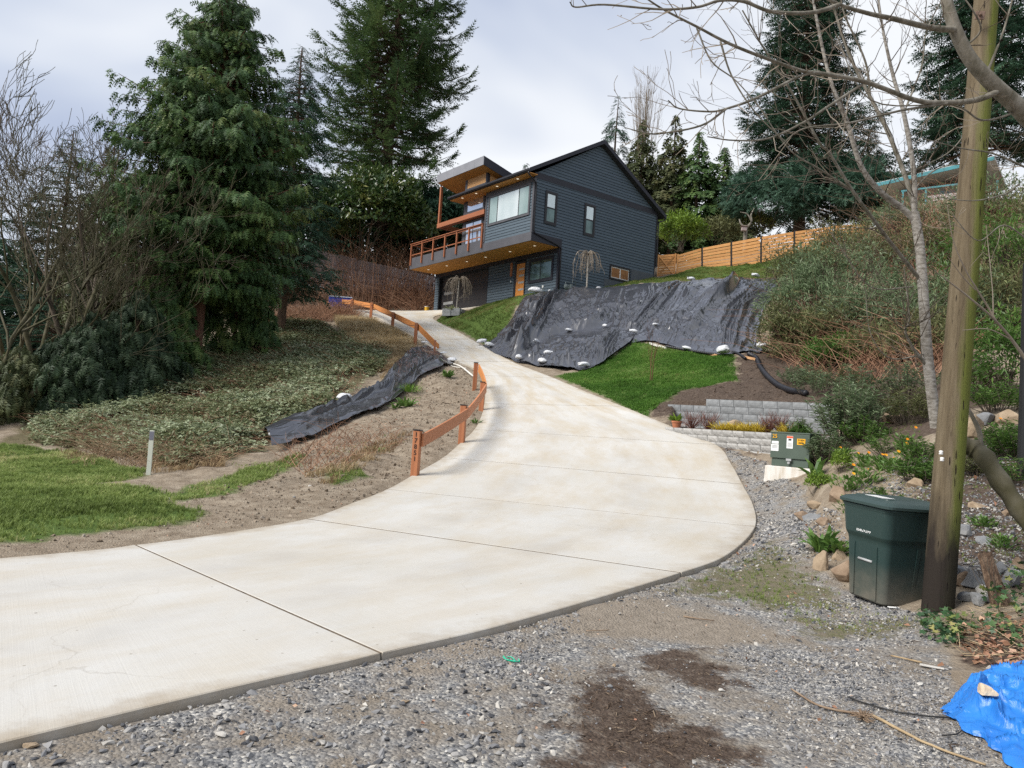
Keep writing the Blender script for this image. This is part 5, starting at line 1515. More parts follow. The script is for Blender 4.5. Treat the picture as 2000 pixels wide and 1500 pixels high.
M_blue = flatmat('royal_blue_plastic', (.015, .045, .30), .45)
bm_obj('body', chamfer_box(1.7, .8, .85, .06, 2, base=True), M_blue, bx); bm_obj('lid', chamfer_box(1.78, .86, .08, .02, base=True), flatmat('pale_blue_lid', (.36, .42, .52), .5), bx, loc=(0, 0, .853))
gm = thing('gas_meter', 'grey gas meter with pipes against the gable wall', 'gas meter', hp(.25, .85, -.15), HYAW)
bm_obj('meter_body', chamfer_box(.26, .22, .30, .05, 2, base=True), M_meter, gm, loc=(-.05, 0, .45), smooth=True)
g = G(); g.lathe([(.0, 0), (.15, .01), (.15, .06), (.05, .10)], 14); rg_ = g.build('regulator', M_meter, gm, loc=(0.02, -.42, .55)); rg_.rotation_euler = (0, PI / 2, 0)
g = G(); g.tube([(0, -.42, .1), (0, -.42, .85), (0, -.1, .86), (0, -.1, .75)], .025, 8); g.tube([(0, .1, .75), (0, .1, .98), (0, .35, 1.0), (0, .35, .2)], .025, 8); g.build('pipework', M_meter, gm, smooth=True)
# garden odds: pot, brick, blue tarp, sticks, cable
M_terra = mat_noise('terracotta', [(.3, (.36, .13, .065)), (.7, (.46, .19, .10))], scale=6, rough=.85)
pot = thing('flower_pot', 'terracotta pot at the left end of the tan block wall', 'flower pot', hz(at(1321, 836, 20.7)))
G().lathe([(.085, 0), (.125, .18), (.14, .185), (.145, .23), (.13, .23), (.12, .20)], 20).build('body', M_terra, pot); G().lathe([(.118, .195), (.118, .205)], 16).build('soil', M_ground, pot)
bst = bm_obj('brick', chamfer_box(.26, .14, .09, .008, base=True), mat_noise('painted_brick', [(.4, (.40, .22, .17)), (.55, (.62, .58, .54))], scale=14, rough=.9), loc=hz(at(1331, 800, 22.3), .02)); tag(bst, 'paint-spattered brick at the left end of the grey block wall', 'brick')
s = NT('blue_polytarp'); v = s.coord('Object')
s.bump(s.noise(v, 5, 6, .6, 1.0), .5, .05)
M_bt = s.done(s.ramp(s.noise(v, 2.5, 4), [(.3, (.012, .13, .47)), (.7, (.025, .20, .58))]), .38, .45)
top = hp2([(1846, 1392), (1870, 1362), (1915, 1330), (1945, 1308), (1990, 1300), (2080, 1296)])
bot = hp2([(1850, 1402), (1880, 1430), (1915, 1445), (1930, 1470), (1975, 1500), (2080, 1560)])
n, m = 200, 140
T, B = resample(top, n), resample(bot, n)
t_ = np.linspace(0, 1, m)[None, :, None]
P = T[:, None] * (1 - t_) + B[:, None] * t_
x, y = P[..., 0], P[..., 1]
S, U = np.meshgrid(np.linspace(0, 1, n), np.linspace(0, 1, m), indexing='ij')
x = x + (fbm(S * 7, U * 7, seed=201) - .5) * .10; y = y + (fbm(S * 7 + 20, U * 7, seed=202) - .5) * .10
dome = np.clip(np.minimum(S * 2.6, 1), 0, 1) * np.sin(np.clip(U, 0, 1) * PI) ** .6
wx, wy = x + (fbm(x * 2, y * 2, seed=203) - .5) * .9, y + (fbm(x * 2 + 9, y * 2, seed=204) - .5) * .9
cr = ridge(vn(wx * 3.6, wy * 2.2, seed=205)) ** 4 * .12 + ridge(vn(wx * 6.5, wy * 5, seed=206)) ** 4 * .035 + ridge(vn(wx * 14, wy * 11, seed=207)) ** 3 * .006
z = H(x, y, False) + .012 + dome * (.055 + cr)
g = G(); g.grid(np.stack([x, y, z], -1)); bt = g.build('tarp', M_bt, smooth=True)
bm = bmesh.new(); bm.from_mesh(bt.data); bmesh.ops.recalc_face_normals(bm, faces=bm.faces[:]); bm.to_mesh(bt.data); bm.free()
tag(bt, 'crumpled blue tarp on the gravel in the lower right corner', 'tarp')
rs = bpy.data.objects.new('stone', rock_mesh(301, .075, .055, .055, stone_mat('cream_rock', (.36, .24, .15), (.60, .50, .38), (.68, .60, .50)))); COL.objects.link(rs)
q = at(1925, 1405, 4.55); rs.location = (q[0], q[1], float(H(q[0], q[1])) + .17); tag(rs, 'cream stone weighing down the blue tarp', 'stone')
M_stk = mat_noise('dry_stick', [(.3, (.23, .16, .09)), (.7, (.42, .32, .19))], scale=9, rough=.85)
def stick(pts, r0, r1, label, mat=M_stk, name='stick', cat='stick', lift=.015):
    c = catmull([hit(a, b) for a, b in pts], 8)
    c[:, 2] = H(c[:, 0], c[:, 1]) + lift
    return tag(G().tube(c, np.linspace(r0, r1, len(c)), 6).build(name, mat, smooth=True), label, cat)
stick([(1545, 1350), (1600, 1385), (1660, 1398), (1705, 1402)], .006, .009, 'brown twig running to the root clump on the gravel', M_brn)
stick([(1705, 1405), (1760, 1432), (1830, 1465), (1925, 1500)], .010, .006, 'long straw-coloured stick from the root clump to the bottom edge')
stick([(1655, 1365), (1720, 1388), (1790, 1402), (1866, 1408)], .005, .005, 'thin black cable running under the blue tarp', M_blk, 'cable', 'cable')
stick([(1840, 1440), (1870, 1438), (1888, 1425)], .004, .004, 'short black cable end beside the blue tarp', M_blk, 'cable', 'cable')
stick([(1335, 1208), (1360, 1213), (1395, 1215)], .008, .004, 'short dark twig on the sandy strip', M_brn)
stick([(1145, 1236), (1190, 1234)], .005, .004, 'short twig left on the sandy strip', M_brn)
stick([(1740, 1285), (1800, 1300)], .007, .007, 'bare twig between the ivy and the blue tarp', M_stk)
g = G(); r_ = np.random.default_rng(9); c0 = hit(1685, 1408)
for i in range(60):
    d_ = r_.normal(size=3); d_[2] = abs(d_[2]) * .6; d_ /= np.linalg.norm(d_); L_ = r_.uniform(.03, .10)
    g.tube([c0 + Z_ * .02, c0 + Z_ * .02 + d_ * L_ * .6 + r_.normal(size=3) * .006, c0 + Z_ * .015 + d_ * L_ * np.array([1, 1, .6])], [.004, .003, .001], 4)
tag(g.build('root_clump', M_brn), 'dry brown root clump lying on the gravel', 'root clump')
sl = bm_obj('wood_chip', chamfer_box(.16, .035, .012, .004, base=True), M_pale, loc=hit(1820, 1308) + Z_ * .01); sl.rotation_euler = (0, 0, -.5); tag(sl, 'pale wood chip on the gravel near the ivy', 'wood chip')
pc = bm_obj('paper_scrap', chamfer_box(.10, .05, .008, .003, base=True), M_white, loc=hit(1745, 1191) + Z_ * .01); tag(pc, 'white scrap on the ground at the foot of the bin', 'litter')
# green string on the gravel
g = G(); c = hit(990, 1293); t = np.linspace(0, 5, 40)
g.tube(np.stack([c[0] + .05 * np.sin(t * 1.7) + t * .008, c[1] + .05 * np.cos(t * 2.3), H(c[0] + 0 * t, c[1] + 0 * t) + .012 + .006 * np.sin(t * 5)], -1), .004, 5)
tag(g.build('string', flatmat('green_string', (.02, .42, .25), .6)), 'tangle of green string on the gravel near the slab', 'string')
# broken stump
c0, c1 = hz(at(1958, 1150, 7.15), -.05), at(1922, 1080, 7.25)
g = G(); n = 10; t = np.linspace(0, 1, n); k = 12; an = np.arange(k) * 2 * PI / k
ax = c1 - c0
V = []
for i in range(n):
    r0 = .085 - .02 * t[i]
    rr = r0 * (1 + .35 * (vn(np.cos(an) * 2.2, np.sin(an) * 2.2, t[i] * 1.2, seed=77) - .5))
    end = (vn(np.cos(an) * 3, np.sin(an) * 3, 0, seed=78) - .5) * .16 * (i == n - 1)
    V.append(c0 + ax * (t[i] + 0 * an)[:, None] + np.stack([rr * np.cos(an), rr * .6 * np.sin(an), .25 * rr * np.cos(an) + end], -1))
g.add(np.vstack(V), [(i * k + j, i * k + (j + 1) % k, (i + 1) * k + (j + 1) % k, (i + 1) * k + j) for i in range(n - 1) for j in range(k)] + [tuple((n - 1) * k + j for j in range(k))])
M_rot = mat_noise('rotten_wood', [(.3, (.055, .035, .025)), (.5, (.14, .09, .06)), (.7, (.27, .19, .13))], scale=7, stretch=(6, 6, 1.2), rough=.95, bump=.9, bscale=20, bdist=.03)
tag(g.build('stump', M_rot), 'splintered rotten stump leaning among the cobbles', 'stump')
# ------------------------------------------------------------------ plants
def fast(name, V, F, mat, parent=None, tint=None, smooth=False, loc=None):
    me = bpy.data.meshes.new(name)
    V = np.asarray(V, np.float32).reshape(-1, 3); F = np.asarray(F, np.int32)
    k = F.shape[1]
    me.vertices.add(len(V)); me.vertices.foreach_set('co', V.ravel())
    me.loops.add(F.size); me.loops.foreach_set('vertex_index', F.ravel())
    me.polygons.add(len(F)); me.polygons.foreach_set('loop_start', np.arange(len(F), dtype=np.int32) * k); me.polygons.foreach_set('loop_total', np.full(len(F), k, np.int32))
    for m in (mat if isinstance(mat, (list, tuple)) else [mat]): me.materials.append(m)
    if tint is not None:
        me.attributes.new('tint', 'FLOAT', 'POINT').data.foreach_set('value', np.asarray(tint, np.float32))
    me.update(calc_edges=True)
    me.polygons.foreach_set('use_smooth', np.full(len(F), bool(smooth)))
    o = bpy.data.objects.new(name, me); COL.objects.link(o)
    if parent is not None: o.parent = parent
    if loc is not None: o.location = loc
    return o
def insts(tmpl, M, pos, scl):
    TV, TF = tmpl
    n, k = len(pos), len(TV)
    scl = np.asarray(scl, float)
    S = scl[:, None, None] if scl.ndim == 1 else scl[:, None, :]
    V = np.einsum('nij,nkj->nki', M, TV[None] * S) + pos[:, None, :]
    F = TF[None] + (np.arange(n) * k)[:, None, None]
    return V.reshape(-1, 3), F.reshape(-1, TF.shape[1])
def T(V, F): return np.array(V, float), np.array(F, int)
T_LEAF = T([(0, 0, 0), (.45, .24, .07), (1, 0, -.05), (.45, -.24, .07)], [(0, 2, 1), (0, 3, 2)])
T_LANCE = T([(0, 0, 0), (.4, .11, .05), (1, 0, -.16), (.4, -.11, .05)], [(0, 2, 1), (0, 3, 2)])
def spray_tmpl(n, wid, droop, thick=.13):
    V, F = [], []
    for i in range(n):
        a = i / n * .92
        w = wid * (1 - a * .65)
        for sgn in (1, -1):
            k = len(V)
            V += [(a, 0, -droop * a * a), (a + thick, 0, -droop * (a + thick) ** 2), (a + .26, sgn * w, -droop * (a + .26) ** 2 - .04)]
            F.append((k, k + 1, k + 2) if sgn < 0 else (k, k + 2, k + 1))
    k = len(V)
    V += [(.80, .03, -droop * .64), (.80, -.03, -droop * .64), (1.08, 0, -droop * 1.16)]
    F.append((k, k + 1, k + 2))
    return T(V, F)
T_CEDAR = spray_tmpl(4, .36, .55, .20)
T_FIR = spray_tmpl(4, .27, .10, .15)
T_SMALL = spray_tmpl(3, .34, .25, .26)
M_bark = mat_noise('brown_bark', [(.3, (.075, .050, .036)), (.7, (.15, .10, .07))], scale=5, stretch=(3, 3, .6), rough=.95, bump=.6, bscale=9, bdist=.03)
M_redbark = mat_noise('red_bark', [(.3, (.11, .055, .038)), (.7, (.20, .11, .08))], scale=5, stretch=(4, 4, .5), rough=.95, bump=.6, bscale=9, bdist=.03)
M_mossbark = mat_noise('mossy_bark', [(.35, (.040, .040, .018)), (.5, (.075, .068, .038)), (.7, (.115, .105, .075))], scale=3, rough=.95, bump=.4, bscale=14)
M_palebark = mat_noise('pale_grey_bark', [(.3, (.085, .08, .055)), (.5, (.165, .15, .12)), (.68, (.25, .235, .20))], scale=7, stretch=(2, 2, 1), rough=.85, bump=.4, bscale=22, bdist=.01)
M_birch = mat_noise('whitish_bark', [(.30, (.10, .09, .075)), (.46, (.24, .22, .19)), (.7, (.40, .38, .35))], scale=6, stretch=(2, 2, 5), rough=.8, bump=.3, bscale=22)
M_twig = mat_noise('grey_brown_twig', [(.3, (.15, .12, .09)), (.7, (.30, .26, .21))], scale=2, rough=.9)
M_dtwig = mat_noise('dark_twig', [(.3, (.06, .048, .036)), (.7, (.13, .105, .08))], scale=2, rough=.9)
M_cane = mat_leaf('brown_cane', [(0.133, 0.070, 0.044), (0.266, 0.149, 0.094), (0.423, 0.266, 0.180)], .9, .1, 0)
M_cedar_f = mat_leaf('cedar_foliage', [(0.029, 0.060, 0.024), (0.052, 0.105, 0.035), (0.088, 0.150, 0.040), (0.150, 0.177, 0.052)], .6, .25, .22)
M_fir_f = mat_leaf('fir_foliage', [(0.027, 0.063, 0.041), (0.049, 0.104, 0.063), (0.076, 0.139, 0.076)], .6, .25, .18)
M_redw_f = mat_leaf('redwood_foliage', [(0.046, 0.087, 0.041), (0.087, 0.149, 0.055), (0.153, 0.209, 0.076)], .6, .25, .22)
M_brn_f = mat_leaf('bronze_cedar_foliage', [(0.042, 0.057, 0.024), (0.078, 0.093, 0.036), (0.128, 0.117, 0.051)], .6, .25, .2)
M_blue_f = mat_leaf('blue_green_foliage', [(0.016, 0.032, 0.016), (0.034, 0.060, 0.028), (0.070, 0.10, 0.050)], .6, .25, .2)
M_pine_f = mat_leaf('pine_foliage', [(0.033, 0.073, 0.048), (0.060, 0.124, 0.080), (0.104, 0.180, 0.124)], .6, .25, .2)
M_mag_f = mat_leaf('glossy_evergreen_leaf', [(0.024, 0.054, 0.018), (0.045, 0.087, 0.024), (0.090, 0.128, 0.033), (0.195, 0.195, 0.053)], .35, .5, .2)
M_lime_f = mat_leaf('lime_leaf', [(.09, .16, .018), (.16, .25, .03), (.24, .32, .05)], .5, .35, .3)
M_grey_f = mat_leaf('grey_green_leaf', [(0.082, 0.121, 0.056), (0.138, 0.194, 0.094), (0.211, 0.276, 0.154), (0.292, 0.341, 0.227)], .6, .3, .25)
M_olive_f = mat_leaf('olive_leaf', [(0.106, 0.114, 0.049), (0.162, 0.170, 0.073), (0.211, 0.244, 0.106)], .6, .3, .25)
M_fresh_f = mat_leaf('fresh_leaf', [(.055, .12, .025), (.10, .19, .04), (.16, .26, .06)], .5, .35, .3)
M_grass = mat_leaf('grass_blade', [(.05, .12, .015), (.09, .19, .022), (.14, .26, .035), (.24, .30, .07)], .6, .25, .3)
M_dry = mat_leaf('dry_grass_blade', [(.22, .16, .09), (.36, .28, .16), (.48, .40, .25)], .8, .15, .2)
M_ylw = mat_leaf('golden_grass_blade', [(.36, .26, .02), (.56, .42, .04), (.66, .55, .12)], .6, .25, .25)
M_red = mat_leaf('red_twig', [(.09, .04, .03), (.16, .065, .05), (.22, .11, .08)], .8, .2, 0)
M_org = mat_leaf('orange_petal', [(.75, .24, .01), (.85, .36, .015), (.85, .50, .03)], .5, .3, .3)

def limb_tubes(curves, radii, seg=5):
    """Many tapering tubes in one array pair; quads."""
    Vs, Fs, n = [], [], 0
    an = np.arange(seg) * 2 * PI / seg
    ca, sa = np.cos(an), np.sin(an)
    for P, R in zip(curves, radii):
        k = len(P)
        Tn = np.gradient(P, axis=0); Tn /= np.linalg.norm(Tn, axis=1)[:, None] + 1e-9
        a = np.where(np.abs(Tn[:, 2:3]) < .95, np.array([[0, 0, 1.0]]), np.array([[1.0, 0, 0]]))
        A = np.cross(Tn, a); A /= np.linalg.norm(A, axis=1)[:, None] + 1e-9
        B = np.cross(Tn, A)
        V = P[:, None] + R[:, None, None] * (ca[None, :, None] * A[:, None] + sa[None, :, None] * B[:, None])
        Vs.append(V.reshape(-1, 3))
        I = np.arange(k * seg).reshape(k, seg) + n
        J = np.roll(I, -1, 1)
        Fs.append(np.stack([I[:-1], J[:-1], J[1:], I[1:]], -1).reshape(-1, 4))
        n += k * seg
    return np.vstack(Vs), np.vstack(Fs)
def crown_tri(V, F, mat, root, tint, name='crown'):
    o = fast(name, V, F, mat, root, tint); o['kind'] = 'stuff'
    return o
def conifer(name, label, base, Ht, prof, mat, nbr, seed, tmpl=T_CEDAR, spr=.75, dens=1.0, pitch=.25, droop=.55, tipup=0.0, trunk=.35, tmat=None, lo=.06, group=None, wide=.30, limbs=True, hang=0.5, lean=(0, 0), gap=0.0, size=1.0):
    r = np.random.default_rng(seed)
    root = thing(name, label, 'tree', base, 0, group)
    fx, fr = np.array([p[0] for p in prof]), np.array([p[1] for p in prof])
    fs = np.sort(r.uniform(lo, 1, nbr) ** .92)
    Mx, Px, Sx, Tx, cur, rad = [], [], [], [], [], []
    lx, ly = lean
    for i, f in enumerate(fs):
        L_ = np.interp(f, fx, fr) * r.uniform(.6, 1.15) * (.82 + .36 * vn(i * 2.39996 % 6.283 * 1.2, f * 5, seed=seed + 7))
        if L_ < .12: continue
        az = i * 2.39996 + r.uniform(-.5, .5)
        if gap and vn(az * 1.1, f * 9, seed=seed + 4) < gap: continue
        d = np.array([math.cos(az), math.sin(az), 0]); e = np.array([-d[1], d[0], 0])
        pt_, dr = pitch * r.uniform(.5, 1.4), droop * r.uniform(.7, 1.3)
        zf = lambda t: L_ * (pt_ * t - dr * t * t + tipup * t ** 4)
        o0 = np.array([lx * f * Ht, ly * f * Ht, f * Ht])
        tt = np.linspace(0, 1, 5)
        cur.append(o0 + d * (tt * L_ * .94)[:, None] + Z_ * zf(tt)[:, None]); rad.append(np.maximum(.010, (trunk * .10 + .012 * L_) * (1 - tt * .92)))
        n = max(4, int(L_ * 9 * dens))
        t = r.uniform(.2, 1, n) ** .7
        w = wide * L_ * (1.08 - t) * r.uniform(-1, 1, n)
        P = o0 + d * (t * L_)[:, None] + e * w[:, None] + Z_ * (zf(t) + r.normal(0, .05, n) - np.abs(w) * .15)[:, None]
        sd = np.sign(w) * r.uniform(.2, 1.0, n)
        slope = (pt_ - 2 * dr * t + 4 * tipup * t ** 3)
        D = d * r.uniform(.3, 1.1, n)[:, None] + e * sd[:, None] + Z_ * (slope - hang * r.uniform(.2, 1.2, n))[:, None] + r.normal(0, .15, (n, 3))
        Mx.append(frame_mats(D, np.repeat(Z_[None], n, 0) + r.normal(0, .25, (n, 3))))
        Px.append(P); Sx.append(spr * r.uniform(.6, 1.25, n) * min(1, .45 + L_ * .3) * size); Tx.append(np.clip(r.normal(.42, .16) + r.normal(0, .14, n), 0, 1))
    # leader
    V, F = insts(tmpl, np.concatenate(Mx), np.concatenate(Px), np.concatenate(Sx))
    crown_tri(V, F, mat, root, np.repeat(np.concatenate(Tx), len(tmpl[0])))
    zt = np.linspace(-.6, Ht * .985, 12)
    R = trunk * (1 - np.clip(zt / Ht, 0, 1)) ** .8 + .02
    R[0] *= 1.25
    P = np.stack([lx * zt + .04 * np.sin(zt * .7), ly * zt, zt], -1)
    V, F = limb_tubes([P], [R], 10); fast('trunk', V, F, tmat or M_bark, root, smooth=True)
    if limbs:
        V, F = limb_tubes(cur, rad, 4); o = fast('branches', V, F, tmat or M_bark, root, smooth=True); o['kind'] = 'stuff'
    return root
def base_at(px, py_top, py_base, Y):
    b, t = at(px, py_base, Y), at(px, py_top, Y)
    return b, t[2] - b[2]
def bush(name, label, center, rad, mat, n, leaf, seed, tmpl=T_LEAF, cat='shrub', group=None, shell=.55, stems=14, smat=None, ground=None, flat=.2, lob=.35, bias=0.0, top_tint=0.0):
    """Leaves through a lumpy volume carried on stems."""
    r = np.random.default_rng(seed)
    c = np.asarray(center, float); rad = np.asarray(rad, float)
    gz = c[2] - rad[2] * .8 if ground is None else ground
    root = thing(name, label, cat, (c[0], c[1], gz), 0, group)
    c0 = np.array([0, 0, c[2] - gz])
    d = r.normal(size=(n * 2, 3)); d /= np.linalg.norm(d, axis=1)[:, None]
    d[:, 2] = np.where(d[:, 2] < -flat, -d[:, 2] * .6, d[:, 2])
    lump = 1 + lob * (fbm(d[:, 0] * 2.2 + seed, d[:, 1] * 2.2, d[:, 2] * 2.2, seed=seed, oct=3) - .5) * 2
    q = r.uniform(shell ** 3, 1, n * 2) ** (1 / 3)
    P = d * (q * lump)[:, None] * rad + c0
    keep = fbm(P[:, 0] * 1.6 / rad[0], P[:, 1] * 1.6 / rad[0], P[:, 2] * 1.6 / rad[0], seed=seed + 9, oct=3) > .40
    keep &= P[:, 2] > .02
    P, dd = P[keep][:n], d[keep][:n]
    m = len(P)
    D = dd * .6 + r.normal(0, .6, (m, 3)) + Z_ * bias
    M = frame_mats(D, dd * .5 + np.array([0, 0, .8]) + r.normal(0, .35, (m, 3)))
    V, F = insts(tmpl, M, P - 0, leaf * r.uniform(.6, 1.3, m))
    tn = np.clip(fbm(P[:, 0] * 1.3, P[:, 1] * 1.3, P[:, 2] * 1.3, seed=seed + 3, oct=3) * 1.0 - .05 + r.normal(0, .16, m) + top_tint, 0, 1)
    crown_tri(V, F, mat, root, np.repeat(tn, len(tmpl[0])), 'foliage')
    if stems:
        cur, ra = [], []
        for i in range(stems):
            a = r.uniform(0, 6.28); tip = P[r.integers(m)] * .95
            st = np.array([math.cos(a) * rad[0] * .12, math.sin(a) * rad[1] * .12, -.15])
            mid = (st + tip) / 2 + r.normal(0, .1, 3) * rad + np.array([0, 0, .1 * rad[2]])
            cur.append(catmull([st, mid, tip], 4)); ra.append(np.linspace(.022, .006, len(cur[-1])) * max(.35, rad[2] * .6))
        V, F = limb_tubes(cur, ra, 3); o = fast('stems', V, F, smat or M_dtwig, root, smooth=True); o['kind'] = 'stuff'
    return root
def branching(start, d, L_, r0, r, depth, curves, radii, spread=.6, up=.10, n=5, taper=.55, kids_=(2, 4), ratio=(.5, .75), wob=.13, rmin=.004):
    pts = [np.asarray(start, float)]
    d = np.asarray(d, float); d = d / np.linalg.norm(d)
    for i in range(n):
        d = d + r.normal(0, wob, 3) + np.array([0, 0, up])
        d /= np.linalg.norm(d)
        pts.append(pts[-1] + d * L_ / n)
    pts = np.array(pts)
    rr = np.linspace(r0, max(rmin, r0 * taper * .6), len(pts))
    curves.append(pts); radii.append(rr)
    if depth <= 0: return
    for k in range(r.integers(kids_[0], kids_[1] + 1)):
        t = r.uniform(.3, 1.0); i = min(int(t * n), n - 1); p = pts[i] + (pts[i + 1] - pts[i]) * (t * n - i)
        a = r.normal(size=3); dd = (pts[i + 1] - pts[i]); dd /= np.linalg.norm(dd)
        a -= dd * (a @ dd); a /= np.linalg.norm(a)
        branching(p, dd + a * spread * r.uniform(.6, 1.4), L_ * r.uniform(*ratio), max(rmin, np.interp(t, [0, 1], [rr[0], rr[-1]]) * .62), r, depth - 1, curves, radii, spread, up, n, taper, kids_, ratio, wob, rmin)
def bare_tree(name, label, base, Ht, r0, seed, mat, stems=1, depth=4, spread=.6, up=.08, lean=(0, 0, 1), group=None, kids_=(3, 5), ratio=(.45, .72), cat='tree', wob=.13, rmin=.006):
    r = np.random.default_rng(seed)
    root = thing(name, label, cat, base, 0, group)
    tc, trd, bc, br = [], [], [], []
    for s_ in range(stems):
        a = r.uniform(0, 6.28)
        cu, ra = [], []
        d = np.array(lean) + (np.array([math.cos(a), math.sin(a), 0]) * .38 if stems > 1 else 0) + r.normal(0, .05, 3)
        branching((r.normal(0, .12) * (stems > 1), r.normal(0, .12) * (stems > 1), -.3), d, Ht * r.uniform(.6, .75), r0, r, depth, cu, ra, spread, up, 6, .55, kids_, ratio, wob, rmin)
        tc.append(cu[0]); trd.append(ra[0]); bc += cu[1:]; br += ra[1:]
    V, F = limb_tubes(tc, trd, 9); fast('trunk', V, F, mat, root, smooth=True)
    V, F = limb_tubes(bc, br, 3); o = fast('branches', V, F, mat, root, smooth=True); o['kind'] = 'stuff'
    return root

# --- big conifers on the left
b, h = base_at(378, -12, 706, 34)
conifer('cedar_tree', 'large dense cedar with a reddish trunk on the left bank', b, h + .4, [(0, .1), (.08, 1.6), (.16, 3.2), (.24, 4.1), (.42, 4.3), (.60, 3.5), (.75, 2.7), (.88, 1.8), (.96, 1.1), (1, .5)], M_cedar_f, 760, 5, T_CEDAR, .37, 2.1, .42, .50, .16, .26, M_redbark, .135, hang=.8, lean=(.012, 0), wide=.48, gap=.22)
b, h = base_at(548, 84, 640, 43)
conifer('fir_tree', 'slim fir between the large cedar and the tall redwood', b, h, [(0, 2.2), (.2, 3.2), (.5, 2.6), (.75, 1.6), (.92, .7), (1, .1)], M_fir_f, 330, 8, T_FIR, .62, 1.3, .30, .45, .15, .22, None, .08, hang=.35)
b, h = base_at(735, -230, 575, 66)
conifer('redwood_tree', 'tallest redwood with upturned branch tips rising behind the evergreen shrub', b, h, [(0, 3), (.18, 5.0), (.32, 6.2), (.45, 6.8), (.58, 5.9), (.72, 4.5), (.88, 3.3), (1, .6)], M_redw_f, 420, 13, T_FIR, .85, 1.6, .10, .50, .46, .62, M_bark, .13, hang=.35, wide=.27, gap=.17, lean=(.008, 0))
b, h = base_at(92, 243, 800, 56)
conifer('fir_tree', 'dark fir at the far left behind the bare trees', b, h, [(0, 4.5), (.3, 4.6), (.55, 3.6), (.8, 1.9), (1, .15)], M_fir_f, 260, 17, T_FIR, .8, 1.2, .15, .35, .25, .3, None, .08, hang=.3, gap=.2)
b, h = base_at(182, 255, 760, 50)
conifer('cedar_tree', 'smaller cedar top showing left of the large cedar', b, h, [(0, 2.5), (.4, 2.6), (.8, 1.3), (1, .15)], M_brn_f, 220, 18, T_CEDAR, .75, 1.0, .25, .5, .1, .25, None, .08, limbs=False)
for i, (px, pt_, pb_, Y, R, lb) in enumerate([(-60, 380, 800, 62, 4.5, 'broad dark fir cut by the left edge'), (20, 470, 800, 70, 5, 'low dark fir far back at the left edge'), (300, 430, 700, 60, 4.5, 'dark fir hidden behind the large cedar'), (450, 360, 660, 58, 4.5, 'dark cedar filling the gap behind the large cedar on its right'), (140, 430, 780, 66, 5, 'dim fir behind the mossy bare trees'), (230, 460, 740, 64, 5, 'dim cedar behind the mossy bare trees')]):
    b, h = base_at(px, pt_, pb_, Y)
    conifer('fir_tree', lb, b, h, [(0, R), (.3, R), (.7, R * .55), (1, .2)], M_fir_f if i % 2 == 0 else M_brn_f, 170, 25 + i, T_SMALL, 1.0, 1.1, .1, .4, .15, .3, None, .03, limbs=False, wide=.4)
# low blue-green boughs under the left trees
for i, (px, py, Y, R, hh, lb) in enumerate([(255, 775, 29.5, 2.1, 4.2, 'bushy blue-green young cedar left of the red trunk'), (165, 800, 28.0, 1.9, 3.6, 'second bushy blue-green cedar nearer the meadow'), (95, 815, 28, 1.5, 2.8, 'low blue-green cedar at the meadow edge'), (310, 735, 32, 2.2, 4.6, 'dark green cedar boughs against the red trunk'), (455, 690, 37, 2.2, 4.6, 'dark cedar boughs right of the red trunk'), (25, 830, 27, 1.5, 2.6, 'low olive bush at the left edge of the meadow')]):
    b = hz(at(px, py, Y))
    conifer('young_cedar', lb, b, hh, [(0, R), (.35, R * 1.05), (.75, R * .7), (1, .2)], M_blue_f if i in (0, 1, 2) else (M_cedar_f if i < 5 else M_brn_f), 170, 60 + i, T_CEDAR, .36, 2.7, .30, .70, .0, .09, None, .03, hang=.8, wide=.5, limbs=False)
# bare mossy trees
for i, (px, py, Y, hh, r0, st, ln, lb) in enumerate([(70, 790, 30, 10.5, .13, 3, (.05, 0, 1), 'mossy many-stemmed bare tree at the far left'), (150, 770, 32, 11.5, .13, 3, (.10, 0, 1), 'tall bare tree with pale twigs left of the large cedar'), (215, 720, 34, 11, .12, 2, (.0, 0, 1), 'bare tree leaning on the left side of the large cedar'), (-30, 800, 26, 9, .13, 2, (.35, 0, 1), 'leaning bare tree reaching in from the left edge'), (20, 760, 36, 10, .12, 3, (.2, 0, 1), 'second row bare tree with fine twigs at the left')]):
    bare_tree('bare_tree', lb, hz(at(px, py, Y)), hh, r0, 80 + i, M_mossbark if i != 1 else M_dtwig, st, 4, .60, .07, ln, None, (3, 5), (.42, .70), wob=.14, rmin=.010)
# evergreen shrub and brown brush left of the house
c = at(722, 428, 60)
bush('evergreen_shrub', 'rounded glossy evergreen in front of the redwood', c, (5.2, 3.2, 4.0), M_mag_f, 13000, .40, 101, shell=.55, stems=10, lob=.22)
c = at(615, 440, 59)
bush('evergreen_shrub', 'yellowish evergreen bush joining the rounded glossy one on its left', c, (2.6, 2.0, 1.9), M_mag_f, 4600, .36, 102, shell=.5, stems=6, top_tint=.25)
c = at(850, 440, 66)
bush('evergreen_shrub', 'dark evergreen mass between the redwood and the balcony', c, (4.2, 3, 3.4), M_fir_f, 7000, .5, 103, shell=.5, stems=6)
for i_, (px_, py_, Y_, rd_, lb_) in enumerate([(600, 470, 67, (5, 3, 3.2), 'dim evergreen bush behind the left part of the cane thicket'), (740, 480, 68, (5.5, 3, 3.2), 'dim evergreen bush behind the middle of the cane thicket'), (850, 475, 70, (5, 3, 3.4), 'dim evergreen bush seen through the balcony railing'), (940, 440, 74, (5, 3, 3), 'dim evergreen bush behind the stair tower')]):
    bush('evergreen_shrub', lb_, at(px_, py_, Y_), rd_, M_fir_f, 5200, .55, 110 + i_, shell=.5, stems=4, flat=1.0)
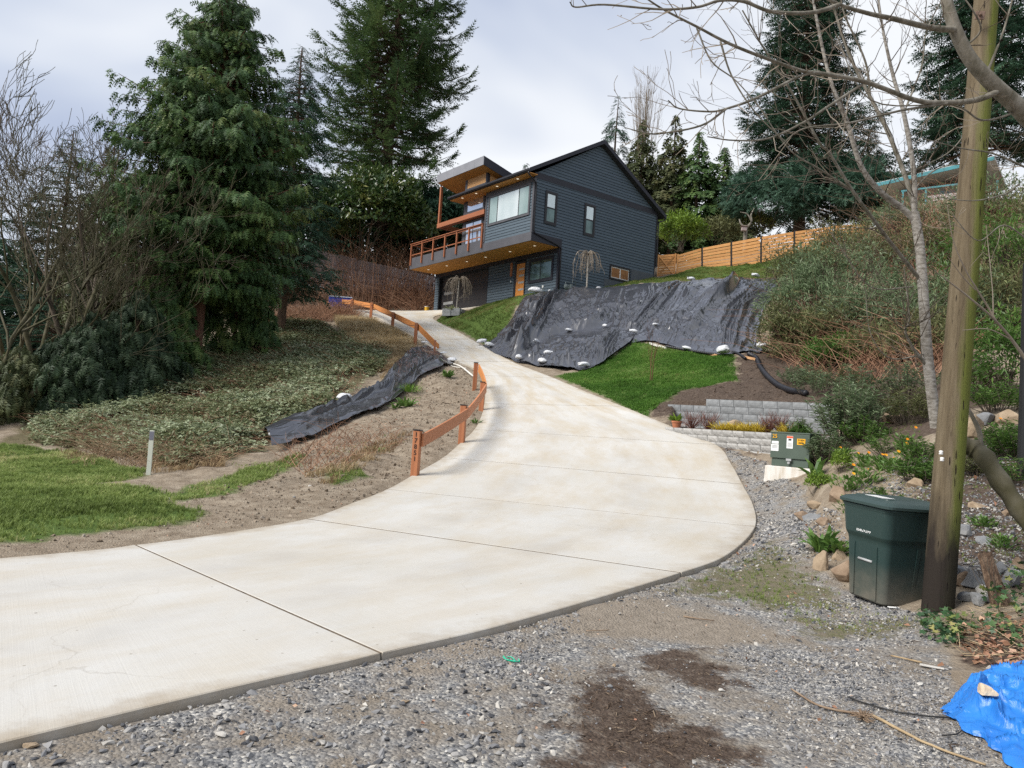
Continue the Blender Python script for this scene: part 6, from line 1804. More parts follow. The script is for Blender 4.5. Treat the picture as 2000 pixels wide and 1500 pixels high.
def thicket(name, label, pts, hts, mat, seed, rad=(.012, .028), bow=.35, seg=3, ncp=4, lean=.25, cat='brush'):
    r = np.random.default_rng(seed)
    cur, ra, tn = [], [], []
    for p, h in zip(pts, hts):
        a = r.uniform(0, 6.28); ln = r.normal(0, lean, 2); rr = r.uniform(*rad)
        t = np.linspace(0, 1, ncp)
        k = r.uniform(.1, 1) * bow
        P = p + np.stack([ln[0] * t * h + k * h * t ** 2.5 * math.cos(a), ln[1] * t * h + k * h * t ** 2.5 * math.sin(a), h * (t - k * .4 * t ** 3)], -1)
        cur.append(P); ra.append(np.linspace(rr, rr * .3, ncp)); tn.append(np.full(ncp * seg, np.clip(r.normal(.5, .22), 0, 1)))
    V, F = limb_tubes(cur, ra, seg)
    o = fast(name, V, F, mat, None, np.concatenate(tn)); o['kind'] = 'stuff'
    return tag(o, label, cat)
def plan_pts(poly, n, seed, keep=None):
    r = np.random.default_rng(seed)
    Q = np.array(poly); out = np.zeros((0, 2))
    while len(out) < n:
        p = r.uniform(Q.min(0), Q.max(0), (n * 3, 2))
        m = in_poly(p[:, 0], p[:, 1], poly)
        if keep is not None: m &= keep(p[:, 0], p[:, 1])
        out = np.vstack([out, p[m]])
        if not m.any(): break
    out = out[:n]
    return np.column_stack([out, H(out[:, 0], out[:, 1])])
front_s = [tuple(at(548, 575, 57)[:2]), tuple(at(700, 575, 58.2)[:2]), tuple(at(842, 580, 59.5)[:2]), tuple(at(842, 575, 61.5)[:2]), tuple(at(700, 560, 60.3)[:2]), tuple(at(548, 560, 59.3)[:2])]
behind_s = [tuple(at(548, 560, 60.6)[:2]), tuple(at(700, 560, 61.8)[:2]), tuple(at(842, 570, 63)[:2]), tuple(at(842, 570, 66)[:2]), tuple(at(548, 560, 64)[:2])]
pts = np.vstack([plan_pts(front_s, 480, 5), plan_pts(behind_s, 900, 6)])
hts = np.random.default_rng(6).uniform(1.8, 5.6, len(pts)) * (.6 + .6 * vn(pts[:, 0] * .35, pts[:, 1] * .3, seed=8))
thicket('cane_thicket', 'tall thicket of bare reddish-brown canes round the plank fence', pts, hts, M_cane, 7, (.012, .026), .7, lean=.26)
strip2 = [tuple(at(845, 600, 58)[:2]), tuple(at(700, 590, 57.6)[:2]), tuple(at(560, 585, 52)[:2]), tuple(at(480, 640, 44)[:2]), tuple(at(560, 650, 45)[:2]), tuple(at(655, 622, 51)[:2])]
pts = plan_pts(strip2, 1700, 15, lambda x, y: (seg_dist(x, y, DPOLY) > .5) & ~in_poly(x, y, DPOLY))
thicket('dead_brush', 'tangled dead brown stems on the slope above the ivy', pts, np.random.default_rng(16).uniform(.4, 1.5, len(pts)), M_cane, 17, (.008, .018), 1.2, lean=.6)
back_strip = [tuple(at(715, 600, 59)[:2]), tuple(at(846, 605, 57.5)[:2]), tuple(at(850, 560, 61)[:2]), tuple(at(715, 560, 62)[:2])]
pts = plan_pts(back_strip, 700, 19)
thicket('dead_brush', 'fallen brown canes on the bank behind the driveway end', pts, np.random.default_rng(20).uniform(.6, 2.4, len(pts)), M_cane, 21, (.012, .026), 1.3, lean=.8)
pts = plan_pts(pz((160, 860), (300, 872), (430, 890), (440, 915), (310, 918), (180, 900)), 900, 23)
thicket('bramble_stems', 'dry tangled bramble stems around the white marker post', pts, np.random.default_rng(24).uniform(.25, .75, len(pts)), mat_leaf('straw_cane', [(.16, .10, .06), (.28, .19, .12), (.38, .28, .18)], .9, .1, 0), 25, (.004, .008), 1.6, lean=.9)
pts = plan_pts(pz((530, 900), (640, 860), (760, 850), (800, 860), (720, 905), (600, 935)), 260, 26)
thicket('dead_brush', 'dead weed stems on the dirt bank below the left tarp', pts, np.random.default_rng(27).uniform(.2, .8, len(pts)), M_cane, 28, (.004, .009), 1.2, lean=.7)

# --- trees behind and right of the house
M_list = [('fir_tree', 1186, 186, 560, 82, 2.6, M_fir_f, T_FIR, 'pointed blue-green fir above the roof ridge'), ('cedar_tree', 1240, 228, 560, 80, 2.5, M_brn_f, T_CEDAR, 'bronze cedar right of the pointed fir'), ('cedar_tree', 1303, 222, 560, 78, 2.6, M_brn_f, T_CEDAR, 'tallest bronze cedar of the row behind the house'),
          ('cedar_tree', 1352, 255, 560, 76, 2.6, M_cedar_f, T_CEDAR, 'dark cedar in the middle of the row behind the house'), ('cedar_tree', 1402, 283, 560, 76, 2.4, M_cedar_f, T_CEDAR, 'shorter cedar at the right end of the row'), ('cedar_tree', 1275, 300, 560, 84, 2.8, M_brn_f, T_CEDAR, 'bronze cedar behind the tallest of the row'), ('cedar_tree', 1435, 330, 560, 74, 2.4, M_brn_f, T_CEDAR, 'low bronze cedar beside the big fir'), ('fir_tree', 1014, 318, 520, 95, 2.0, M_fir_f, T_FIR, 'fir tip peeping over the low roof')]
for i, (nm, px, pt_, pb_, Y, R, mt, tm, lb) in enumerate(M_list):
    b, h = base_at(px, pt_, pb_, Y)
    conifer(nm, lb, b, h, [(0, R), (.45, R), (.75, R * .6), (.92, R * .25), (1, .12)], mt, 200, 130 + i, T_SMALL if tm is T_CEDAR else tm, .95, .9, .25, .5, .1, .25, None, .15, hang=.6 if tm is T_CEDAR else .3, wide=.38, limbs=False)
b, h = base_at(1560, -70, 455, 60)
conifer('fir_tree', 'big dark fir behind the bare birch', b, h, [(0, 5.6), (.2, 5.6), (.42, 4.9), (.6, 4.0), (.8, 3.4), (1, 1.4)], M_fir_f, 420, 150, T_FIR, .82, 1.15, .15, .45, .25, .4, None, .06, hang=.35, gap=.16, wide=.30)
b, h = base_at(1915, -120, 420, 56)
conifer('fir_tree', 'dark fir behind the utility pole', b, h, [(0, 5), (.3, 5.2), (.55, 4.8), (.8, 3.6), (1, 1.4)], M_fir_f, 330, 151, T_FIR, .8, 1.3, .12, .45, .25, .4, None, .20, hang=.35, gap=.2)
b, h = base_at(1690, 250, 440, 66)
conifer('fir_tree', 'mid-height fir between the birch limbs', b, h, [(0, 3), (.5, 2.6), (1, .2)], M_brn_f, 170, 152, T_FIR, .8, 1.1, .15, .45, .2, .3, None, .1, limbs=False)
for i, (px, py, Y, rd, mt, lb) in enumerate([(1500, 395, 57, (3.6, 2.6, 2.4), M_pine_f, 'blue-green pine mass above the slat fence'), (1610, 370, 57, (3.8, 2.6, 2.6), M_pine_f, 'wide blue-green pine mass left of the birch trunk'), (1700, 375, 54, (2.6, 2.2, 1.9), M_pine_f, 'drooping pine boughs below the teal-eaved house')]):
    bush('pine_tree', lb, at(px, py, Y), rd, mt, 4200, .55, 160 + i, T_FIR, 'tree', None, .45, 8, lob=.4, flat=.5)
bush('lime_shrub', 'bright lime-green shrub behind the cedar gate', at(1330, 455, 57), (1.9, 1.5, 1.6), M_lime_f, 3000, .24, 171, shell=.5)
bush('hedge_shrub', 'grey-olive shrub right of the lime-green one', at(1405, 455, 58), (1.9, 1.5, 1.3), M_olive_f, 2200, .22, 172, shell=.4)
bush('hedge_shrub', 'small lime-tipped shrub behind the slat fence', at(1480, 440, 58), (1.5, 1.2, 1.0), M_mag_f, 1500, .22, 173, shell=.4, top_tint=.3)
# bare poplar
r = np.random.default_rng(180); cu, ra = [], []
b, h = base_at(1250, 138, 420, 98)
for i in range(46):
    a = r.uniform(0, 6.28); rr = r.uniform(.1, 2.3) ; z0 = r.uniform(.05, .45) * h
    t = np.linspace(0, 1, 6)[:, None]; top = r.uniform(.72, 1.0) * h * (1 - .10 * (rr / 2.3) ** 2)
    e = np.array([math.cos(a) * rr, math.sin(a) * rr, 0])
    P = e * t ** .5 + Z_ * (z0 + (top - z0) * t) + r.normal(0, .05, (6, 3)); cu.append(P); ra.append(np.linspace(.05, .012, 6))
    for k in range(9):
        q = P[r.integers(2, 6)] + r.normal(0, .05, 3); e2 = e / (rr + .01) * r.uniform(.1, .5) + r.normal(0, .15, 3)
        cu.append(np.array([q, q + e2 + Z_ * .6, q + e2 * 1.4 + Z_ * 1.5])); ra.append(np.array([.018, .012, .008]))
pop = thing('poplar_tree', 'bare upright poplar far behind the house roof', 'tree', b)
V, F = limb_tubes(cu, ra, 3); o = fast('branches', V, F, M_twig, pop); o['kind'] = 'stuff'
V, F = limb_tubes([np.array([[0, 0, -1], [0, 0, h * .4], [0, 0, h * .9]])], [np.array([.3, .2, .03])], 8); fast('trunk', V, F, M_twig, pop)
# forked dead trunk with a bird box
bd = thing('dead_trunk', 'pale forked dead trunk standing behind the slat fence', 'tree', at(1455, 470, 54.5) - Z_ * .8)
V, F = limb_tubes([np.array([[0, 0, 0], [.0, 0, 1.2], [.03, 0, 1.9]]), catmull([(.03, 0, 1.7), (-.35, 0, 2.0), (-.45, .1, 2.35)], 5), catmull([(.03, 0, 1.7), (.40, 0, 2.2), (.35, 0, 2.7), (.55, 0, 3.2)], 5), catmull([(.38, 0, 2.3), (.05, 0, 2.75), (-.45, 0, 2.85)], 5)], [np.array([.16, .15, .14]), np.linspace(.10, .04, 11), np.linspace(.10, .03, 16), np.linspace(.07, .03, 11)], 8)
fast('trunk', V, F, M_palebark, bd, smooth=True)
bb = thing('bird_table', 'small grey bird box fixed to the forked dead trunk', 'bird box', at(1453, 447, 54.2))
bm_obj('box', chamfer_box(.34, .26, .28, .01, base=True), M_oldw, bb, loc=(0, 0, -.14)); bm_obj('roof', chamfer_box(.46, .36, .05, .01, base=True), M_rust, bb, loc=(0, 0, .142))

# --- shrubs on the right-hand hill
M_brn_stem = mat_noise('russet_stem', [(.3, (.10, .055, .035)), (.7, (.21, .13, .085))], scale=2, rough=.9)
SH = [(1572, 600, 30, 1.8, 1.9, 'grey-green bush overhanging the right end of the big tarp'), (1540, 655, 28, 1.1, 1.3, 'low grey bush against the lower right of the tarp'), (1630, 560, 32, 2.5, 2.0, 'wide grey-green bush left of the birch trunk'), (1585, 672, 27.5, 1.6, 1.6, 'russet-stemmed bush above the drain pipe'), (1690, 640, 28, 2.2, 2.0, 'grey-leaved bush just left of the birch trunk'), (1715, 520, 36, 2.6, 2.0, 'olive bush behind the birch trunk'),
      (1795, 600, 29, 2.0, 2.2, 'bush behind the birch between trunk and pole'), (1855, 500, 34, 2.8, 2.2, 'olive bush behind the utility pole'), (1960, 520, 28, 2.5, 2.2, 'tall green bush right of the utility pole'), (1640, 490, 39, 2.3, 1.5, 'low bush below the end of the slat fence'), (1770, 445, 41, 2.8, 1.7, 'bush under the teal balcony rail'), (1565, 530, 37, 1.9, 1.6, 'feathery bush in front of the slat fence'), (1940, 430, 35, 2.8, 2.0, 'bush high on the hill right of the pole'), (1820, 690, 23, 1.6, 1.2, 'bush hanging over the hollow behind the pole'), (1650, 715, 25.5, 1.5, 1.1, 'lowest bush at the lip of the dark hollow'), (1960, 610, 24, 2.2, 1.8, 'bush right of the pole above the fern-like one'), (1750, 640, 27, 1.8, 1.6, 'mid-slope bush crossed by the birch trunk'), (2030, 470, 30, 2.6, 2.2, 'bush cut by the right edge high on the hill'), (1890, 640, 24, 1.8, 1.7, 'shaded bush low behind the utility pole'), (1740, 700, 24.5, 1.5, 1.0, 'shaded bush over the dark hollow')]
for i, (px, py, Y, R, rz_, lb) in enumerate(SH):
    mt = (M_grey_f, M_olive_f, M_grey_f, M_olive_f)[i % 4] if i not in (8, 14) else M_fresh_f
    c = at(px, py, Y)
    o = bush('hill_shrub', lb, c, (R, R * .8, rz_), mt, 3400, .22, 200 + i, T_LANCE, 'shrub', 'shrubs on the right-hand hill', .35, 110, M_dtwig if i % 3 else M_brn_stem, float(H(c[0], c[1])), .45, .45, -.1)
bush('hill_shrub', 'fresh green fern-like bush beside the black steel post', at(1965, 700, 15.5), (.75, .7, .95), M_fresh_f, 2200, .15, 230, T_LANCE, 'shrub', 'shrubs on the right-hand hill', .3, 20, M_dtwig, None, .5, .3)
pts = plan_pts(pz((1500, 690), (1560, 640), (1700, 600), (1850, 600), (1860, 740), (1700, 750), (1560, 740)), 1500, 31)
thicket('bramble_stems', 'tangle of dark bare stems hanging over the hollow on the right-hand hill', pts, np.random.default_rng(32).uniform(.5, 2.0, len(pts)), M_cane, 33, (.006, .014), 1.2, lean=.7)
pts = plan_pts(pz((1640, 560), (1760, 430), (1990, 400), (1990, 560), (1850, 600)), 1000, 34)
thicket('bramble_stems', 'brown bare stems among the bushes high on the right-hand hill', pts, np.random.default_rng(35).uniform(1.0, 3.0, len(pts)), M_cane, 36, (.006, .014), .9, lean=.5)

# --- foreground bare trees (limbs read off the photograph at their own distances)
def px_curve(L_, n=6):
    return catmull([at(*p) for p in L_], n)
def twigs_on(curves, radii, r, n, L_, bend=.25, up=.1, rad=.006, sub=2):
    """Side shoots with buds along given limbs."""
    C2, R2 = [], []
    tot = np.array([len(c) for c in curves], float); pr = tot / tot.sum()
    for _ in range(n):
        i = r.choice(len(curves), p=pr); c = curves[i]; k = r.integers(1, len(c) - 1)
        d = c[k] - c[k - 1]; d /= np.linalg.norm(d) + 1e-9
        a = r.normal(size=3); a -= d * (a @ d); a /= np.linalg.norm(a)
        ln = L_ * r.uniform(.35, 1.2)
        branching(c[k], d * .7 + a * .8, ln, min(rad, radii[i][k] * .55), r, sub, C2, R2, .7, up, 4, .6, (0, 2), (.4, .7), bend * .6, .0022)
    return C2, R2
mp = thing('overhanging_tree', 'grey-barked bare tree reaching in over the pole from the upper right corner', 'tree', at(2120, 900, 7.2) * np.array([1, 1, 0]) + Z_ * .5)
mo = np.array(mp.location)
lim = [[(2125, 900, 7.4), (2130, 600, 7.1), (2085, 330, 6.8), (2000, 222, 6.6), (1940, 165, 6.5), (1888, 105, 6.45), (1852, 15, 6.4), (1838, -90, 6.4)]]
rad0 = [np.linspace(.10, .040, (len(lim[0]) - 1) * 6 + 1)]
bl = [([(1952, 178, 6.5), (1904, 196, 6.4), (1840, 201, 6.3), (1786, 195, 6.2), (1690, 160, 6.0), (1600, 143, 5.9), (1562, 137, 5.8), (1440, 92, 5.6), (1361, 52, 5.5), (1290, 15, 5.4), (1240, -20, 5.3)], .027, .005),
      ([(1866, 58, 6.4), (1818, 54, 6.3), (1747, 37, 6.1), (1696, 26, 6.0), (1638, 8, 5.9), (1580, -22, 5.8)], .028, .010),
      ([(1640, 9, 5.9), (1600, 22, 5.8), (1562, 26, 5.7), (1504, 22, 5.6), (1453, 3, 5.5), (1407, 1, 5.45), (1361, 14, 5.4), (1290, 18, 5.3), (1180, 9, 5.2), (1125, 14, 5.15), (1113, 4, 5.1)], .018, .004),
      ([(1600, 141, 5.9), (1560, 150, 5.8), (1474, 193, 5.6), (1416, 213, 5.5), (1385, 218, 5.45), (1327, 212, 5.4), (1305, 196, 5.35)], .013, .004),
      ([(1418, 213, 5.5), (1370, 245, 5.45), (1290, 261, 5.4), (1255, 258, 5.35), (1220, 249, 5.3)], .009, .003),
      ([(1684, 165, 6.0), (1613, 211, 5.9), (1568, 240, 5.8), (1499, 271, 5.7), (1431, 274, 5.6), (1382, 267, 5.5)], .012, .004),
      ([(1850, 202, 6.3), (1760, 216, 6.2), (1660, 240, 6.1), (1568, 252, 6.0), (1520, 290, 5.9)], .012, .004),
      ([(1995, 216, 6.6), (1920, 235, 6.5), (1860, 205, 6.4), (1700, 195, 6.3), (1630, 60, 6.2)], .010, .004),
      ([(1407, 81, 5.6), (1430, 150, 5.6), (1480, 225, 5.6), (1560, 300, 5.6)], .008, .003), ([(1361, 55, 5.5), (1390, 120, 5.5), (1440, 160, 5.5), (1500, 230, 5.5)], .007, .003),
      ([(1990, 360, 6.7), (1960, 380, 6.6), (1900, 392, 6.5), (1830, 385, 6.45)], .009, .003), ([(2010, 470, 6.8), (1960, 440, 6.7), (1910, 470, 6.6), (1860, 420, 6.5)], .008, .003), ([(2010, 330, 6.7), (1940, 300, 6.6), (1880, 290, 6.5), (1800, 270, 6.4)], .010, .003),
      ([(1925, 150, 6.5), (1960, 60, 6.5), (1985, -30, 6.5)], .012, .006), ([(1880, 95, 6.45), (1915, 60, 6.4), (1900, 20, 6.3), (1870, -20, 6.3)], .010, .005)]
cur = [px_curve(lim[0])]
V, F = limb_tubes([c - mo for c in cur], rad0, 12); fast('trunk', V, F, M_palebark, mp, smooth=True)
bc = [px_curve(b_[0]) for b_ in bl]; brd = [np.linspace(b_[1], b_[2], len(c)) for b_, c in zip(bl, bc)]
for c, R in zip(bc, brd):
    V, F = limb_tubes([c - mo], [R], 7); fast('branch', V, F, M_palebark, mp, smooth=True)
r = np.random.default_rng(301)
C2, R2 = twigs_on(bc, brd, r, 120, .36, .3, .04, .006, 2)
V, F = limb_tubes([c - mo for c in C2], R2, 3); o = fast('twigs', V, F, M_twig, mp); o['kind'] = 'stuff'
# birch-like sapling behind the pole
bt_ = thing('birch_tree', 'slim pale-barked bare birch forking left of the utility pole', 'tree', hz(at(1826, 822, 10.6)))
bo = np.array(bt_.location)
tr_ = [(1828, 835, 10.6), (1812, 700, 10.5), (1805, 600, 10.4), (1797, 490, 10.4), (1786, 415, 10.4)]
lb_ = [([(1787, 430, 10.4), (1760, 405, 10.4), (1720, 375, 10.3), (1682, 325, 10.2), (1655, 240, 10.1), (1630, 180, 10.0), (1610, 110, 10.0), (1590, 10, 9.9), (1580, -60, 9.9)], .046, .013), ([(1787, 415, 10.4), (1770, 350, 10.5), (1735, 260, 10.6), (1700, 190, 10.7), (1660, 110, 10.8), (1630, 20, 10.9), (1615, -40, 10.9)], .036, .012),
       ([(1786, 415, 10.4), (1784, 330, 10.3), (1765, 220, 10.2), (1745, 150, 10.2), (1725, 60, 10.1), (1710, -40, 10.1)], .040, .012), ([(1796, 545, 10.4), (1744, 480, 10.2), (1706, 429, 10.0), (1664, 371, 9.8), (1619, 298, 9.6), (1600, 278, 9.5), (1546, 179, 9.3), (1491, 93, 9.1), (1450, 20, 9.0)], .027, .008),
       ([(1808, 712, 10.5), (1782, 678, 10.4), (1768, 645, 10.35), (1776, 620, 10.3), (1765, 520, 10.2)], .024, .006), ([(1700, 192, 10.7), (1690, 120, 10.6), (1650, 30, 10.5), (1640, -20, 10.5)], .018, .008), ([(1664, 371, 9.8), (1600, 330, 9.7), (1540, 290, 9.5), (1470, 190, 9.3)], .014, .005), ([(1765, 222, 10.2), (1800, 130, 10.1), (1810, 60, 10.0), (1850, -20, 9.9)], .014, .006),
       ([(1784, 560, 10.4), (1700, 560, 10.1), (1640, 480, 9.9), (1600, 420, 9.8)], .010, .004), ([(1812, 690, 10.5), (1740, 700, 10.3), (1700, 650, 10.1), (1690, 560, 10.0)], .010, .004), ([(1775, 380, 10.5), (1830, 330, 10.5), (1900, 320, 10.4), (1985, 325, 10.3)], .012, .004), ([(1770, 340, 10.5), (1850, 300, 10.5), (1905, 250, 10.5), (1960, 300, 10.4)], .010, .004), ([(1734, 262, 10.6), (1660, 250, 10.5), (1560, 245, 10.4), (1500, 200, 10.3)], .010, .003)]
c0 = px_curve(tr_); V, F = limb_tubes([c0 - bo], [np.linspace(.072, .060, len(c0))], 12); fast('trunk', V, F, M_birch, bt_, smooth=True)
bc = [px_curve(b_[0]) for b_ in lb_]; brd = [np.linspace(b_[1], b_[2], len(c)) for b_, c in zip(lb_, bc)]
for c, R in zip(bc, brd):
    V, F = limb_tubes([c - bo], [R], 8); fast('branch', V, F, M_birch if R[0] > .038 else M_palebark, bt_, smooth=True)
C2, R2 = twigs_on(bc, brd, r, 230, .75, .3, .10, .008, 3)
V, F = limb_tubes([c - bo for c in C2], R2, 3); o = fast('twigs', V, F, M_dtwig, bt_); o['kind'] = 'stuff'
# leaning trunk and whip in front of the pole
lt = thing('leaning_trunk', 'sawn-off leaning trunk emerging from behind the utility pole at the right edge', 'tree', hz(at(2040, 1075, 7.2)))
lo_ = np.array(lt.location)
c = px_curve([(2055, 1090, 7.3), (2000, 1008, 7.5), (1960, 950, 7.6), (1926, 898, 7.75), (1905, 878, 7.85), (1880, 870, 7.9)]); V, F = limb_tubes([c - lo_], [np.linspace(.085, .095, len(c)) * (1 + .1 * np.sin(np.arange(len(c)) * 1.1))], 12); fast('trunk', V, F, M_mossbark, lt, smooth=True)
V, F = limb_tubes([px_curve([(1916, 884, 7.8), (1914, 850, 7.8), (1905, 825, 7.8), (1890, 798, 7.8)]) - lo_], [np.linspace(.026, .020, 19)], 8); fast('branch', V, F, M_palebark, lt, smooth=True)
ws = thing('sapling', 'thin dark sapling whip crossing in front of the utility pole', 'sapling', hz(at(2060, 900, 6.6)))
wo = np.array(ws.location)
wl = [([(2060, 900, 6.6), (2040, 770, 6.6), (2000, 697, 6.6), (1948, 630, 6.5), (1888, 577, 6.4), (1824, 528, 6.3)], .022, .004), ([(1945, 627, 6.5), (1930, 600, 6.5), (1905, 560, 6.45), (1884, 524, 6.4), (1862, 470, 6.35), (1850, 400, 6.3)], .010, .003), ([(1940, 616, 6.5), (1938, 560, 6.5), (1926, 440, 6.5)], .006, .002), ([(1905, 566, 6.45), (1880, 540, 6.4), (1850, 500, 6.35)], .006, .002), ([(1975, 663, 6.55), (1930, 643, 6.5), (1880, 645, 6.45)], .006, .003)]
for L__, a, b_ in wl:
    c = px_curve(L__); V, F = limb_tubes([c - wo], [np.linspace(a, b_, len(c))], 7); fast('branch' if a < .02 else 'trunk', V, F, M_twig, ws, smooth=True)
for i, (px, py, Y, h, lb) in enumerate([(1985, 1110, 6.9, .9, 'thin bare stem rising out of the ivy at the right edge'), (1268, 752, 26.8, 2.4, 'leafless sapling in front of the tarp above the lawn'), (1360, 812, 21.3, .9, 'bare twiggy shrub at the left end of the grey block wall')]):
    bare_tree('sapling', lb, hz(at(px, py, Y)), h, .010 if i != 1 else .02, 310 + i, M_dtwig if i != 1 else M_cane, 2, 2, .7, .12, (0.05, 0, 1), None, (2, 4), (.4, .7), 'sapling', .1, .003)
# weeping trees by the house
def weeping(label, base, top, R, drop, seed):
    r = np.random.default_rng(seed); h = top[2] - base[2]
    root = thing('weeping_tree', label, 'tree', base)
    off = (top - base); off[2] = 0
    V, F = limb_tubes([np.array([[0, 0, -.2], off * .5 + Z_ * h * .5, off + Z_ * h])], [np.array([.055, .045, .045])], 8); fast('trunk', V, F, M_birch, root, smooth=True)
    cu, ra = [], []
    for i in range(28):
        a = r.uniform(0, 6.28); rr = R * r.uniform(.35, 1.05); d = np.array([math.cos(a), math.sin(a), 0])
        o0 = off + Z_ * h
        q = [o0, o0 + d * rr * .35 + Z_ * r.uniform(.10, .30), o0 + d * rr * .75 + Z_ * r.uniform(0, .2), o0 + d * rr + Z_ * r.uniform(-.5, -.2), o0 + d * rr * 1.05 - Z_ * drop * r.uniform(.4, 1.1)]
        c = catmull(q, 4); cu.append(c); ra.append(np.linspace(.022, .008, len(c)))
        for k in range(5):
            j = r.integers(5, len(c) - 1); e = r.normal(0, .10, 3)
            cu.append(np.array([c[j], c[j] + e - Z_ * .08, c[j] + e * 1.3 - Z_ * r.uniform(.15, .45)])); ra.append(np.array([.010, .008, .006]))
    V, F = limb_tubes(cu, ra, 4); o = fast('twigs', V, F, M_twig, root, smooth=True); o['kind'] = 'stuff'
weeping('small weeping tree in front of the garage door', hz(at(891, 608, 49.6)), at(897, 548, 49.6), .95, 1.2, 320)
weeping('small weeping tree in front of the gable wall at the top of the tarp', hz(at(1146, 566, 43.6)), at(1149, 500, 43.6), .85, 1.1, 321)
# ------------------------------------------------------------------ ground cover nobody could count (one object each)
def scatter(name, tmpls, pts, rot, scl, mat, tint, kind='stuff', vid=None, seed=0):
    """Points plus a few template pieces in one mesh; geometry nodes set a piece on every point."""
    r = np.random.default_rng(seed)
    n = len(pts)
    vid = r.integers(0, len(tmpls), n) if vid is None else vid
    V = [t[0] for t in tmpls]; F = []; off = 0; tid = []
    for i, t in enumerate(tmpls):
        F.append(t[1] + off); off += len(t[0]); tid += [i] * len(t[0])
    F = np.vstack(F)
    allV = np.vstack(V + [pts]).astype(np.float32)
    me = bpy.data.meshes.new(name)
    me.vertices.add(len(allV)); me.vertices.foreach_set('co', allV.ravel())
    me.loops.add(F.size); me.loops.foreach_set('vertex_index', F.astype(np.int32).ravel())
    me.polygons.add(len(F)); me.polygons.foreach_set('loop_start', np.arange(len(F), dtype=np.int32) * 3); me.polygons.foreach_set('loop_total', np.full(len(F), 3, np.int32))
    me.materials.append(mat)
    def at_(nm, typ, arr):
        me.attributes.new(nm, typ, 'POINT').data.foreach_set('vector' if typ == 'FLOAT_VECTOR' else 'value', np.asarray(arr).ravel())
    pad = off
    at_('tid', 'INT', np.concatenate([np.array(tid), np.full(n, -1)]).astype(np.int32))
    at_('vid', 'INT', np.concatenate([np.zeros(pad), vid]).astype(np.int32))
    scl = np.asarray(scl, float)
    if scl.ndim == 1: scl = np.repeat(scl[:, None], 3, 1)
    at_('rot', 'FLOAT_VECTOR', np.vstack([np.zeros((pad, 3)), rot]).astype(np.float32))
    at_('scl', 'FLOAT_VECTOR', np.vstack([np.ones((pad, 3)), scl]).astype(np.float32))
    at_('shade', 'FLOAT', np.concatenate([np.zeros(pad), tint]).astype(np.float32))
    me.update(calc_edges=True)
    me.polygons.foreach_set('use_smooth', np.zeros(len(F), bool))
    o = bpy.data.objects.new(name, me); COL.objects.link(o)
    ng = bpy.data.node_groups.new(name + '_nodes', 'GeometryNodeTree')
    ng.interface.new_socket('Geometry', in_out='INPUT', socket_type='NodeSocketGeometry')
    ng.interface.new_socket('Geometry', in_out='OUTPUT', socket_type='NodeSocketGeometry')
    N = ng.nodes.new; K = ng.links.new
    gi, go = N('NodeGroupInput'), N('NodeGroupOutput')
    def attr(nm, typ):
        a = N('GeometryNodeInputNamedAttribute'); a.data_type = typ; a.inputs['Name'].default_value = nm
        return a.outputs['Attribute']
    tid_ = attr('tid', 'INT')
    cmp_ = N('FunctionNodeCompare'); cmp_.data_type = 'INT'; cmp_.operation = 'GREATER_EQUAL'
    K(tid_, cmp_.inputs[2]); cmp_.inputs[3].default_value = 0
    sep = N('GeometryNodeSeparateGeometry'); sep.domain = 'POINT'
    K(gi.outputs[0], sep.inputs[0]); K(cmp_.outputs[0], sep.inputs['Selection'])
    spl = N('GeometryNodeSplitToInstances'); spl.domain = 'POINT'
    K(sep.outputs['Selection'], spl.inputs[0]); K(tid_, spl.inputs['Group ID'])
    m2p = N('GeometryNodeMeshToPoints'); K(sep.outputs['Inverted'], m2p.inputs[0])
    iop = N('GeometryNodeInstanceOnPoints')
    K(m2p.outputs[0], iop.inputs['Points']); K(spl.outputs['Instances'], iop.inputs['Instance'])
    iop.inputs['Pick Instance'].default_value = True
    K(attr('vid', 'INT'), iop.inputs['Instance Index'])
    e2r = N('FunctionNodeEulerToRotation'); K(attr('rot', 'FLOAT_VECTOR'), e2r.inputs[0]); K(e2r.outputs[0], iop.inputs['Rotation'])
    K(attr('scl', 'FLOAT_VECTOR'), iop.inputs['Scale'])
    K(iop.outputs[0], go.inputs[0])
    md = o.modifiers.new('scatter', 'NODES'); md.node_group = ng
    o['kind'] = kind
    return o
def mat_shade(name, cols, rough=.7, spec=.25, trans=0.0, jitter=.35):
    """Colour from the value each piece carries, plus its own random share."""
    s = NT(name)
    a = s.n('ShaderNodeAttribute', attribute_name='shade'); a.attribute_type = 'INSTANCER'
    oi = s.n('ShaderNodeObjectInfo')
    f = s.math('ADD', a.outputs['Fac'], s.math('MULTIPLY', s.math('SUBTRACT', oi.outputs['Random'], .5), jitter))
    col = s.ramp(f, [(i / (len(cols) - 1), c) for i, c in enumerate(cols)])
    s.done(col, rough, spec)
    if trans:
        tr = s.n('ShaderNodeBsdfTranslucent'); ms = s.n('ShaderNodeMixShader'); ms.inputs[0].default_value = trans
        s.l(col, tr.inputs['Color']); s.l(s.b.outputs[0], ms.inputs[1]); s.l(tr.outputs[0], ms.inputs[2]); s.l(ms.outputs[0], s.t.nodes['Material Output'].inputs['Surface'])
    return s.m
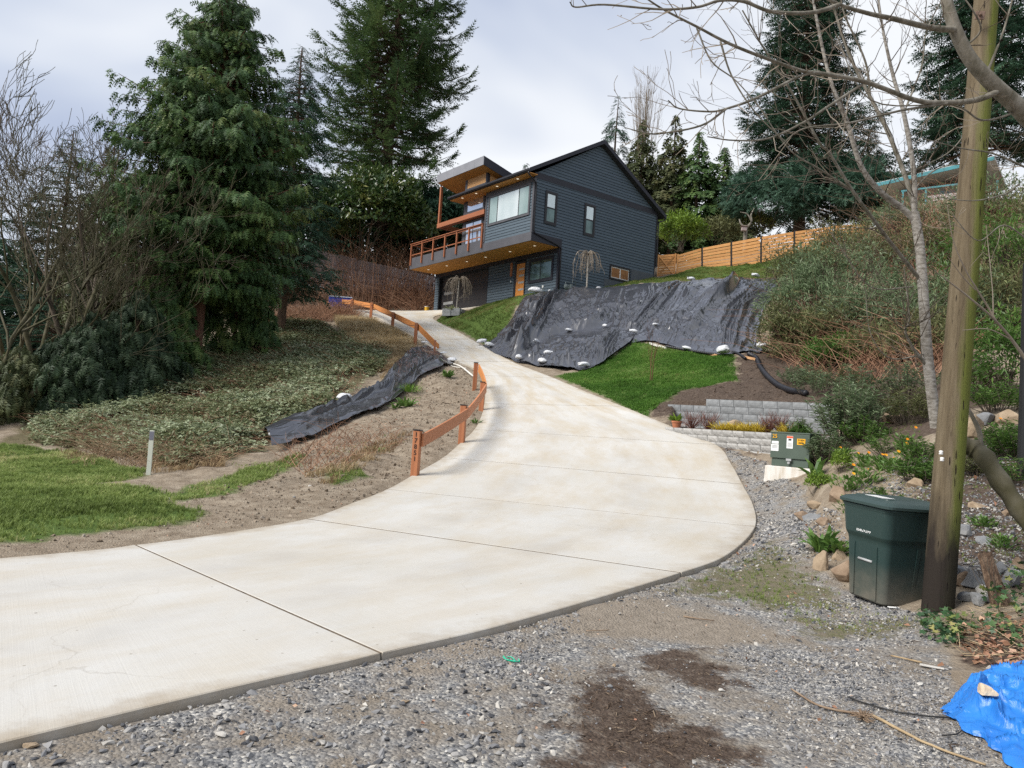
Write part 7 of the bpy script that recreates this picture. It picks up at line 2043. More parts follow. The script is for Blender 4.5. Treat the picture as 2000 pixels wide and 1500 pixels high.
def stone_tmpl(seed):
    r = np.random.default_rng(seed); bm = bmesh.new()
    for k in range(11):
        d = r.normal(size=3); d /= np.linalg.norm(d)
        bm.verts.new(tuple(d * r.uniform(.75, 1.1) * np.array([1.25, .85, .55])))
    bmesh.ops.convex_hull(bm, input=bm.verts[:])
    for v in [v for v in bm.verts if not v.link_faces]: bm.verts.remove(v)
    bmesh.ops.triangulate(bm, faces=bm.faces[:]); bm.verts.index_update()
    co = np.array([v.co for v in bm.verts]); F = np.array([[v.index for v in f.verts] for f in bm.faces]); bm.free()
    return co, F
def tuft_tmpl(seed, n=8, lean=.5, wid=.05, curl=.35, rad=.25):
    r = np.random.default_rng(seed); V, F = [], []
    for i in range(n):
        a = r.uniform(0, 6.28); d = np.array([math.cos(a), math.sin(a), 0]); e = np.array([-d[1], d[0], 0]); h = r.uniform(.55, 1.0); ln = lean * r.uniform(.2, 1)
        b = np.array([r.normal(0, rad * .5), r.normal(0, rad * .5), 0]); w = wid * r.uniform(.7, 1.3)
        mid = b + d * ln * .4 * h + Z_ * h * .6; tip = b + d * (ln + curl * r.uniform(0, 1)) * h + Z_ * h * (1 - curl * .3)
        k = len(V); V += [b - e * w, b + e * w, mid - e * w * .8, mid + e * w * .8, tip]
        F += [(k, k + 1, k + 3), (k, k + 3, k + 2), (k + 2, k + 3, k + 4)]
    return np.array(V), np.array(F)
def bramble_tmpl(seed, n=4):
    r = np.random.default_rng(seed); V, F = [], []
    for i in range(n):
        c = r.normal(0, .55, 3) * np.array([1, 1, .35]) + Z_ * .35; a = r.uniform(0, 6.28); tl = r.uniform(-.45, .25)
        for j in (-1, 0, 1):
            aj = a + j * 1.15; d = np.array([math.cos(aj), math.sin(aj), tl]); e = np.array([-d[1], d[0], r.uniform(-.2, .2)]); L_ = .55 * (1 if j == 0 else .8)
            k = len(V); V += [c, c + d * L_ * .5 + e * L_ * .32 + Z_ * .03, c + d * L_ - Z_ * .05, c + d * L_ * .5 - e * L_ * .32 + Z_ * .03]
            F += [(k, k + 1, k + 2), (k, k + 2, k + 3)]
    return np.array(V), np.array(F)
def spread(polys, n, seed, keep=None, falloff=None):
    r = np.random.default_rng(seed); out = []
    areas = []
    for P in polys:
        Q = np.array(P); x, y = Q[:, 0], Q[:, 1]; areas.append(abs(np.dot(x, np.roll(y, 1)) - np.dot(y, np.roll(x, 1))) / 2)
    for P, a in zip(polys, areas):
        k = int(n * a / sum(areas)); Q = np.array(P)
        p = r.uniform(Q.min(0), Q.max(0), (int(k * 3.2) + 10, 2))
        m = in_poly(p[:, 0], p[:, 1], P)
        if keep is not None: m &= keep(p[:, 0], p[:, 1])
        if falloff is not None: m &= r.uniform(size=len(p)) < falloff(p[:, 0], p[:, 1])
        out.append(p[m][:k])
    p = np.vstack(out)
    return np.column_stack([p, H(p[:, 0], p[:, 1])])
off_tarp = lambda x, y: ~in_poly(x, y, LT_poly)
off_drive = lambda x, y: ~in_poly(x, y, DPOLY) & (seg_dist(x, y, DPOLY) > .03) & off_tarp(x, y)
# gravel
r = np.random.default_rng(400)
M_grav = mat_shade('crushed_stone', [(.07, .072, .078), (.15, .15, .155), (.225, .225, .228), (.29, .28, .265), (.37, .35, .315), (.48, .455, .41)], .85, .25, 0, .9)
gp = spread([Z_GRAVEL[0]], 190000, 401, lambda x, y: off_drive(x, y) & (y < 19), lambda x, y: np.clip((5.2 / np.maximum(y, 3)) ** 1.6, 0, 1) * np.clip(.15 + 2.6 * (fbm(x * .9, y * .9, seed=402) - .38), .05, 1) * (1 - .93 * zone_w(x, y, Z_SAND, .25)) * (1 - .75 * zone_w(x, y, Z_MULCH_SHADE, .25)) * (1 - .6 * zone_w(x, y, Z_MOSS, .4)))
g2 = spread([Z_GRAVEL[1]], 2500, 403)
g3 = spread([pz((1660, 960), (1800, 900), (1990, 850), (2010, 960), (1880, 1010), (1700, 1040)), pz((1560, 990), (1640, 1000), (1660, 1090), (1600, 1100), (1540, 1060))], 5200, 409)
g4 = spread([pz((-60, 1505), (0, 1450), (420, 1345), (760, 1290), (1080, 1300), (1090, 1505))], 520, 408, off_drive)
n4 = len(g4); gp = np.vstack([gp, g2, g3, g4]); n = len(gp)
sz = r.lognormal(-4.95, .48, n).clip(.003, .028) * np.clip(gp[:, 1] / 6, .85, 1.9)
sz[-n4:] = r.lognormal(-4.0, .35, n4).clip(.012, .032)
gp[:, 2] += sz * .12
scatter('gravel', [stone_tmpl(i) for i in range(6)], gp, r.uniform(0, 6.28, (n, 3)) * np.array([.12, .12, 1]), sz, M_grav, np.clip(r.normal(.36, .20, n), 0, 1), seed=1)
# clods and pebbles on bare soil
M_clod = mat_shade('soil_clod', [(.12, .092, .065), (.20, .16, .12), (.29, .245, .19), (.40, .36, .31)], .95, .1, 0, .5)
soil = [pz((-50, 1100), (0, 1062), (200, 1038), (400, 1003), (330, 965), (520, 900), (640, 860), (740, 800), (800, 740), (880, 715), (930, 745), (945, 800), (900, 855), (810, 920), (680, 985), (430, 1040), (150, 1078)), Z_SAND[0], pz((1500, 1120), (1600, 1000), (1700, 1050), (1800, 1200), (1700, 1200))]
cp_ = spread(soil, 9000, 404, off_drive); n = len(cp_)
sz = r.lognormal(-4.5, .6, n).clip(.003, .05) * np.clip(cp_[:, 1] / 11, .5, 1.4) * np.where(cp_[:, 1] < 8, .5, 1)
scatter('soil_clods', [stone_tmpl(20 + i) for i in range(5)], cp_, r.uniform(0, 6.28, (n, 3)), sz, M_clod, r.beta(2, 4, n), seed=2)
# bark crumbs and twigs on the dark patches
M_crumb = mat_shade('bark_crumb', [(.035, .024, .018), (.065, .045, .033), (.12, .085, .06), (.26, .20, .14)], .9, .1, 0, .6)
chip = (np.array([(-1, -.12, 0), (1, -.08, .05), (1, .1, .05), (-1, .1, 0), (0, 0, .2)], float), np.array([(0, 1, 4), (1, 2, 4), (2, 3, 4), (3, 0, 4)]))
kp = spread([Z_MULCH_SHADE[2], Z_MULCH_SHADE[3], Z_MULCH_SHADE[4]], 9000, 405, off_drive, lambda x, y: np.clip(zone_w(x, y, Z_MULCH_SHADE, .45) * 1.6 - .5, 0, 1) * np.clip(.1 + 2.2 * (fbm(x * 2.2, y * 2.2, seed=77) - .32), 0, 1)); k2 = spread([Z_GRAVEL[0]], 3500, 406, lambda x, y: off_drive(x, y) & (y < 9) & (x > .5)); k3 = spread([Z_MULCH_SHADE[0]], 5000, 407, lambda x, y: y > 18)
kp = np.vstack([kp, k2, k3]); n = len(kp)
kp[:, 2] += .006
scatter('bark_litter', [chip], kp, np.column_stack([r.normal(0, .3, n), r.normal(0, .3, n), r.uniform(0, 6.28, n)]), r.lognormal(-4.95, .6, n).clip(.003, .05) * np.where(kp[:, 1] > 15, 3.5, 1), M_crumb, r.beta(2, 3, n), seed=3)
# grass
M_gr1 = mat_shade('meadow_grass', [(.11, .155, .035), (.19, .255, .065), (.27, .34, .10), (.46, .43, .21)], .6, .25, .3, .35)
M_gr2 = mat_shade('lawn_grass', [(.06, .14, .02), (.10, .22, .033), (.15, .28, .05), (.29, .31, .11)], .6, .25, .3, .35)
M_gr3 = mat_shade('upper_lawn_grass', [(.06, .095, .018), (.105, .155, .03), (.16, .21, .05), (.30, .27, .11)], .6, .25, .3, .4)
tufts = [tuft_tmpl(i, 9, .55, .035) for i in range(5)]
def grass(name, polys, n, seed, h, mat, mean=.45, keep=None, tm=None, soft=.55):
    p = spread(polys, n, seed, keep or off_drive); m = len(p); rr = np.random.default_rng(seed)
    edge = zone_w(p[:, 0], p[:, 1], polys, soft)
    pm = rr.uniform(size=m) < (edge * 1.4) * (-.22 + 1.95 * fbm(p[:, 0] * 1.1, p[:, 1] * 1.1, seed=seed))
    p, edge = p[pm], edge[pm]; m = len(p)
    hh = rr.uniform(*h, m) * (.6 + .7 * fbm(p[:, 0] * .8, p[:, 1] * .8, seed=seed + 1))
    t = np.clip(mean + (fbm(p[:, 0] * .5, p[:, 1] * .5, seed=seed + 2) - .5) * 1.7 + rr.normal(0, .10, m), 0, 1)
    p[:, 2] -= .01
    return scatter(name, tm or tufts, p, np.column_stack([rr.normal(0, .15, m), rr.normal(0, .15, m), rr.uniform(0, 6.28, m)]), np.column_stack([hh * 1.0, hh * 1.0, hh]), mat, t, seed=seed)
Z_G0 = [pz((-420, 862), (0, 868), (110, 880), (180, 892), (285, 918), (280, 930), (165, 945), (330, 962), (440, 930), (560, 893), (600, 897), (500, 945), (440, 967), (350, 977), (322, 985), (400, 1000), (390, 1015), (280, 1030), (200, 1036), (120, 1050), (0, 1062), (-420, 1090))]
grass('meadow_grass', Z_G0 + [Z_GRASS[1]], 46000, 410, (.045, .135), M_gr1, .5)
grass('lawn_grass', [Z_LAWN[0]], 24000, 411, (.07, .15), M_gr2, .45)
grass('upper_lawn_grass', Z_LAWN[1:], 26000, 412, (.07, .16), M_gr3, .5, lambda x, y: off_drive(x, y) & ~((((x - HO[0]) * HU[0] + (y - HO[1]) * HU[1]) < 0) & (((x - HO[0]) * HV[0] + (y - HO[1]) * HV[1]) > 0)))
right_bank = [(5.0, 9.5), (5.2, 6.2), (4.6, 5.0), (5.5, 3.0), (9, 2.5), (12, 8), (9, 13), (7, 13)]
weeds = [right_bank, pz((1660, 900), (1800, 860), (1990, 840), (2000, 930), (1880, 1000), (1700, 1010)), pz((1560, 860), (1700, 820), (1720, 940), (1600, 980)), pz((1300, 1150), (1420, 1110), (1500, 1060), (1580, 1110), (1680, 1180), (1800, 1215), (1700, 1240), (1560, 1230), (1440, 1175)), pz((640, 880), (760, 845), (800, 860), (700, 915), (600, 940)), pz((1690, 830), (1800, 815), (1800, 900), (1720, 900)), pz((1890, 830), (2000, 800), (2000, 905), (1890, 900)), pz((780, 745), (825, 745), (820, 790), (770, 800)), pz((450, 905), (560, 890), (600, 905), (480, 950)), pz((690, 925), (720, 935), (640, 960))]
grass('low_weeds', weeds, 11000, 413, (.02, .075), M_gr1, .55, None, None, .5)
edge_weeds = [pz((1660, 900), (1800, 860), (1990, 840), (2000, 930), (1880, 1000), (1700, 1010)), pz((1560, 860), (1700, 820), (1720, 940), (1600, 980)), [tuple(p[:2]) for p in (DR[i] + (DR[i] - DL[i]) / np.linalg.norm(DR[i] - DL[i]) * .03 for i in range(8, 40))] + [tuple(p[:2]) for p in (DR[i] + (DR[i] - DL[i]) / np.linalg.norm(DR[i] - DL[i]) * .16 for i in range(39, 7, -1))]]
grass('edge_weeds', edge_weeds, 500, 414, (.02, .06), M_gr1, .35, lambda x, y: off_drive(x, y) & (fbm(x * 1.4, y * 1.4, seed=5) > .56))
M_dr = mat_shade('dead_grass', [(.26, .18, .10), (.44, .34, .20), (.58, .48, .31)], .8, .15, .2, .4)
long_t = [tuft_tmpl(30 + i, 10, .9, .025, .6, .3) for i in range(4)]
grass('dead_grass', Z_TAN, 9000, 415, (.25, .60), M_dr, .95, None, long_t, .8)
grass('dead_grass', [pz((290, 890), (340, 880), (430, 890), (440, 915), (300, 925)), pz((120, 885), (180, 895), (200, 915), (140, 915)), pz((600, 930), (720, 870), (800, 850), (760, 890), (640, 950)), pz((700, 690), (810, 680), (830, 720), (760, 760))], 2600, 416, (.10, .30), M_dr, .4, None, long_t, .6)
# bramble and ivy leaves on the left bank
M_brm = mat_shade('bramble_leaf', [(.19, .12, .07), (.15, .16, .075), (.21, .245, .125), (.30, .345, .21), (.42, .45, .31)], .5, .35, .2, .4)
bz = [pz((60, 825), (150, 803), (230, 790), (330, 742), (420, 690), (480, 652), (560, 622), (640, 642), (690, 665), (765, 690), (745, 722), (700, 770), (640, 795), (530, 856), (520, 880), (420, 903), (350, 915), (300, 900), (200, 884), (60, 866))]
bp = spread(bz, 42000, 420, off_tarp, lambda x, y: np.clip(.10 + 3.2 * (fbm(x * .5, y * .5, seed=421) - .37), .04, 1)); n = len(bp)
bp[:, 2] += np.abs(r.normal(0, .12, n)) + .55 * np.clip(fbm(bp[:, 0] * .5, bp[:, 1] * .5, seed=422) - .3, 0, 1) * np.clip(zone_w(bp[:, 0], bp[:, 1], bz, .9) * 2 - 1, 0, 1) * 1.4
scatter('bramble_leaves', [bramble_tmpl(i) for i in range(6)], bp, np.column_stack([r.normal(0, .3, n), r.normal(0, .3, n), r.uniform(0, 6.28, n)]), r.uniform(.08, .20, n), M_brm, np.clip(fbm(bp[:, 0] * .6, bp[:, 1] * .6, seed=423) * 1.1 - .05 + r.normal(0, .12, n), 0, 1), seed=5)
pts_ = plan_pts(bz[0], 2600, 424, off_tarp)
thicket('bramble_stems', 'fine reddish bramble stems showing through the leaves of the left bank', pts_, np.random.default_rng(425).uniform(.3, .9, len(pts_)), M_cane, 426, (.005, .010), 1.4, lean=.8)
# leaf litter
leafq = (np.array([(0, 0, 0), (.5, .36, .16), (1, 0, .02), (.5, -.36, .12)], float), np.array([(0, 2, 1), (0, 3, 2)]))
M_litter = mat_shade('fallen_leaf', [(.10, .05, .03), (.24, .13, .08), (.40, .22, .15), (.50, .34, .24)], .8, .15, .1, .6)
lp = spread([pz((1850, 1235), (1900, 1215), (2040, 1190), (2040, 1320), (1960, 1318), (1880, 1290)), Z_MULCH_SHADE[4]], 380, 430); lp = np.vstack([lp, spread([right_bank], 900, 434)]); lp2 = spread([pz((700, 604), (845, 610), (850, 575), (720, 570)), Z_DEAD[0]], 5000, 431, off_drive); lp3 = spread(soil[:1] + [Z_GRAVEL[0]], 500, 432, off_drive)
lp = np.vstack([lp, lp2, lp3]); n = len(lp); lp[:, 2] += .015
scatter('fallen_leaves', [leafq], lp, np.column_stack([r.normal(0, .5, n), r.normal(0, .5, n), r.uniform(0, 6.28, n)]), r.uniform(.035, .075, n) * np.where(lp[:, 1] > 40, 3.0, 1) * np.where((lp[:, 1] < 20) & (lp[:, 0] < 3), .5, 1), M_litter, r.beta(2, 2, n), seed=6)
nd = (np.array([(0, -.02, 0), (1, -.012, .03), (1, .012, .03), (0, .02, 0), (.5, 0, .03)], float), np.array([(0, 1, 4), (1, 2, 4), (2, 3, 4), (3, 0, 4)]))
npnt = spread([pz((1850, 1225), (1900, 1205), (2040, 1170), (2040, 1310), (1880, 1290))], 150, 433); n = len(npnt); npnt[:, 2] += .03
scatter('straw', [nd], npnt, np.column_stack([r.normal(0, .3, n), r.normal(-.15, .25, n), r.uniform(0, 6.28, n)]), np.column_stack([r.uniform(.10, .3, n), r.uniform(.10, .2, n), r.uniform(.1, .2, n)]), M_dr, r.uniform(.2, 1, n), seed=7)
# ivy at the foot of the pole
def ivy_tmpl(seed):
    r = np.random.default_rng(seed)
    ang = [0, .5, .95, 1.5, 2.2, 2.75]; rad = [1, .55, .82, .42, .62, .25]
    pts = [(0, 0, 0)] + [(rr * math.cos(a) , rr * math.sin(a), .10 * rr) for a, rr in zip(ang, rad)] + [(rr * math.cos(-a), rr * math.sin(-a), .10 * rr) for a, rr in zip(ang[1:], rad[1:])]
    V = np.array(pts) + np.array([0, 0, 0]); V[1, 2] -= .12
    F = [(0, i, i + 1) for i in range(1, 6)] + [(0, 7, 1)] + [(0, i + 1, i) for i in range(7, 11)]
    return V, np.array(F)
M_ivy = mat_shade('ivy_leaf', [(.018, .050, .020), (.035, .085, .030), (.075, .14, .045), (.20, .22, .06), (.36, .32, .12)], .45, .4, .15, .3)
ip = spread([pz((1790, 1205), (1830, 1200), (1900, 1215), (1910, 1235), (1860, 1270), (1800, 1250)), pz((1900, 1205), (1960, 1160), (2045, 1060), (2045, 1260), (1990, 1275), (1940, 1255))], 800, 440); n = len(ip)
ip[:, 2] += np.abs(r.normal(.04, .04, n)) + np.where(ip[:, 0] > 4.35, r.uniform(0, .22, n), 0)
scatter('ivy', [ivy_tmpl(0)], ip, np.column_stack([r.normal(-.5, .4, n), r.normal(.0, .4, n), r.uniform(0, 6.28, n)]), r.uniform(.026, .055, n), M_ivy, np.clip(r.beta(2, 4, n), 0, 1), seed=8)

# ------------------------------------------------------------------ garden plants, each its own
def leafy(name, label, base, n, L_, tmpl, mat, seed, up=.7, spread_=.5, cat='plant', group=None, hgt=.0, stem=None):
    """Rosette or clump of leaves from the ground."""
    r = np.random.default_rng(seed); root = thing(name, label, cat, base, 0, group)
    a = r.uniform(0, 6.28, n); el = r.uniform(.1, 1, n)
    D = np.stack([np.cos(a) * (1 - el * up * .8), np.sin(a) * (1 - el * up * .8), .15 + el * up], -1)
    P = np.stack([np.cos(a), np.sin(a), 0 * a], -1) * (r.uniform(0, spread_, n) * L_)[:, None] + Z_ * (r.uniform(0, 1, n) * hgt)[:, None]
    M = frame_mats(D, np.repeat(Z_[None], n, 0) + r.normal(0, .3, (n, 3)))
    V, F = insts(tmpl, M, P, L_ * r.uniform(.6, 1.15, n))
    o = fast('leaves', V, F, mat, root, np.repeat(np.clip(r.normal(.5, .22, n), 0, 1), len(tmpl[0]))); o['kind'] = 'stuff'
    return root
T_STRAP = T([(0, -.05, 0), (0, .05, 0), (.4, .11, .10), (.4, -.11, .10), (.75, .085, .08), (.75, -.085, .08), (1, 0, -.08)], [(0, 2, 1), (0, 3, 2), (3, 4, 2), (3, 5, 4), (5, 6, 4)])
leafy('leafy_plant', 'fresh green strap-leaved plant left of the bin among rocks', hz(at(1606, 1030, 9.75)), 46, .34, T_STRAP, M_fresh_f, 501, .9, .25)
leafy('leafy_plant', 'broad arching leaves at the right corner of the concrete base', hz(at(1592, 950, 14.4)), 16, .40, T_STRAP, M_fresh_f, 502, .9, .15)
leafy('leafy_plant', 'low flowering plant in front of the bin rocks', hz(at(1640, 1035, 9.5)), 60, .13, T_LEAF, M_fresh_f, 503, .6, 1.0, hgt=.15)
leafy('leafy_plant', 'small bright green clump nearer the leaning trunk', hz(at(1958, 1030, 8.6)), 120, .075, T_LEAF, M_fresh_f, 504, .7, 2.0, hgt=.12)
leafy('leafy_plant', 'small green clump on the gravel right of the pole', hz(at(1922, 985, 9.3)), 110, .075, T_LEAF, M_fresh_f, 505, .7, 2.0, hgt=.10)
leafy('potted_plant', 'yellow-green plant growing in the terracotta pot', hz(at(1321, 836, 20.7)) + Z_ * .2, 24, .26, T_LEAF, M_lime_f, 506, .9, .2)
leafy('planter_plant', 'pale variegated plant in the block planter by the garage', hz(at(881, 618, 49.9)) + Z_ * .42, 60, .38, T_LEAF, mat_leaf('pale_leaf', [(.20, .24, .11), (.36, .38, .22), (.5, .5, .34)], .6, .3, .2), 507, .8, .8)
bush('box_shrub', 'little round lime-green box bush at the corner of the flower bed', at(1600, 945, 13.4), (.25, .24, .22), M_lime_f, 1500, .045, 510, shell=.4, stems=4)
bush('box_shrub', 'second little lime-green bush up the bed behind the first', at(1645, 905, 14.0), (.20, .20, .24), M_lime_f, 1100, .045, 511, shell=.4, stems=4)
c = at(1635, 838, 15.6)
def stem_shrub(name, label, base, n, hmax, R, mat, seed, leaf=.12, cat='shrub'):
    r = np.random.default_rng(seed); root = thing(name, label, cat, base)
    cu, ra, Mx, Px, Sx = [], [], [], [], []
    for i in range(n):
        a = r.uniform(0, 6.28); q = R * math.sqrt(r.uniform(0, 1)); h = hmax * (1 - .45 * (q / R) ** 2) * r.uniform(.65, 1.1)
        st = np.array([math.cos(a) * q * .4, math.sin(a) * q * .4, -.05]); tip = np.array([math.cos(a) * q, math.sin(a) * q, h])
        c_ = catmull([st, (st + tip) / 2 + r.normal(0, .05, 3), tip], 4); cu.append(c_); ra.append(np.linspace(.008, .003, len(c_)))
        m = int(16 + h * 20); t = r.uniform(.2, 1, m) ** .7
        P = st + (tip - st) * t[:, None]; aa = r.uniform(0, 6.28, m)
        D = np.stack([np.cos(aa), np.sin(aa), r.uniform(-.1, .9, m)], -1)
        Mx.append(frame_mats(D, np.repeat(Z_[None], m, 0) + r.normal(0, .2, (m, 3)))); Px.append(P); Sx.append(leaf * r.uniform(.6, 1.2, m))
    V, F = insts(T_LANCE, np.concatenate(Mx), np.concatenate(Px), np.concatenate(Sx)); m = len(np.concatenate(Sx))
    o = fast('leaves', V, F, mat, root, np.repeat(np.clip(r.normal(.45, .25, m), 0, 1), 4)); o['kind'] = 'stuff'
    V, F = limb_tubes(cu, ra, 4); o = fast('stems', V, F, M_dtwig, root); o['kind'] = 'stuff'
    return root
stem_shrub('garden_shrub', 'dense grey-green shrub hiding the right side of the green utility box', hz(at(1650, 905, 15.6)), 80, 1.35, .80, M_grey_f, 520, .15)
stem_shrub('garden_shrub', 'lower spread of the grey-green shrub touching the concrete base', hz(at(1612, 915, 15.2)), 34, .75, .45, M_grey_f, 521, .13)
stem_shrub('garden_shrub', 'tall upright leafy stems behind the grey-green shrub', hz(at(1665, 790, 19.0)), 16, 1.25, .55, M_grey_f, 522, .17)
stem_shrub('garden_shrub', 'loose grey-leaved stems at the mouth of the dark hollow', hz(at(1590, 800, 21.5)), 24, .9, .8, M_grey_f, 523, .15)
stem_shrub('garden_shrub', 'yellowish weeds between the birch and the flower bed', hz(at(1745, 850, 13.6)), 30, .42, .6, M_fresh_f, 524, .10)
stem_shrub('garden_shrub', 'green weeds on the terrace right of the pole', hz(at(1945, 860, 11.6)), 30, .35, .55, M_fresh_f, 525, .09)
petal = T([(0, 0, 0), (.55, .2, .05), (1, 0, -.02), (.55, -.2, .05)], [(0, 2, 1), (0, 3, 2)])
def calendula(px, py, Y, label, nf, seed, R=.22):
    r = np.random.default_rng(seed); b = hz(at(px, py, Y))
    root = leafy('flower_plant', label, b, 130, .10, T_LEAF, M_fresh_f, seed, .8, 2.2, 'flower', 'orange flowers in the garden bed', .22)
    for k in range(nf):
        a = r.uniform(0, 6.28); q = R * math.sqrt(r.uniform(.1, 1)); p = np.array([math.cos(a) * q, math.sin(a) * q, r.uniform(.24, .40)])
        V, F = limb_tubes([np.array([[p[0] * .6, p[1] * .6, 0.05], p])], [np.array([.005, .003])], 4); fast('stem', V, F, M_fresh_f, root, np.full(len(V), .4))
        n = 13; aa = np.arange(n) * 2 * PI / n + r.uniform(0, 1); D = np.stack([np.cos(aa), np.sin(aa), .25 + 0 * aa], -1)
        tl = Matrix.Rotation(r.uniform(.2, .9), 3, 'X') @ Matrix.Rotation(0, 3, 'Z'); D = D @ np.array(tl).T
        M = frame_mats(D, np.repeat(np.array(tl @ Vector((0, 0, 1)))[None], n, 0)); V, F = insts(petal, M, np.repeat(p[None], n, 0), np.full(n, .034))
        fast('flower_head', V, F, M_org, root, np.clip(np.full(len(V), r.uniform(.2, .9)), 0, 1))
for i, (px, py, Y, lb, nf) in enumerate([(1648, 880, 14.6, 'orange-flowered plant against the grey-green shrub', 1), (1690, 905, 13.6, 'orange-flowered plant highest in the bed', 2), (1720, 925, 12.8, 'orange-flowered plant in the middle of the bed', 2), (1690, 945, 12.2, 'orange-flowered plant above the bin lid on its left', 2), (1745, 940, 12.3, 'orange-flowered plant above the middle of the bin lid', 2), (1775, 915, 12.8, 'orange-flowered plant nearest the pole', 2), (1655, 950, 12.2, 'single-stemmed orange-flowered plant beside the lime-green box bush', 1), (1770, 880, 13.6, 'pale leggy orange-flowered plant under the birch', 1), (1960, 838, 12.4, 'orange-flowered plant on the terrace right of the pole', 1), (1665, 990, 11.0, 'orange-flowered plant low beside the bin lid', 1)]):
    calendula(px, py, Y, lb, nf, 540 + i)
T_BLADE = T([(0, -.02, 0), (0, .02, 0), (.5, .022, .12), (.5, -.022, .12), (1, 0, -.05)], [(0, 2, 1), (0, 3, 2), (3, 4, 2)])
for i, (px, py, Y, lb) in enumerate([(1412, 838, 20.6, 'golden grass clump leftmost above the tan block wall'), (1436, 840, 20.3, 'golden grass clump in front of the tan boulder on the left'), (1460, 841, 20.0, 'golden grass clump in front of the tan boulder on the right'), (1482, 842, 19.8, 'golden grass clump right of the tan boulder'), (1540, 842, 18.6, 'golden grass clump behind the green utility box')]):
    leafy('golden_grass', lb, hz(at(px, py, Y)), 240, .34, T_BLADE, M_ylw, 560 + i, .75, .6, 'grass clump', 'golden grass clumps above the tan block wall')
for i, (px, py, Y, lb) in enumerate([(1352, 828, 21.2, 'red-twigged shrub left of the tan boulder'), (1385, 826, 21.0, 'second red-twigged shrub left of the tan boulder'), (1502, 838, 19.6, 'red-twigged shrub left of the golden grass behind the utility box'), (1522, 836, 19.5, 'red-twigged shrub in front of the grey wall behind the utility box')]):
    r_ = np.random.default_rng(570 + i); b = hz(at(px, py, Y)); root = thing('red_twig_shrub', lb, 'shrub', b, 0, 'red-twigged shrubs on the terrace')
    cu, ra = [], []
    for k in range(70):
        a = r_.uniform(0, 6.28); q = r_.uniform(.05, .4); h_ = r_.uniform(.2, .55); d_ = np.array([math.cos(a) * q, math.sin(a) * q, h_])
        cu.append(catmull([d_ * .05, d_ * .5 + r_.normal(0, .03, 3), d_], 3)); ra.append(np.linspace(.006, .003, 7))
        cu.append(np.array([d_ * .6, d_ * .6 + r_.normal(0, .1, 3) + Z_ * .08])); ra.append(np.array([.004, .002]))
    V, F = limb_tubes(cu, ra, 3); o = fast('twigs', V, F, M_red, root, np.repeat(r_.uniform(0, 1, len(cu)), [len(c_) * 3 for c_ in cu])); o['kind'] = 'stuff'
for i, (px, py, Y, lb, n, L_) in enumerate([(790, 830, 24.6, 'weed tuft with fresh leaves in the middle of the dirt bank', 40, .34), (800, 770, 27.4, 'rounded green tuft at the edge of the left tarp', 160, .40), (872, 740, 30.0, 'green tuft near the top of the dirt bank', 50, .32), (738, 882, 18.0, 'small leafy weed low on the dirt bank', 18, .2), (930, 812, 22.4, 'leafy weed between the rail fence and the slab', 18, .2), (770, 828, 24.6, 'paler weed left of the fresh-leaved tuft', 24, .25)]):
    leafy('weed', lb, hz(at(px, py, Y)), n, L_, T_STRAP if n < 60 else T_BLADE, M_fresh_f if n < 60 else M_grass, 580 + i, .9, .5 if n < 60 else 1.1)
for i, (px, py, Y, h_, R_, mt, lb) in enumerate([(1800, 880, 12.6, .35, .40, M_fresh_f, 'low green weeds right behind the pole beside the flower bed'), (1720, 985, 10.8, .30, .35, M_fresh_f, 'low green weeds directly behind the bin lid'), (1700, 820, 17.0, .55, .60, M_grey_f, 'grey weeds at the lip of the hollow left of the birch'), (1800, 800, 16.0, .5, .6, M_olive_f, 'olive weeds under the birch fork'), (1560, 870, 18.5, .45, .35, M_grey_f, 'grey-green shoots above the left part of the utility box'), (1985, 910, 10.5, .35, .4, M_fresh_f, 'weeds at the right edge above the leaning trunk'), (1905, 870, 11.2, .3, .3, M_olive_f, 'olive weeds between the pole and the thin whip')]):
    stem_shrub('weed_clump', lb, hz(at(px, py, Y)), 34, h_, R_, mt, 600 + i, .09, 'weed')
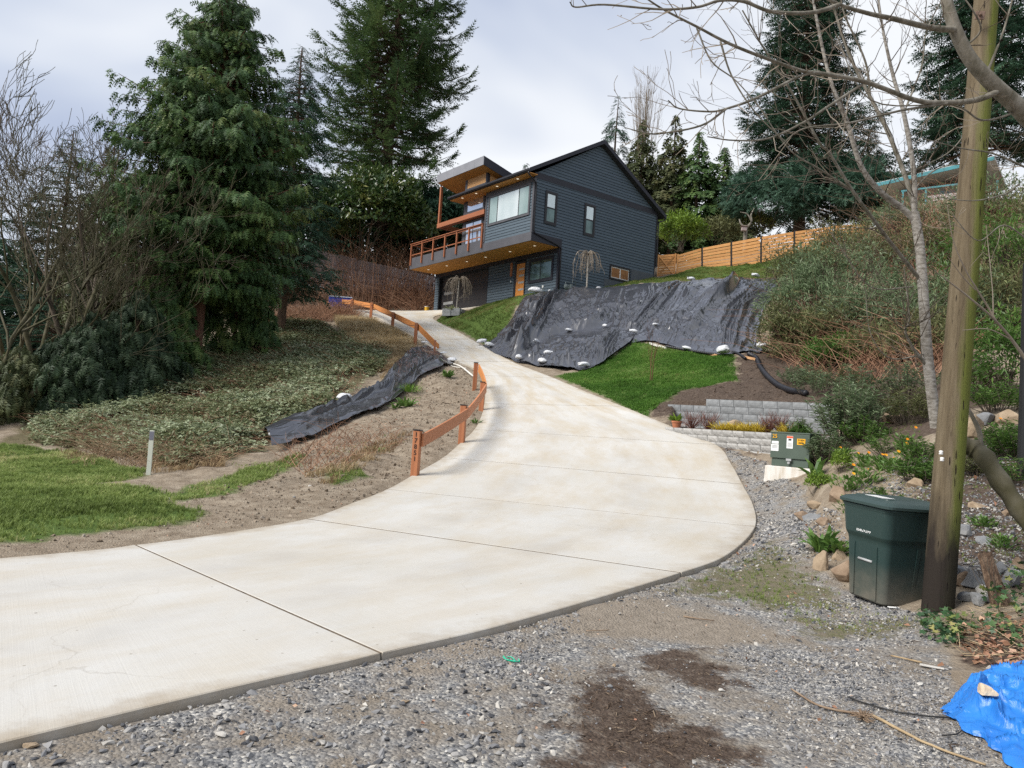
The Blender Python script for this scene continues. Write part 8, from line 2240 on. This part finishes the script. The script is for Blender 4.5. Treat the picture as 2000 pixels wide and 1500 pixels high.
for i, (px, py, Y, sz_, mt, lb) in enumerate([(1690, 1015, 10.0, (.16, .12, .12), M_gry, 'grey rock showing above the bin lid on the left'), (1790, 945, 11.4, (.18, .12, .13), M_tan, 'tan rock in the bed close to the pole'), (1835, 985, 9.6, (.14, .12, .12), M_pale, 'pale rock half hidden behind the pole'), (1610, 1000, 11.0, (.12, .10, .10), M_brn, 'small brown rock above the strap-leaved plant'), (1860, 940, 10.3, (.16, .1, .08), M_gry, 'grey rock on the gravel just right of the pole'), (1985, 960, 9.4, (.18, .12, .1), M_brn, 'brown rock at the right edge above the trunk'), (1740, 820, 16.2, (.3, .2, .2), M_brn, 'brown rock on the bare bank under the birch')]):
    rock(px, py, Y, sz_, mt, 620 + i, lb, 'rocks scattered through the garden bank')

for i, (px, py, Y, h_, R_, mt, lb) in enumerate([(1720, 835, 16.5, .8, .8, M_grey_f, 'full grey-green shrub between the large shrub and the birch'), (1775, 845, 15.4, .7, .7, M_olive_f, 'olive shrub at the foot of the birch trunk'), (1700, 780, 19.5, .9, .9, M_olive_f, 'olive shrub in the mouth of the hollow'), (1770, 775, 18.5, .8, .9, M_grey_f, 'grey shrub at the back of the hollow beside the birch'), (1905, 775, 16.5, .8, .8, M_olive_f, 'shaded shrub right of the pole below the hill bushes'), (1950, 800, 14.0, .6, .6, M_fresh_f, 'fresh green shrub on the terrace by the flat tan stone'), (1560, 745, 24.0, .7, .8, M_grey_f, 'low grey shrub beside the end of the drain pipe'), (1625, 760, 22.5, .8, .9, M_olive_f, 'low olive shrub on the mulch above the grey block wall'), (1990, 850, 11.5, .55, .5, M_fresh_f, 'bright weeds at the right edge above the rocks'), (1690, 870, 15.0, .5, .5, M_fresh_f, 'fresh weeds in front of the grey-green shrub on its right'), (1800, 925, 11.6, .35, .4, M_fresh_f, 'fresh weeds between the bin lid and the pole'), (1560, 900, 17.6, .35, .25, M_fresh_f, 'small weed at the foot of the tan wall beside the utility box')]):
    stem_shrub('garden_shrub', lb, hz(at(px, py, Y)), 46, h_, R_, mt, 650 + i, .12, 'shrub')
